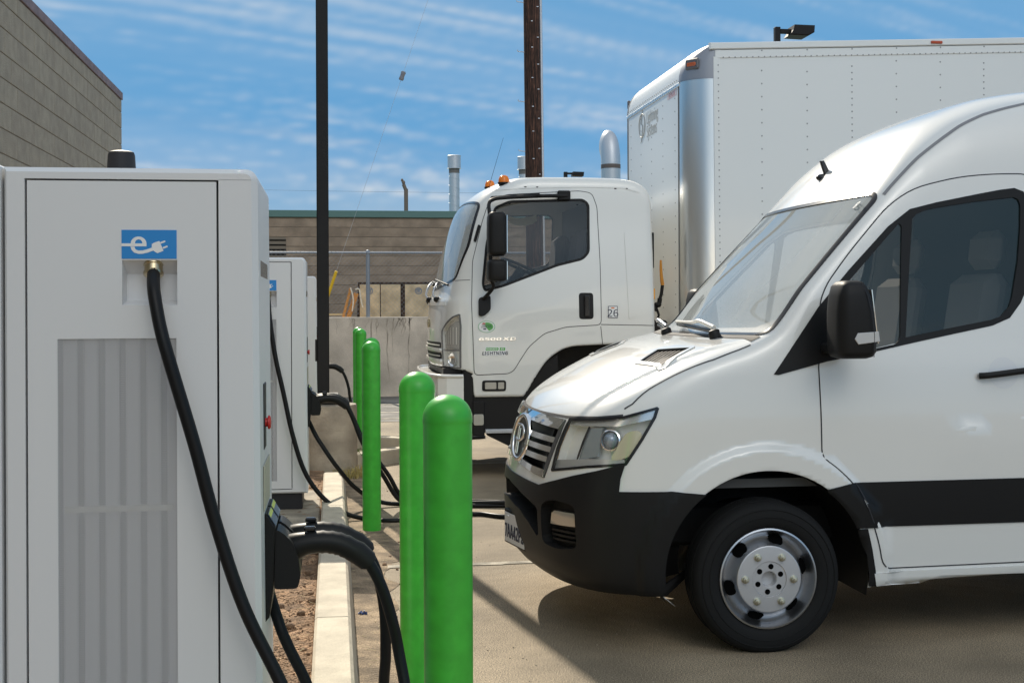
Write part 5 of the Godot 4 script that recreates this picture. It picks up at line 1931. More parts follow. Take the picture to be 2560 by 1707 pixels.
		panel(ind, sh, cyl, rounded(sg.call([Vector3(1.31, 1.01, -5.595), Vector3(1.37, 1.02, -5.572), Vector3(1.385, 0.985, -5.569), Vector3(1.345, 0.915, -5.575), Vector3(1.293, 0.885, -5.589), Vector3(1.232, 0.878, -5.613)]), 0.03, 3), -0.012, 0.03, [], 0.03)
		part("indicator", ind, mat(0.66, 0.60, 0.42, 0.2, 0.25), lens)
		var ed := MB.new()
		ribbon(ed, sh, cyl, sg.call([Vector3(1.036, 0.862, -5.888), Vector3(1.052, 0.92, -5.884), Vector3(1.098, 1.025, -5.866)]), 0.012, -0.012)
		part("amber_edge", ed, mat(0.62, 0.36, 0.14, 0.3, 0.3), lens)
		var pc := on_shell(sh, cyl, sg.call([Vector3(1.238, 0.972, -5.63)])[0])
		var pn := sh.nrm(pc)
		var pr := MB.new()
		pr.lathe(pc - pn * 0.055, pn, [Vector2(0.050, 0.0), Vector2(0.050, 0.030), Vector2(0.044, 0.034), Vector2(0.040, 0.026)], 28)
		part("lamp_ring", pr, M.chrome, lens)
		var pb := MB.new()
		pb.sphere(pc - pn * 0.035, Vector3(0.036, 0.036, 0.036), 16)
		part("projector", pb, mat(0.25, 0.30, 0.36, 0.03, 0.3), lens)
		var lw := MB.new()
		panel(lw, sh, cyl, sg.call([Vector3(1.022, 0.812, -5.895), Vector3(1.034, 0.858, -5.89), Vector3(1.15, 0.882, -5.690), Vector3(1.30, 0.885, -5.588), Vector3(1.304, 0.866, -5.585), Vector3(1.15, 0.85, -5.678)]), -0.014, 0.03, [], 0.02)
		part("lower_bezel", lw, mat(0.52, 0.51, 0.49, 0.3, 0.4), lens)
		# fog lamp pocket
		var fo2: PackedVector2Array = fog if s == 1 else mir(fog)
		var fb := MB.new()
		panel(fb, sh, cyl, grow(fo2, 0.004), -0.05, 0.03, [], -0.055)
		var pocket := part("fog_lamp_pocket", fb, M.black, t)
		var fl3 := MB.new()
		panel(fl3, sh, cyl, sg.call([Vector3(0.996, 0.552, -5.898), Vector3(0.999, 0.605, -5.886), Vector3(1.009, 0.621, -5.86), Vector3(1.078, 0.624, -5.727), Vector3(1.092, 0.60, -5.708), Vector3(1.097, 0.562, -5.703)]), -0.020, 0.03, [], 0.02)
		part("fog_lamp", fl3, mat(0.52, 0.50, 0.44, 0.10, 0.5), pocket)
		for k in 3:
			var fs := MB.new()
			var y := 0.475 + 0.022 * k
			panel(fs, sh, cyl, sg.call([Vector3(0.997, y, -5.902), Vector3(1.10, y + 0.004, -5.703), Vector3(1.10, y + 0.014, -5.703), Vector3(0.997, y + 0.010, -5.902)]), -0.028, 0.03, [], 0.02)
			part("fog_slat", fs, M.trim, pocket)
	# grille
	var gb := MB.new()
	panel(gb, sh, cyl, grow(gr, 0.004), -0.055, 0.04, [], -0.056)
	var grille := part("grille", gb, M.black, t)
	var gf := MB.new()
	panel(gf, sh, cyl, grow(gr, 0.002), 0.006, 0.03, [grow(gr, -0.020)], 0.02)
	part("grille_frame", gf, mat(0.10, 0.10, 0.105, 0.25, 0.3), grille)
	var edge := PackedVector2Array()
	var gt := MB.new()
	var tope := both(uvs(cyl, [Vector3(1.002, 1.005, -6.53), Vector3(1.018, 1.003, -6.27), Vector3(1.066, 0.995, -5.91), Vector3(1.085, 1.040, -5.893), Vector3(1.026, 1.045, -6.27), Vector3(1.012, 1.045, -6.53)]))
	panel(gt, sh, cyl, tope, 0.013, 0.03, [], 0.02)
	part("chrome_top_bar", gt, M.chrome, grille)
	for e in [[0.950, 0.0, 0.905], [0.895, 0.0, 0.845], [0.842, 0.0, 0.79]]:
		pass
	for y in [0.935, 0.888, 0.840]:
		var hw: float = lerpf(0.52, 0.565, (y - 0.84) / 0.095)
		var br := MB.new()
		panel(br, sh, cyl, V2([-hw, y - 0.004, 0.0, y + 0.002, hw, y - 0.004, hw, y + 0.022, 0.0, y + 0.028, -hw, y + 0.022]), 0.004, 0.03, [], 0.030)
		part("grille_bar", br, mat(0.80, 0.80, 0.79, 0.16, 0.9), grille)
	var lowb := both(uvs(cyl, [Vector3(0.930, 0.806, -6.53), Vector3(0.934, 0.790, -6.333), Vector3(0.964, 0.772, -6.097), Vector3(0.995, 0.766, -5.958), Vector3(0.998, 0.800, -5.955), Vector3(0.964, 0.803, -6.097), Vector3(0.934, 0.818, -6.333), Vector3(0.930, 0.832, -6.53)]))
	var lb := MB.new()
	panel(lb, sh, cyl, lowb, 0.010, 0.03, [], 0.02)
	part("chrome_low_bar", lb, M.chrome, grille)
	for k in [-1, 1]:
		var vb2 := MB.new()
		panel(vb2, sh, cyl, V2([0.46 * k - 0.012, 0.80, 0.46 * k + 0.012, 0.80, 0.49 * k + 0.012, 1.02, 0.49 * k - 0.012, 1.02]), -0.018, 0.03, [], 0.02)
		part("grille_post", vb2, M.trim, grille)
	# oval badge
	var badge := MB.new()
	var bc := on_shell(sh, cyl, Vector2(0.150, 0.915)) + Vector3(-0.004, 0, 0.002)
	var lean := Basis(Vector3.UP, 0.24) * Basis(Vector3(0, 0, 1), -0.19)
	var ov := []
	for k in 41:
		var a := TAU * k / 40.0
		ov.append(bc + lean * Vector3(-0.012, sin(a) * 0.112, cos(a) * 0.098))
	badge.tube(ov, 0.014, 10, false)
	var bd := part("badge", badge, M.chrome, grille)
	var disc := MB.new()
	var dp := []
	for k in 40: dp.append(ov[k] + Vector3(0.006, 0, 0))
	disc.face(dp, lean * Vector3(-1, 0, 0))
	part("badge_disc", disc, mat(0.12, 0.13, 0.13, 0.3, 0.4), bd)
	var lt := MB.new()
	for e in [[[-0.035, -0.085], [-0.035, 0.06]], [[-0.015, -0.085], [-0.015, 0.045]]]:
		lt.tube([bc + lean * Vector3(-0.016, e[0][1], e[0][0]), bc + lean * Vector3(-0.016, e[1][1], e[1][0])], 0.007, 8)
	var lo2 := []
	for k in 13:
		var a := PI * 0.5 - PI * 1.25 * k / 12.0
		lo2.append(bc + lean * Vector3(-0.017, 0.022 + sin(a) * 0.040, -0.01 + cos(a) * 0.048))
	lt.tube([bc + lean * Vector3(-0.017, 0.062, -0.05)] + lo2, 0.008, 8)
	part("badge_letter", lt, M.chrome, bd)
	# bumper
	var bn := uvs(cyl, [Vector3(0.93, 0.735, -6.53), Vector3(0.935, 0.730, -6.3), Vector3(0.98, 0.724, -5.998), Vector3(1.04, 0.764, -5.85), Vector3(1.099, 0.800, -5.731), Vector3(1.19, 0.830, -5.65), Vector3(1.274, 0.860, -5.595), Vector3(1.305, 0.866, -5.583), Vector3(1.284, 0.800, -5.587), Vector3(1.276, 0.742, -5.585), Vector3(1.42, 0.742, -5.55), Vector3(1.545, 0.742, -5.53), Vector3(1.690, 0.726, -5.52)])
	for k in 16:
		var a := deg_to_rad(122.0 + 66.5 * k / 15.0)
		var p := Vector2(1.955 + 0.4785 * cos(a), 0.343 + 0.4785 * sin(a))
		if p.x < 1.688: bn.append(cyl.uv(Vector3(p.x, p.y, ZC + 0.985)))
	bn.append_array(uvs(cyl, [Vector3(1.47, 0.272, -5.56), Vector3(1.2, 0.272, -5.66), Vector3(1.03, 0.272, -6.1), Vector3(1.01, 0.272, -6.53)]))
	bn.remove_at(0)
	bn.remove_at(bn.size() - 1)
	var bump := mir(bn)
	bump.append_array(bn)
	bump.reverse()
	var bm2 := MB.new()
	panel(bm2, sh, cyl, bump, 0.007, 0.03, [slot, fog, mir(fog)], 0.010)
	var bumper := part("bumper", bm2, M.trim, t)
	var sk := MB.new()
	panel(sk, sh, cyl, grow(slot, 0.003), -0.085, 0.04, [], -0.092)
	part("lower_intake", sk, M.black, bumper)
	var ms := MB.new()
	for k in 26:
		var th := -0.52 + 0.04 * k
		var p := on_shell(sh, cyl, Vector2(th, 0.478)) + Vector3(0.03, 0.006, 0)
		ms.box(p, Vector3(0.022, 0.008, 0.012), 0.0, Basis(Vector3.UP, 0.6))
	stuff(part("intake_mesh", ms, M.trim, bumper))
	var pd := Vector3(0.055, 0, 0.27).normalized()
	var pnn := Vector3(-pd.z, 0, pd.x)
	var pbs := Basis(pd, Vector3.UP, pd.cross(Vector3.UP))
	var pcn := Vector3(0.9175, 0.445, -6.365)
	var mnt := MB.new()
	mnt.box(pcn + pnn * -0.012 + pd * 0.02, Vector3(0.39, 0.176, 0.03), 0.004, pbs)
	var mount := part("plate_mount", mnt, M.black, bumper)
	var plt := MB.new()
	plt.box(pcn + pnn * 0.0105, Vector3(0.290, 0.150, 0.003), 0.001, pbs)
	part("number_plate", plt, mat(0.62, 0.64, 0.66, 0.35, 0.2), bumper)
	lettering("plate_number", "7AA42P2", 0.060, M.navy, bumper, Transform3D(Basis(pd * 0.82, Vector3.UP * 1.15, pnn), pcn + pnn * 0.0135 + Vector3(0, -0.018, 0)), 0.0015, "Droid Sans", true)
	for s in [-1.0, 1.0]:
		var sc := MB.new()
		sc.lathe(pcn + pd * 0.09 * s + Vector3(0, 0.058, 0) + pnn * 0.012, pnn, [Vector2(0.007, 0), Vector2(0.006, 0.004), Vector2(0, 0.005)], 8)
		part("plate_screw", sc, M.steel, bumper)
	# mirrors
	for s in [1.0, -1.0]:
		var rings := []
		var prof := [[1.343, 2.232, 2.350, 0.05], [1.352, 2.208, 2.372, 0.085], [1.375, 2.200, 2.385, 0.10], [1.45, 2.197, 2.385, 0.105], [1.55, 2.199, 2.374, 0.105], [1.62, 2.205, 2.358, 0.10], [1.665, 2.216, 2.340, 0.09], [1.684, 2.232, 2.325, 0.07], [1.690, 2.252, 2.305, 0.04]]
		var cz: float = ZC + s * 1.16
		for e in prof:
			var ring := []
			for q in 32:
				var a := TAU * q / 32
				var ca := cos(a)
				var sa := sin(a)
				var ex := 0.55
				ring.append(Vector3((e[1] + e[2]) / 2 + signf(ca) * pow(absf(ca), ex) * (e[2] - e[1]) / 2, e[0], cz + signf(sa) * pow(absf(sa), ex) * e[3]))
			rings.append(ring)
		var mm := MB.new()
		mm.grid(rings, true)
		mm.face(rings[rings.size() - 1], Vector3.UP)
		mm.face(rings[0], Vector3.DOWN)
		fix_out(mm, Vector3(2.29, 1.52, cz))
		var mr := part("door_mirror", mm, M.black, t)
		var arm := MB.new()
		arm.box(Vector3(2.26, 1.385, ZC + s * 1.02), Vector3(0.075, 0.05, 0.12), 0.012)
		part("mirror_arm", arm, M.black, mr)
		var il := MB.new()
		il.prism(V2([2.262, 1.432, 2.276, 1.458, 2.372, 1.464, 2.378, 1.420, 2.278, 1.408]), Vector3(0, 0, cz + s * 0.102), Vector3.RIGHT, Vector3.UP, s * 0.006, 0.002)
		part("indicator_lens", il, mat(0.55, 0.55, 0.55, 0.2, 0.2), mr)
		var mg2 := MB.new()
		mg2.box(Vector3(2.372, 1.53, cz), Vector3(0.004, 0.24, 0.14), 0.0, Basis(Vector3(0, 0, 1), 0.12))
		part("mirror_glass", mg2, M.chrome, mr)
		var gp := MB.new()
		gp.tube([Vector3(2.350, 1.352, cz + s * 0.106), Vector3(2.352, 1.45, cz + s * 0.1075), Vector3(2.340, 1.55, cz + s * 0.1075), Vector3(2.324, 1.62, cz + s * 0.102), Vector3(2.305, 1.68, cz + s * 0.078)], 0.0018, 5)
		part("mirror_gap", gp, M.gap, mr)
	# wheels and underside
	for e in [[1.955, 0.345], [5.6, 0.360]]:
		for s in [1.0, -1.0]:
			wheel(t, Vector3(e[0], e[1] - 0.006, ZC + s * 1.012), 0.350, 0.226, s, e[0] < 3.0)
	var ub := MB.new()
	ub.bx(2.5, 5.1, 0.30, 0.60, ZC - 0.86, ZC + 0.86, 0.02)
	ub.bx(1.4, 6.3, 0.42, 0.62, ZC - 0.60, ZC + 0.60, 0.02)
	ub.bx(1.15, 1.45, 0.32, 0.60, ZC - 0.7, ZC + 0.7, 0.05)
	part("underbody", ub, M.black, t)
	# cab interior
	var di := MB.new()
	di.bx(1.86, 2.25, 0.95, 1.36, ZC - 0.86, ZC + 0.86, 0.05)
	di.bx(2.05, 2.30, 1.20, 1.41, ZC - 0.1, ZC + 0.5, 0.06)
	part("dashboard", di, M.dash, t)
	var fo4 := MB.new()
	fo4.bx(1.7, 6.7, 0.74, 0.78, ZC - 0.90, ZC + 0.90)
	part("cabin_floor", fo4, M.inside, t)
	var li := MB.new()
	li.bx(3.55, 3.60, 0.78, 2.45, ZC - 0.84, ZC + 0.84)
	part("bulkhead", li, M.inside, t)
	for s in [0.45, -0.45]:
		var st := MB.new()
		st.box(Vector3(2.95, 1.0, ZC + s), Vector3(0.52, 0.16, 0.50), 0.06)
		st.box(Vector3(3.24, 1.38, ZC + s), Vector3(0.15, 0.72, 0.46), 0.06, Basis(Vector3(0, 0, 1), -0.16))
		st.box(Vector3(3.33, 1.86, ZC + s), Vector3(0.10, 0.20, 0.28), 0.045, Basis(Vector3(0, 0, 1), -0.12))
		part("seat", st, M.seat, t)
	var sw := MB.new()
	var ci := []
	for k in 33:
		var a := TAU * k / 32.0
		ci.append(Vector3(2.46, 1.30, ZC + 0.45) + Basis(Vector3(0, 0, 1), 0.55) * Vector3(0, sin(a) * 0.2, cos(a) * 0.2))
	sw.tube(ci, 0.014, 8, false)
	sw.cyl(Vector3(2.47, 1.30, ZC + 0.45), Vector3(2.25, 1.18, ZC + 0.45), 0.05, 0.04, 12)
	part("steering_wheel", sw, M.black, t)

func fix_out(m: MB, c: Vector3) -> void:
	var bad := 0
	for k in m.v.size():
		if m.n[k].dot(m.v[k] - c) < 0: bad += 1
	if bad * 2 > m.v.size():
		for k in m.v.size(): m.n[k] = -m.n[k]
		for k in range(0, m.i.size(), 3):
			var x := m.i[k + 1]; m.i[k + 1] = m.i[k + 2]; m.i[k + 2] = x

# ------------------------------------------------------------------ the white box truck
func box_truck() -> void:
	const ZC := -12.55
	var at := Vector3(1.0, 0, ZC)
	var t := thing("box_truck", "white cab-over box truck with a tall riveted cargo box, parked behind the van", "truck", at)
	var sh := Shell.new()
	sh.zc = ZC; sh.bf = 0.13; sh.bt = 0.06; sh.kc = 0.30; sh.xr = 2.985
	sh.x0 = Lut.new([0.9, 0.955, 1.0, 0.95, 1.3, 0.935, 1.62, 0.95, 1.70, 0.975, 1.8, 1.00, 2.1, 1.075, 2.4, 1.165, 2.55, 1.23, 2.66, 1.32, 2.76, 1.45, 3.0, 1.8], 0.7, 3.2)
	sh.wy = Lut.new([0.6, 1.05, 1.2, 1.06, 1.5, 1.06, 1.7, 1.045, 2.0, 1.015, 2.4, 0.965, 2.6, 0.945, 3, 0.9], 0.6, 3.2)
	sh.yt = Lut.new([0.8, 2.5, 1.2, 2.62, 1.5, 2.758, 1.7, 2.800, 2.2, 2.806, 2.6, 2.800, 2.75, 2.782, 2.9, 2.70, 3.0, 2.54, 3.1, 2.35], 0.8, 3.2)
	sh.kt = Lut.new([0.8, 0.15, 3.2, 0.15], 0.8, 3.2)
	sh.yb = Lut.new([0.8, 1.03, 1.15, 1.01, 1.25, 0.975, 1.262, 0.97, 1.268, 0.757, 1.3, 0.755, 1.72, 0.755, 1.76, 0.80, 1.82, 0.90, 1.945, 1.08, 2.03, 1.15, 2.13, 1.2, 2.25, 1.22, 2.83, 1.235, 3.2, 1.24], 0.8, 3.2)
	sh.setup()
	var cyl := Frame.make(Vector3(2.2, 0, ZC), Vector3.RIGHT, Vector3.UP, Vector3.RIGHT); cyl.cyl = true
	var near := Frame.make(Vector3(0, 0, ZC + 1.5), Vector3.RIGHT, Vector3.UP, Vector3(0, 0, -1))
	var far := Frame.make(Vector3(0, 0, ZC - 1.5), Vector3.RIGHT, Vector3.UP, Vector3(0, 0, 1))
	var topf := Frame.make(Vector3(0, 3.4, ZC), Vector3.RIGHT, Vector3(0, 0, 1), Vector3.DOWN)
	var VW := Vector3(0.338, 0.941, 0).normalized()
	var DW := Vector3(0.941, -0.338, 0).normalized()
	var ws := Frame.make(Vector3(0.96, 1.66, ZC) - DW * 1.0, Vector3(0, 0, 1), VW, DW)
	var win := rounded(V2([1.37, 1.720, 1.347, 1.79, 1.39, 2.166, 1.478, 2.511, 1.621, 2.573, 2.32, 2.595, 2.378, 2.545, 2.368, 2.087, 2.304, 2.018, 2.056, 1.957, 1.564, 1.772]), 0.035, 3)
	var gl := grow(win, -0.024)
	var glass_o := PackedVector2Array()
	for k in 17:
		var u := -0.885 + 1.77 * k / 16.0
		glass_o.append(Vector2(u, 0.105 + 0.16 * u * u))
	glass_o.append(Vector2(0.925, 0.55))
	for k in 17:
		var u := 0.87 - 1.74 * k / 16.0
		glass_o.append(Vector2(u, 0.985 - 0.03 * u * u))
	glass_o.append(Vector2(-0.925, 0.55))
	glass_o = rounded(glass_o, 0.06, 4)
	var hl := [Vector3(1.0, 1.03, -11.80), Vector3(1.003, 1.362, -11.81), Vector3(1.036, 1.436, -11.686), Vector3(1.087, 1.493, -11.58), Vector3(1.143, 1.517, -11.53), Vector3(1.153, 1.406, -11.521), Vector3(1.152, 1.028, -11.53)]
	var lamp := uvs(cyl, hl)
	var body := sh.nets(Vector3(0.85, 0.68, ZC - 1.15), Vector3(3.10, 2.95, ZC + 1.15), 0.024)
	body = cut(body, near, grow(win, -0.012), func(p, n): return p.z > ZC + 0.5 and n.z > 0.3)
	body = cut(body, far, grow(win, -0.012), func(p, n): return p.z < ZC - 0.5 and n.z < -0.3)
	body = cut(body, ws, grow(glass_o, 0.008), func(p, n): return p.x < 1.7 and n.x < -0.3)
	body = cut(body, cyl, lamp, func(p, n): return p.x < 1.3)
	body = cut(body, cyl, mir(lamp), func(p, n): return p.x < 1.3)
	var cab := part("cab", body, M.truck, t)
	# roof seam line and little plugs
	var g := MB.new()
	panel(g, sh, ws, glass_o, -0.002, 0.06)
	var screen := part("windscreen", g, M.hazy_glare_glass, t)
	var sl := MB.new()
	panel(sl, sh, ws, grow(glass_o, 0.016), 0.003, 0.05, [grow(glass_o, -0.008)], 0.006)
	part("windscreen_seal", sl, M.black_gloss, t)
	for s in [1, -1]:
		var fr: Frame = near if s == 1 else far
		var fm := MB.new()
		panel(fm, sh, fr, win, 0.003, 0.06, [gl], 0.008)
		var wf := part("window_frame", fm, M.trim, t)
		var gm := MB.new()
		panel(gm, sh, fr, grow(gl, 0.006), -0.004, 0.1)
		part("side_glass", gm, M.tint_light, wf)
		var door_o := rounded(V2([1.277, 0.964, 1.268, 1.25, 1.256, 1.605, 1.272, 2.005, 1.368, 2.37, 1.425, 2.535, 1.585, 2.622, 2.281, 2.664, 2.40, 2.645, 2.445, 2.517, 2.459, 2.006, 2.459, 1.418, 2.128, 1.4, 1.924, 1.341, 1.781, 1.222, 1.70, 1.102, 1.639, 1.003, 1.59, 0.975]), 0.04, 3)
		var dm := MB.new()
		panel(dm, sh, fr, door_o, 0.002, 0.08, [grow(win, -0.008)], 0.003)
		var door := part("door", dm, M.truck, t)
		var gap := MB.new()
		ribbon(gap, sh, fr, grow(door_o, 0.003), 0.007, 0.0012, true)
		ribbon(gap, sh, fr, V2([2.459, 1.418, 2.975, 1.405]), 0.006, 0.0012)
		ribbon(gap, sh, fr, V2([2.457, 1.40, 2.474, 1.236]), 0.006, 0.0012)
		ribbon(gap, sh, fr, V2([1.115, 1.83, 1.245, 1.835]), 0.005, 0.0012)
		part("door_gap", gap, M.gap, t)
		var hp := MB.new()
		panel(hp, sh, fr, rounded(V2([2.253, 1.468, 2.389, 1.468, 2.389, 1.712, 2.253, 1.712]), 0.03, 3), 0.0035, 0.06, [], 0.003)
		var hpp := part("handle_pocket", hp, M.black, door)
		var hb := MB.new()
		hb.box(Vector3(2.325, 1.59, ZC + s * 1.072), Vector3(0.05, 0.20, 0.022), 0.008)
		part("door_handle", hb, M.black_gloss, hpp)
		var cr := MB.new()
		panel(cr, sh, fr, rounded(V2([2.725, 1.46, 2.80, 1.50, 2.775, 2.22, 2.70, 2.28]), 0.02, 2), 0.005, 0.06, [], 0.005)
		part("stiffening_rib", cr, M.truck, cab)
		var rl := MB.new()
		ribbon(rl, sh, fr, V2([1.50, 2.672, 1.8, 2.693, 2.3, 2.707, 2.7, 2.702, 2.86, 2.66]), 0.012, 0.004)
		part("roof_seam", rl, M.truck, cab)
		for x in [1.775, 1.885, 2.63, 2.74]:
			var pg := MB.new()
			var p := on_shell(sh, fr, Vector2(x, 2.70 if x < 2.5 else 2.693))
			pg.sphere(p, Vector3(0.014, 0.006, 0.008), 8)
			part("roof_plug", pg, M.black, cab)
		var vt := MB.new()
		panel(vt, sh, fr, rounded(V2([1.284, 2.19, 1.306, 2.182, 1.353, 2.338, 1.331, 2.348]), 0.01, 2), 0.008, 0.05, [], 0.008)
		part("pillar_vent", vt, M.black, cab)
	var sg := func(s: int, pts: Array) -> PackedVector2Array:
		var q := uvs(cyl, pts)
		return q if s == 1 else mir(q)
	for s in [1, -1]:
		var lo: PackedVector2Array = lamp if s == 1 else mir(lamp)
		var lm := MB.new()
		panel(lm, sh, cyl, lo, 0.003, 0.04)
		var lens := part("headlamp", lm, M.lens, t)
		var bz := MB.new()
		panel(bz, sh, cyl, grow(lo, 0.006), 0.004, 0.04, [grow(lo, -0.006)], 0.008)
		part("headlamp_rim", bz, mat(0.12, 0.12, 0.12, 0.3), lens)
		var bk := MB.new()
		panel(bk, sh, cyl, grow(lo, 0.002), -0.05, 0.04, [], -0.05)
		part("reflector_bowl", bk, M.bowl, lens)
		var up := MB.new()
		panel(up, sh, cyl, sg.call(s, [Vector3(1.003, 1.20, -11.81), Vector3(1.003, 1.32, -11.81), Vector3(1.036, 1.40, -11.686), Vector3(1.09, 1.45, -11.58), Vector3(1.14, 1.46, -11.53), Vector3(1.15, 1.20, -11.53)]), -0.030, 0.04, [], 0.02)
		part("turn_signal", up, mat(0.55, 0.54, 0.51, 0.2, 0.3), lens)
		for k in 6:
			var rb := MB.new()
			var x: Vector3 = Vector3(1.02, 1.24, -11.76).lerp(Vector3(1.145, 1.24, -11.53), k / 5.0)
			ribbon(rb, sh, cyl, sg.call(s, [x + Vector3(0, 0.0, 0), x + Vector3(0, 0.16, 0)]), 0.008, -0.026)
			part("lens_flute", rb, M.silver_plastic, lens)
		var dv := MB.new()
		ribbon(dv, sh, cyl, sg.call(s, [Vector3(1.0, 1.185, -11.81), Vector3(1.06, 1.185, -11.62), Vector3(1.153, 1.19, -11.52)]), 0.018, -0.004)
		part("lamp_divider", dv, mat(0.2, 0.2, 0.2, 0.3), lens)
		var pc := on_shell(sh, cyl, sg.call(s, [Vector3(1.065, 1.10, -11.62)])[0])
		var pn := sh.nrm(pc)
		var ob := MB.new()
		ob.lathe(pc - pn * 0.05, pn, [Vector2(0, 0), Vector2(0.03, 0.003), Vector2(0.062, 0.028), Vector2(0.065, 0.038)], 24)
		part("low_beam", ob, M.chrome, lens)
	# face: nose panel, slots, badge, wipers
	for k in 2:
		var y0: float = [1.195, 1.095][k]
		var sm := MB.new()
		panel(sm, sh, cyl, rounded(V2([-0.53, y0, 0.53, y0, 0.53, y0 + 0.062, -0.53, y0 + 0.062]), 0.02, 2), 0.003, 0.05, [], 0.004)
		part("grille_slot", sm, M.black, t)
		var bm := MB.new()
		panel(bm, sh, cyl, rounded(V2([-0.55, y0 - 0.022, 0.55, y0 - 0.022, 0.54, y0 + 0.004, -0.54, y0 + 0.004]), 0.008, 2), 0.022, 0.05, [], 0.024)
		part("grille_bar", bm, M.truck, t)
		var mid := MB.new()
		panel(mid, sh, cyl, rounded(V2([-0.50, y0 + 0.026, 0.50, y0 + 0.026, 0.50, y0 + 0.036, -0.50, y0 + 0.036]), 0.004, 2), 0.010, 0.05, [], 0.01)
		part("grille_bar", mid, M.silver_plastic, t)
	var bdg := MB.new()
	var bp := on_shell(sh, cyl, Vector2(0.05, 1.43))
	bdg.box(bp + Vector3(-0.008, 0, 0), Vector3(0.02, 0.04, 0.15), 0.006)
	bdg.box(bp + Vector3(-0.007, 0, 0), Vector3(0.02, 0.085, 0.06), 0.006)
	part("nose_badge", bdg, M.brass, t)
	for e in [-0.62, -0.05, 0.50]:
		var wp := MB.new()
		var b := on_shell(sh, cyl, Vector2(atan2(e, 1.25), 1.66)) + Vector3(-0.01, 0, 0)
		wp.sphere(b, Vector3(0.035, 0.03, 0.05), 12)
		var wpp := part("wiper_pivot", wp, M.black, t)
		var am := MB.new()
		am.tube(spline([b, b + Vector3(-0.035, 0.05, -0.03), b + Vector3(0.0, 0.14, -0.10), b + Vector3(0.05, 0.18, -0.30)], 5), 0.008, 8)
		part("wiper", am, M.galv, wpp)
		var bl := MB.new()
		var q0 := on_shell(sh, ws, Vector2(clampf(e - 0.45, -0.85, 0.8), 0.20)) - DW * 0.01
		var q1 := on_shell(sh, ws, Vector2(clampf(e + 0.25, -0.85, 0.8), 0.16)) - DW * 0.01
		bl.tube([q0, (q0 + q1) / 2 - DW * 0.03, q1], 0.010, 6)
		part("wiper_blade", bl, M.black, wpp)
	var sc := MB.new()
	panel(sc, sh, cyl, V2([-0.62, 1.60, 0.62, 1.60, 0.60, 1.655, -0.60, 1.655]), 0.006, 0.06, [], 0.006)
	part("scuttle_panel", sc, M.truck, t)
	# front bumper
	var plan := V2([1.175, 1.065, 1.02, 1.055, 0.945, 1.00, 0.885, 0.75, 0.862, 0.35, 0.855, 0.0])
	var full := plan.duplicate()
	for k in range(plan.size() - 2, -1, -1): full.append(Vector2(plan[k].x, -plan[k].y))
	var inner := [Vector2(1.175, -0.98), Vector2(1.05, -0.95), Vector2(0.98, -0.7), Vector2(0.96, 0.0), Vector2(0.98, 0.7), Vector2(1.05, 0.95), Vector2(1.175, 0.98)]
	for q in inner: full.append(q)
	var bpm := MB.new()
	bpm.prism(full, Vector3(0, 0.50, ZC), Vector3.RIGHT, Vector3(0, 0, 1), -0.455, 0.0)
	fix_faces(bpm)
	var bumper := part("bumper", bpm, M.truck, t)
	var bl2 := MB.new()
	bl2.bx(1.0, 1.20, 0.45, 1.02, ZC - 0.93, ZC + 0.93)
	part("bumper_core", bl2, M.black, bumper)
	var lip := MB.new()
	var lp := []
	for k in plan.size(): lp.append(Vector3(plan[k].x - 0.004, 0.955, ZC + plan[k].y))
	for k in range(plan.size() - 2, -1, -1): lp.append(Vector3(plan[k].x - 0.004, 0.955, ZC - plan[k].y))
	lip.tube(lp, 0.016, 8)
	part("bumper_lip", lip, M.truck, bumper)
	# black valance, step and lamps under the door
	for s in [1.0, -1.0]:
		var uv := MB.new()
		uv.bx(1.175, 1.27, 0.42, 1.02, ZC + s * 0.80, ZC + s * 1.03, 0.01)
		uv.bx(1.26, 1.72, 0.45, 0.78, ZC + s * 0.80, ZC + s * 1.025, 0.01)
		uv.bx(1.26, 1.37, 0.40, 0.72, ZC + s * 0.80, ZC + s * 1.045, 0.008)
		uv.prism(V2([1.36, 0.455, 1.40, 0.40, 1.60, 0.30, 1.64, 0.27, 1.72, 0.27, 1.76, 0.45]), Vector3(0, 0, ZC + s * 0.99 - 0.02), Vector3.RIGHT, Vector3.UP, 0.04)
		var val := part("step_housing", uv, M.black, t)
		var tr := MB.new()
		tr.bx(1.375, 1.72, 0.425, 0.462, ZC + s * 0.86, ZC + s * 1.055, 0.004)
		var tread := part("step_tread", tr, M.galv, val)
		for k in 14:
			var nb := MB.new()
			nb.box(Vector3(1.39 + 0.024 * k, 0.445, ZC + s * 1.056), Vector3(0.012, 0.012, 0.008), 0.002, Basis(Vector3(0, 0, 1), 0.785))
			part("tread_stud", nb, M.galv, tread)
		var lf := MB.new()
		lf.prism(rounded(V2([1.266, 0.500, 1.360, 0.500, 1.360, 0.602, 1.266, 0.602]), 0.02, 3), Vector3(0, 0, ZC + s * 1.044), Vector3.RIGHT, Vector3.UP, s * 0.012, 0.003)
		part("cornering_lamp", lf, mat(0.50, 0.49, 0.43, 0.2, 0.3), val)
		var rf := MB.new()
		rf.cyl(Vector3(1.655, 0.315, ZC + s * 1.005), Vector3(1.655, 0.315, ZC + s * 1.035), 0.032, 0.030, 20)
		part("orange_reflector", rf, M.orange, val)
		# lamp in the lower cab panel
		var fr: Frame = near if s > 0 else far
		var lb := MB.new()
		panel(lb, sh, fr, rounded(V2([1.345, 0.812, 1.567, 0.812, 1.567, 0.912, 1.345, 0.912]), 0.025, 3), 0.006, 0.06, [], 0.006)
		var lbp := part("side_lamp", lb, M.black, t)
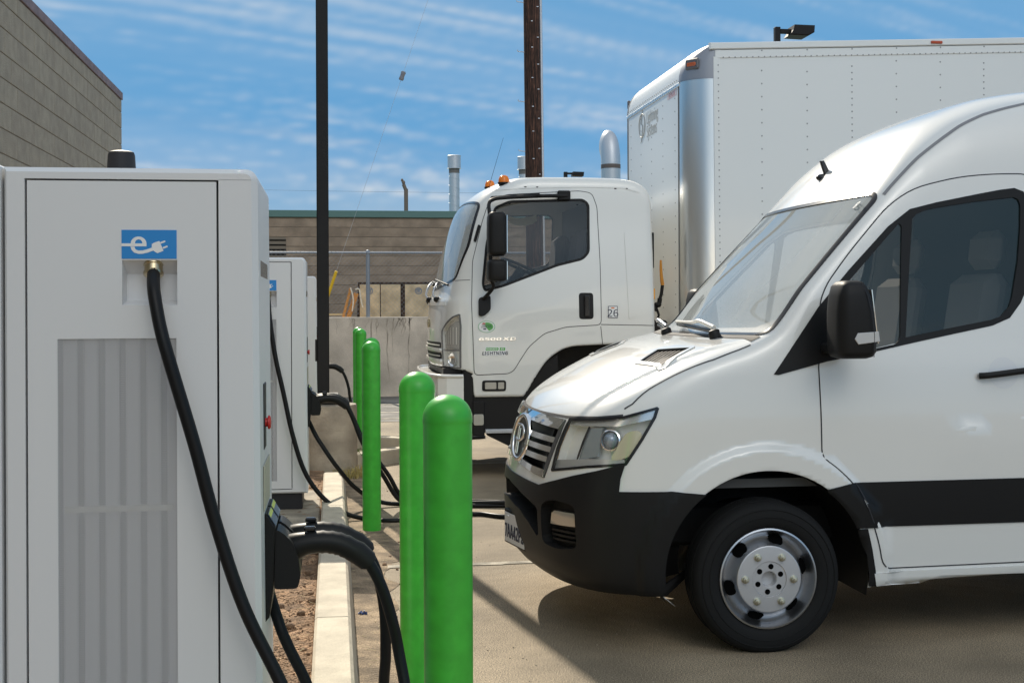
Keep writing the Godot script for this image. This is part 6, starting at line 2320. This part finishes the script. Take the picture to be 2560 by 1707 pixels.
		for e in [[1.372, 1.476], [1.492, 1.548]]:
			var le := MB.new()
			panel(le, sh, fr, rounded(V2([e[0], 0.832, e[1], 0.832, e[1], 0.894, e[0], 0.894]), 0.008, 2), 0.010, 0.06, [], 0.006)
			part("lamp_lens", le, mat(0.55, 0.53, 0.47, 0.15, 0.4), lbp)
		# wheel arch liner and wheels
		var lin2 := MB.new()
		lin2.bx(1.72, 3.05, 0.55, 1.32, ZC + s * 0.30, ZC + s * 0.55)
		part("arch_liner", lin2, M.black, t)
		var flp := MB.new()
		flp.prism(V2([1.70, 0.45, 2.06, 0.45, 2.06, 1.14, 1.955, 1.075, 1.83, 0.895, 1.74, 0.76, 1.70, 0.74]), Vector3(0, 0, ZC + s * 0.985), Vector3.RIGHT, Vector3.UP, 0.02)
		part("arch_flap", flp, M.trim, t)
		wheel(t, Vector3(2.62, 0.475, ZC + s * 1.0), 0.475, 0.29, s, true)
		wheel(t, Vector3(8.6, 0.475, ZC + s * 1.12), 0.475, 0.29, s, false)
	# mirrors on the near and far door
	for s in [1.0, -1.0]:
		var z: float = ZC + s * 1.27
		var arm := MB.new()
		arm.tube(spline([Vector3(2.17, 2.615, ZC + s * 0.985), Vector3(1.95, 2.610, ZC + s * 1.03), Vector3(1.60, 2.585, ZC + s * 1.12), Vector3(1.45, 2.565, ZC + s * 1.16), Vector3(1.40, 2.52, ZC + s * 1.19), Vector3(1.395, 2.40, z), Vector3(1.40, 2.1, z), Vector3(1.41, 1.84, z), Vector3(1.43, 1.76, z - s * 0.05), Vector3(1.36, 1.66, ZC + s * 1.09)], 5), 0.017, 8)
		var mr := part("mirror_arm", arm, M.black, t)
		var rk := MB.new()
		rk.bx(2.07, 2.19, 2.575, 2.665, ZC + s * 0.955, ZC + s * 1.0, 0.01)
		rk.box(Vector3(1.66, 2.60, ZC + s * 1.06), Vector3(0.46, 0.035, 0.035), 0.01, Basis(Vector3(0, 0, 1), 0.08))
		part("arm_bracket", rk, M.black, mr)
		var pd := MB.new()
		panel(pd, sh, near if s > 0 else far, rounded(V2([1.315, 1.50, 1.36, 1.50, 1.425, 1.555, 1.425, 1.69, 1.315, 1.665]), 0.025, 3), 0.035, 0.05, [], 0.036)
		part("mirror_foot", pd, M.black, mr)
		for e in [[2.045, 2.435, 0.086], [1.815, 2.008, 0.088]]:
			var rings := []
			var H: float = e[1] - e[0]
			for k in 9:
				var f: float = [0.0, 0.03, 0.1, 0.3, 0.5, 0.75, 0.9, 0.97, 1.0][k]
				var gr: float = [0.72, 0.88, 0.97, 1.0, 1.0, 0.99, 0.96, 0.86, 0.68][k]
				var ring := []
				for q in 28:
					var a := TAU * q / 28
					ring.append(Vector3(1.458 + signf(cos(a)) * pow(absf(cos(a)), 0.55) * e[2] * gr, e[0] + H * f, z + signf(sin(a)) * pow(absf(sin(a)), 0.55) * 0.12 * gr))
				rings.append(ring)
			var mm := MB.new()
			mm.grid(rings, true)
			mm.face(rings[8], Vector3.UP); mm.face(rings[0], Vector3.DOWN)
			fix_out(mm, Vector3(1.458, e[0] + H / 2, z))
			var hd := part("mirror_head", mm, M.black, mr)
			var gp := MB.new()
			gp.box(Vector3(1.542, e[0] + H / 2, z), Vector3(0.006, H * 0.86, 0.18))
			part("mirror_glass", gp, M.chrome, hd)
	# beacons and whip aerial
	for e in [[1.585, 2.690, -11.72], [1.60, 2.76, -12.9]]:
		var bs := MB.new()
		bs.lathe(Vector3(e[0], e[1] - 0.02, e[2]), Vector3.UP, [Vector2(0.055, 0), Vector2(0.052, 0.05), Vector2(0.047, 0.06), Vector2(0.058, 0.066), Vector2(0.058, 0.08), Vector2(0, 0.082)], 20)
		var bc := part("beacon", bs, M.black, t)
		var dm := MB.new()
		dm.lathe(Vector3(e[0], e[1] + 0.06, e[2]), Vector3.UP, [Vector2(0.052, 0), Vector2(0.050, 0.03), Vector2(0.040, 0.055), Vector2(0.022, 0.066), Vector2(0, 0.069)], 20)
		part("beacon_dome", dm, M.amber, bc)
	var wa := MB.new()
	wa.tube([Vector3(1.45, 2.60, -11.9), Vector3(1.479, 2.767, -11.9), Vector3(1.607, 3.194, -11.9)], [0.004, 0.0022, 0.0012], 6)
	part("whip_aerial", wa, M.black, t)
	# inside the cab
	var it := MB.new()
	it.bx(1.15, 1.55, 1.30, 1.72, ZC - 0.92, ZC + 0.92, 0.06)
	part("dashboard", it, M.inside, t)
	var bw := MB.new()
	bw.bx(2.45, 2.50, 1.25, 2.60, ZC - 0.88, ZC + 0.88)
	part("cab_rear_lining", bw, M.inside, t)
	for s in [0.55, -0.55]:
		var st := MB.new()
		st.box(Vector3(2.12, 1.62, ZC + s), Vector3(0.5, 0.18, 0.5), 0.06)
		st.box(Vector3(2.34, 1.98, ZC + s), Vector3(0.14, 0.70, 0.48), 0.06, Basis(Vector3(0, 0, 1), -0.12))
		part("seat", st, mat(0.06, 0.06, 0.065, 0.9), t)
	var sw := MB.new()
	var ci := []
	for k in 33:
		var a := TAU * k / 32.0
		ci.append(Vector3(1.80, 1.96, ZC + 0.52) + Basis(Vector3(0, 0, 1), 1.15) * Vector3(0, sin(a) * 0.21, cos(a) * 0.21))
	sw.tube(ci, 0.015, 8, false)
	sw.cyl(Vector3(1.80, 1.95, ZC + 0.52), Vector3(1.55, 1.60, ZC + 0.52), 0.05, 0.04, 10)
	part("steering_wheel", sw, M.black, t)
	var sv := MB.new()
	sv.prism(V2([1.86, 2.555, 1.99, 2.535, 2.10, 2.555, 2.165, 2.575, 2.17, 2.51, 2.12, 2.475, 2.02, 2.455, 1.93, 2.462, 1.87, 2.49]), Vector3(0, 0, ZC - 0.86), Vector3.RIGHT, Vector3.UP, 0.01)
	part("sun_visor", sv, mat(0.75, 0.76, 0.60, 0.6), t)
	cargo_box(t)
	# things stuck to the near side
	var zf := on_shell(sh, near, Vector2(1.5, 1.3)).z
	decals(t, zf)

func fix_faces(_m: MB) -> void:
	pass

func plate(m: MB, pl: PackedVector2Array, z: float, d := 0.001) -> void:
	m.prism(pl, Vector3(0, 0, z), Vector3.RIGHT, Vector3.UP, d)

func decals(t: Node3D, zf: float) -> void:
	# oval sticker
	var z := zf + 0.003
	var o := MB.new()
	plate(o, arc2(Vector2(1.388, 1.404), Vector2(0.080, 0.055), 0, 350, 35), z, 0.0012)
	var ov := part("oval_sticker", o, mat(0.30, 0.52, 0.34, 0.4), t)
	var o2 := MB.new()
	plate(o2, arc2(Vector2(1.388, 1.404), Vector2(0.073, 0.049), 0, 350, 35), z + 0.0013, 0.0004)
	part("sticker_rim", o2, M.white, ov)
	var o3 := MB.new()
	var gl := arc2(Vector2(1.388, 1.404), Vector2(0.062, 0.040), -70, 100, 20)
	gl.append(Vector2(1.375, 1.41))
	plate(o3, gl, z + 0.0018, 0.0004)
	part("sticker_green", o3, M.decal_green, ov)
	var o4 := MB.new()
	plate(o4, V2([1.345, 1.425, 1.378, 1.425, 1.378, 1.437, 1.362, 1.443, 1.350, 1.437]), z + 0.0018, 0.0004)
	part("sticker_red", o4, mat(0.55, 0.18, 0.14, 0.5), ov)
	lettering("sticker_text", "CERTIFIED", 0.013, M.navy, ov, Transform3D(Basis(), Vector3(1.388, 1.4155, z + 0.0026)), 0.0004, "Droid Sans", true)
	lettering("sticker_text", "CLEAN IDLE", 0.013, M.navy, ov, Transform3D(Basis(), Vector3(1.388, 1.4000, z + 0.0026)), 0.0004, "Droid Sans", true)
	var o5 := MB.new()
	plate(o5, V2([1.358, 1.377, 1.384, 1.377, 1.384, 1.388, 1.358, 1.388]), z + 0.0018, 0.0004)
	part("sticker_bar", o5, M.navy, ov)
	# chrome lettering
	var xf := Transform3D(Basis(Vector3(2.5, 0, 0), Vector3(0.25, 0.95, 0), Vector3(0, 0, 1)), Vector3(1.420, 1.290, z + 0.003))
	lettering("chrome_letters", "6500", 0.028, M.chrome, t, xf, 0.006, "Droid Sans", true)
	lettering("chrome_letters", "XD", 0.030, M.chrome, t, Transform3D(Basis(Vector3(2.3, 0, 0), Vector3(0.25, 0.98, 0), Vector3(0, 0, 1)), Vector3(1.602, 1.291, z + 0.003)), 0.006, "Droid Sans", true)
	# powered-by plate
	var p := MB.new()
	plate(p, V2([1.360, 1.136, 1.560, 1.136, 1.572, 1.222, 1.372, 1.222]), z, 0.0012)
	var pp := part("maker_plate", p, M.white, t)
	var pg := MB.new()
	plate(pg, V2([1.378, 1.185, 1.492, 1.185, 1.500, 1.199, 1.495, 1.213, 1.381, 1.213]), z + 0.0014, 0.0004)
	plate(pg, V2([1.505, 1.185, 1.558, 1.185, 1.561, 1.213, 1.508, 1.213, 1.513, 1.199]), z + 0.0014, 0.0004)
	part("green_flash", pg, M.decal_green, pp)
	lettering("maker_text", "POWERED", 0.0165, M.white, pp, Transform3D(Basis(), Vector3(1.434, 1.199, z + 0.0022)), 0.0004, "Droid Sans", true)
	lettering("maker_text", "BY", 0.0165, M.white, pp, Transform3D(Basis(), Vector3(1.535, 1.199, z + 0.0022)), 0.0004, "Droid Sans", true)
	lettering("maker_text", "LIGHTNING", 0.031, M.navy, pp, Transform3D(Basis(Vector3(1, 0, 0), Vector3(0.14, 1, 0), Vector3(0, 0, 1)), Vector3(1.466, 1.160, z + 0.0016)), 0.0004, "Droid Sans", true)
	# number 26
	var q := MB.new()
	plate(q, V2([2.527, 1.477, 2.617, 1.477, 2.617, 1.589, 2.527, 1.589]), z, 0.0012)
	var qn := part("number_sticker", q, M.navy, t)
	var q2 := MB.new()
	plate(q2, V2([2.532, 1.482, 2.612, 1.482, 2.612, 1.584, 2.532, 1.584]), z + 0.0013, 0.0004)
	part("sticker_field", q2, M.white, qn)
	var q3 := MB.new()
	plate(q3, V2([2.553, 1.566, 2.591, 1.566, 2.580, 1.578, 2.572, 1.574, 2.562, 1.579]), z + 0.0018, 0.0004)
	part("sticker_star", q3, M.amber, qn)
	lettering("sticker_number", "26", 0.068, M.navy, qn, Transform3D(Basis(Vector3(1.05, 0, 0), Vector3.UP, Vector3(0, 0, 1)), Vector3(2.572, 1.522, z + 0.0026)), 0.0006)

func cargo_box(t: Node3D) -> void:
	const NZ := -11.35
	const FZ := -13.98
	const FX := 3.25
	const XR := 10.6
	const R := 0.27
	var ytop := func(x: float) -> float: return 4.035 + 0.041 * (x - 3.52)
	# side walls
	for s in [0, 1]:
		var z: float = NZ if s == 0 else FZ
		var w := MB.new()
		w.prism(V2([3.535, 1.10, XR, 1.10, XR, 4.025 + 0.041 * 7.1 - 0.13, 3.52, 3.905]), Vector3(0, 0, z - (0.03 if s == 0 else 0.0)), Vector3.RIGHT, Vector3.UP, 0.03)
		var wall := part("side_wall", w, M.box_side, t)
		var zo: float = z + (0.004 if s == 0 else -0.004)
		var d := 0.008 if s == 0 else -0.008
		var rl := MB.new()
		rl.prism(V2([3.47, 3.965, XR, 4.258, XR, 4.320, 3.47, 4.030]), Vector3(0, 0, z - (0.04 if s == 0 else -0.04)), Vector3.RIGHT, Vector3.UP, 0.055 if s == 0 else -0.055, 0.008)
		rl.prism(V2([3.52, 3.885, XR, 4.178, XR, 4.254, 3.52, 3.961]), Vector3(0, 0, z - (0.04 if s == 0 else -0.04)), Vector3.RIGHT, Vector3.UP, 0.047 if s == 0 else -0.047, 0.004)
		part("top_rail", rl, M.box_side, wall)
		var bt := MB.new()
		bt.prism(V2([3.535, 1.02, XR, 1.02, XR, 1.16, 3.535, 1.16]), Vector3(0, 0, z - (0.04 if s == 0 else -0.04)), Vector3.RIGHT, Vector3.UP, 0.05 if s == 0 else -0.05, 0.006)
		part("bottom_rail", bt, M.alu, wall)
		var ep := MB.new()
		ep.prism(V2([3.520, 1.10, 3.580, 1.10, 3.565, 3.90, 3.505, 3.90]), Vector3(0, 0, z), Vector3.RIGHT, Vector3.UP, d * 0.75, 0.001)
		part("edge_strip", ep, M.box_side, wall)
		# rivets: columns over the posts and a row along the rail
		var rv := MB.new()
		var head := func(x: float, y: float, zz: float, r: float) -> void:
			rv.lathe(Vector3(x, y, zz), Vector3(0, 0, 1 if s == 0 else -1), [Vector2(r, 0), Vector2(r * 0.8, r * 0.35), Vector2(0, r * 0.5)], 6)
		var col := 0
		var x := 3.973
		while x < XR - 0.1:
			var tight := col % 3 == 2
			var y := 1.22
			while y < ytop.call(x) - 0.2:
				head.call(x - 0.0085 * (y - 4.0) * -0.0, y, z, 0.0085)
				y += 0.061 if tight else 0.122
			head.call(x, ytop.call(x) - 0.085, z + d * 0.9, 0.0085)
			x += 0.443
			col += 1
		x = 3.60
		while x < XR:
			head.call(x, ytop.call(x) - 0.143, z + d * 0.9, 0.0075)
			x += 0.057
		var y2 := 1.2
		while y2 < 3.88:
			head.call(3.556 - 0.0055 * (y2 - 3.0), y2, z + d * 0.75, 0.0075)
			y2 += 0.061
		stuff(part("rivets", rv, mat(0.30, 0.31, 0.31, 0.45, 0.3), wall))
		var mk := MB.new()
		mk.box(Vector3(5.70, 4.085, z + (0.020 if s == 0 else -0.020)), Vector3(0.115, 0.026, 0.02), 0.006)
		part("marker_lamp", mk, mat(0.45, 0.07, 0.02, 0.3), wall)
	# front wall
	var fw := MB.new()
	fw.bx(FX, FX + 0.03, 1.05, 3.70, FZ + R, NZ - R)
	var front := part("front_wall", fw, M.front_alu, t)
	var band := MB.new()
	band.bx(FX - 0.008, FX + 0.02, 3.665, 3.70, FZ + R - 0.02, NZ - R + 0.02, 0.002)
	part("front_band", band, M.alu, front)
	var frv := MB.new()
	var zz := FZ + R + 0.05
	while zz < NZ - R - 0.03:
		frv.lathe(Vector3(FX - 0.008, 3.683, zz), Vector3(-1, 0, 0), [Vector2(0.008, 0), Vector2(0.006, 0.003), Vector2(0, 0.004)], 6)
		frv.lathe(Vector3(FX - 0.001, 3.735, zz), Vector3(-1, 0, 0), [Vector2(0.008, 0), Vector2(0.006, 0.003), Vector2(0, 0.004)], 6)
		zz += 0.07
	for c in 5:
		var y := 1.2
		while y < 3.60:
			frv.lathe(Vector3(FX, y, FZ + R + 0.15 + 0.45 * c), Vector3(-1, 0, 0), [Vector2(0.008, 0), Vector2(0.006, 0.003), Vector2(0, 0.004)], 6)
			y += 0.125
	for e in [NZ - R - 0.012, FZ + R + 0.012]:
		var y := 1.1
		while y < 3.66:
			frv.lathe(Vector3(FX - 0.001, y, e), Vector3(-1, 0, 0), [Vector2(0.007, 0), Vector2(0.005, 0.003), Vector2(0, 0.004)], 6)
			y += 0.07
	stuff(part("rivets", frv, mat(0.28, 0.28, 0.28, 0.45, 0.3), front))
	# rounded corner posts, curved roof edge, cast corners
	for s in [1.0, -1.0]:
		var zc: float = (NZ - R) if s > 0 else (FZ + R)
		var rings := []
		for k in 9:
			var a := deg_to_rad(90.0 * k / 8.0)
			var x := FX + R - cos(a) * R
			var z: float = zc + s * sin(a) * R
			rings.append([Vector3(x, 1.05, z), Vector3(x - 0.0, 3.72, z)])
		var cm := MB.new()
		cm.grid(rings)
		var nd := 0
		for k in cm.v.size():
			var rel := cm.v[k] - Vector3(FX + R, cm.v[k].y, zc)
			cm.n[k] = Vector3(rel.x, 0, rel.z).normalized()
		part("corner_post", cm, M.alu, t)
		var sp := MB.new()
		sp.bx(FX - 0.006, FX + 0.004, 1.05, 3.70, zc - 0.010 * s - 0.006, zc - 0.010 * s + 0.006)
		part("post_seam", sp, mat(0.12, 0.12, 0.12, 0.6), front)
		# cast corner: quarter round in plan, rolled over to the roof
		var cr := []
		for j in 9:
			var b := deg_to_rad(90.0 * j / 8.0)
			var ring := []
			for k in 9:
				var a := deg_to_rad(90.0 * k / 8.0)
				var fx := FX - 0.004 + (R + 0.004) * (1.0 - cos(a)) + 0.30 * (1.0 - cos(b)) * cos(a)
				ring.append(Vector3(fx, 3.70 + 0.335 * sin(b), zc + s * (sin(a) * (R + 0.004)) - s * 0.02 * (1.0 - cos(b)) * sin(a)))
			for e in [[3.50, 1.0]]:
				ring.append(Vector3(3.565, 3.70 + 0.335 * sin(b), zc + s * (R + 0.004)))
			cr.append(ring)
		var cc := MB.new()
		cc.grid(cr)
		fix_out(cc, Vector3(FX + 0.9, 3.4, ZC2))
		cc.face([cr[8][0], cr[8][9], Vector3(3.565, 4.035, zc), Vector3(3.5, 4.035, zc)], Vector3.UP)
		var cast := part("corner_casting", cc, M.alu_cast, t)
		var lm := MB.new()
		var ld := Vector3(-0.80, 0.0, 0.60 * s).normalized()
		var lcp := Vector3(FX + R - cos(deg_to_rad(42)) * R, 3.845, zc + s * sin(deg_to_rad(42)) * R)
		var lb := Basis(Vector3(0, 1, 0).cross(ld), Vector3.UP, ld)
		lm.box(lcp + ld * 0.004 + Vector3(0.012, 0, 0), Vector3(0.15, 0.10, 0.03), 0.01, lb)
		part("lamp_recess", lm, mat(0.12, 0.12, 0.13, 0.5), cast)
		var al := MB.new()
		al.box(lcp + ld * 0.018 + Vector3(0.012, -0.005, 0), Vector3(0.105, 0.036, 0.02), 0.008, lb)
		part("clearance_lamp", al, M.orange_dull, cast)
	var ro := MB.new()
	var rr := []
	for j in 9:
		var b := deg_to_rad(90.0 * j / 8.0)
		rr.append([Vector3(FX + 0.30 * (1.0 - cos(b)), 3.70 + 0.335 * sin(b), FZ + R - 0.001), Vector3(FX + 0.30 * (1.0 - cos(b)), 3.70 + 0.335 * sin(b), NZ - R + 0.001)])
	rr.append([Vector3(XR, 4.325, FZ + R), Vector3(XR, 4.325, NZ - R)])
	ro.grid(rr)
	fix_out(ro, Vector3(7, 2, ZC2))
	ro.face([Vector3(3.55, 4.033, NZ - R), Vector3(XR, 4.323, NZ - R), Vector3(XR, 4.323, NZ), Vector3(3.55, 4.033, NZ)], Vector3(-0.04, 1, 0))
	ro.face([Vector3(3.55, 4.033, FZ + R), Vector3(XR, 4.323, FZ + R), Vector3(XR, 4.323, FZ), Vector3(3.55, 4.033, FZ)], Vector3(-0.04, 1, 0))
	part("roof", ro, M.front_alu, t)
	var back := MB.new()
	back.bx(XR - 0.05, XR, 1.05, 4.32, FZ + 0.01, NZ - 0.01)
	part("rear_door", back, M.box_side, t)
	var fl := MB.new()
	fl.bx(FX + 0.04, XR - 0.06, 1.03, 1.10, FZ + 0.06, NZ - 0.06)
	part("box_floor", fl, M.black, t)
	var ch := MB.new()
	ch.bx(2.3, 10.4, 0.72, 1.0, ZC2 - 0.48, ZC2 - 0.38)
	ch.bx(2.3, 10.4, 0.72, 1.0, ZC2 + 0.38, ZC2 + 0.48)
	ch.bx(3.6, 7.2, 0.50, 0.98, ZC2 + 0.50, ZC2 + 1.0, 0.03)
	part("chassis", ch, M.black, t)
	# faint print on the front wall
	var fb := Basis(Vector3(0, 0, 1), Vector3.UP, Vector3(-1, 0, 0))
	var gm := mat(0.40, 0.42, 0.42, 0.5)
	lettering("box_print", "Lightning", 0.115, gm, front, Transform3D(Basis(Vector3(0, 0, 0.72), Vector3(0, 1.05, 0), Vector3(-1, 0, 0)), Vector3(FX - 0.002, 3.545, -12.63)), 0.001)
	lettering("box_print", "Systems", 0.115, gm, front, Transform3D(Basis(Vector3(0, 0, 0.72), Vector3(0, 1.05, 0), Vector3(-1, 0, 0)), Vector3(FX - 0.002, 3.405, -12.65)), 0.001)
	var em := MB.new()
	var ep2 := []
	for k in 33:
		var a := TAU * k / 32.0
		ep2.append(Vector3(FX - 0.002, 3.50 + sin(a) * 0.125, -13.06 + cos(a) * 0.125))
	em.tube(ep2, 0.007, 5, false)
	em.tube([Vector3(FX - 0.002, 3.66, -13.04), Vector3(FX - 0.002, 3.52, -13.10), Vector3(FX - 0.002, 3.50, -13.02), Vector3(FX - 0.002, 3.33, -13.08)], 0.006, 5, false)
	part("box_emblem", em, gm, front)
	var mo := MB.new()
	var z0 := -12.02
	var z1 := -11.70
	for e in [[3.600, 3.606], [3.650, 3.656]]:
		mo.bx(FX - 0.002, FX, e[0], e[1], z0, z1)
	mo.bx(FX - 0.002, FX, 3.606, 3.650, z0, z0 + 0.012)
	mo.bx(FX - 0.002, FX, 3.606, 3.650, z1 - 0.012, z1)
	var mp := part("maker_label", mo, mat(0.62, 0.45, 0.48, 0.5), front)
	lettering("label_text", "MORGAN", 0.040, mat(0.55, 0.30, 0.34, 0.5), mp, Transform3D(Basis(Vector3(0, 0, 1), Vector3.UP, Vector3(-1, 0, 0)), Vector3(FX - 0.002, 3.628, (z0 + z1) / 2)), 0.001)
	# between cab and box
	var ho := MB.new()
	ho.tube(spline(V3([3.141, 2.032, -11.9, 3.142, 1.94, -11.9, 3.149, 1.851, -11.9, 3.158, 1.79, -11.9]), 5), [0.010, 0.011, 0.012, 0.013, 0.014, 0.015, 0.015, 0.015, 0.016, 0.016, 0.017, 0.018, 0.018, 0.018, 0.018, 0.018], 8)
	var hose := part("orange_hose", ho, mat(0.62, 0.26, 0.03, 0.5), t)
	var hk := MB.new()
	hk.tube(V3([3.157, 1.79, -11.9, 3.145, 1.70, -11.9, 3.131, 1.661, -11.9]), 0.017, 8)
	hk.tube(V3([3.131, 1.661, -11.9, 3.125, 1.62, -11.9, 3.09, 1.585, -11.9, 3.075, 1.54, -11.9]), 0.024, 8)
	hk.tube(V3([3.09, 1.585, -11.9, 3.12, 1.50, -11.9, 3.10, 1.45, -11.9]), 0.012, 8)
	hk.sphere(Vector3(3.105, 1.60, -11.89), Vector3(0.04, 0.03, 0.03), 8)
	part("hose_end", hk, M.black, hose)
	var bs := MB.new()
	bs.bx(2.972, 2.998, 1.945, 2.28, -11.66, -11.60, 0.004)
	part("rear_strip", bs, M.black, t)
	var rf := MB.new()
	rf.bx(2.955, 2.999, 1.65, 1.752, -11.62, -11.575, 0.004)
	part("side_reflector", rf, mat(0.85, 0.38, 0.02, 0.3), t)
	var gp := MB.new()
	gp.bx(2.80, 3.20, 0.9, 1.45, ZC2 - 0.9, ZC2 + 0.80, 0.02)
	part("gap_equipment", gp, M.black, t)
const ZC2 := -12.665
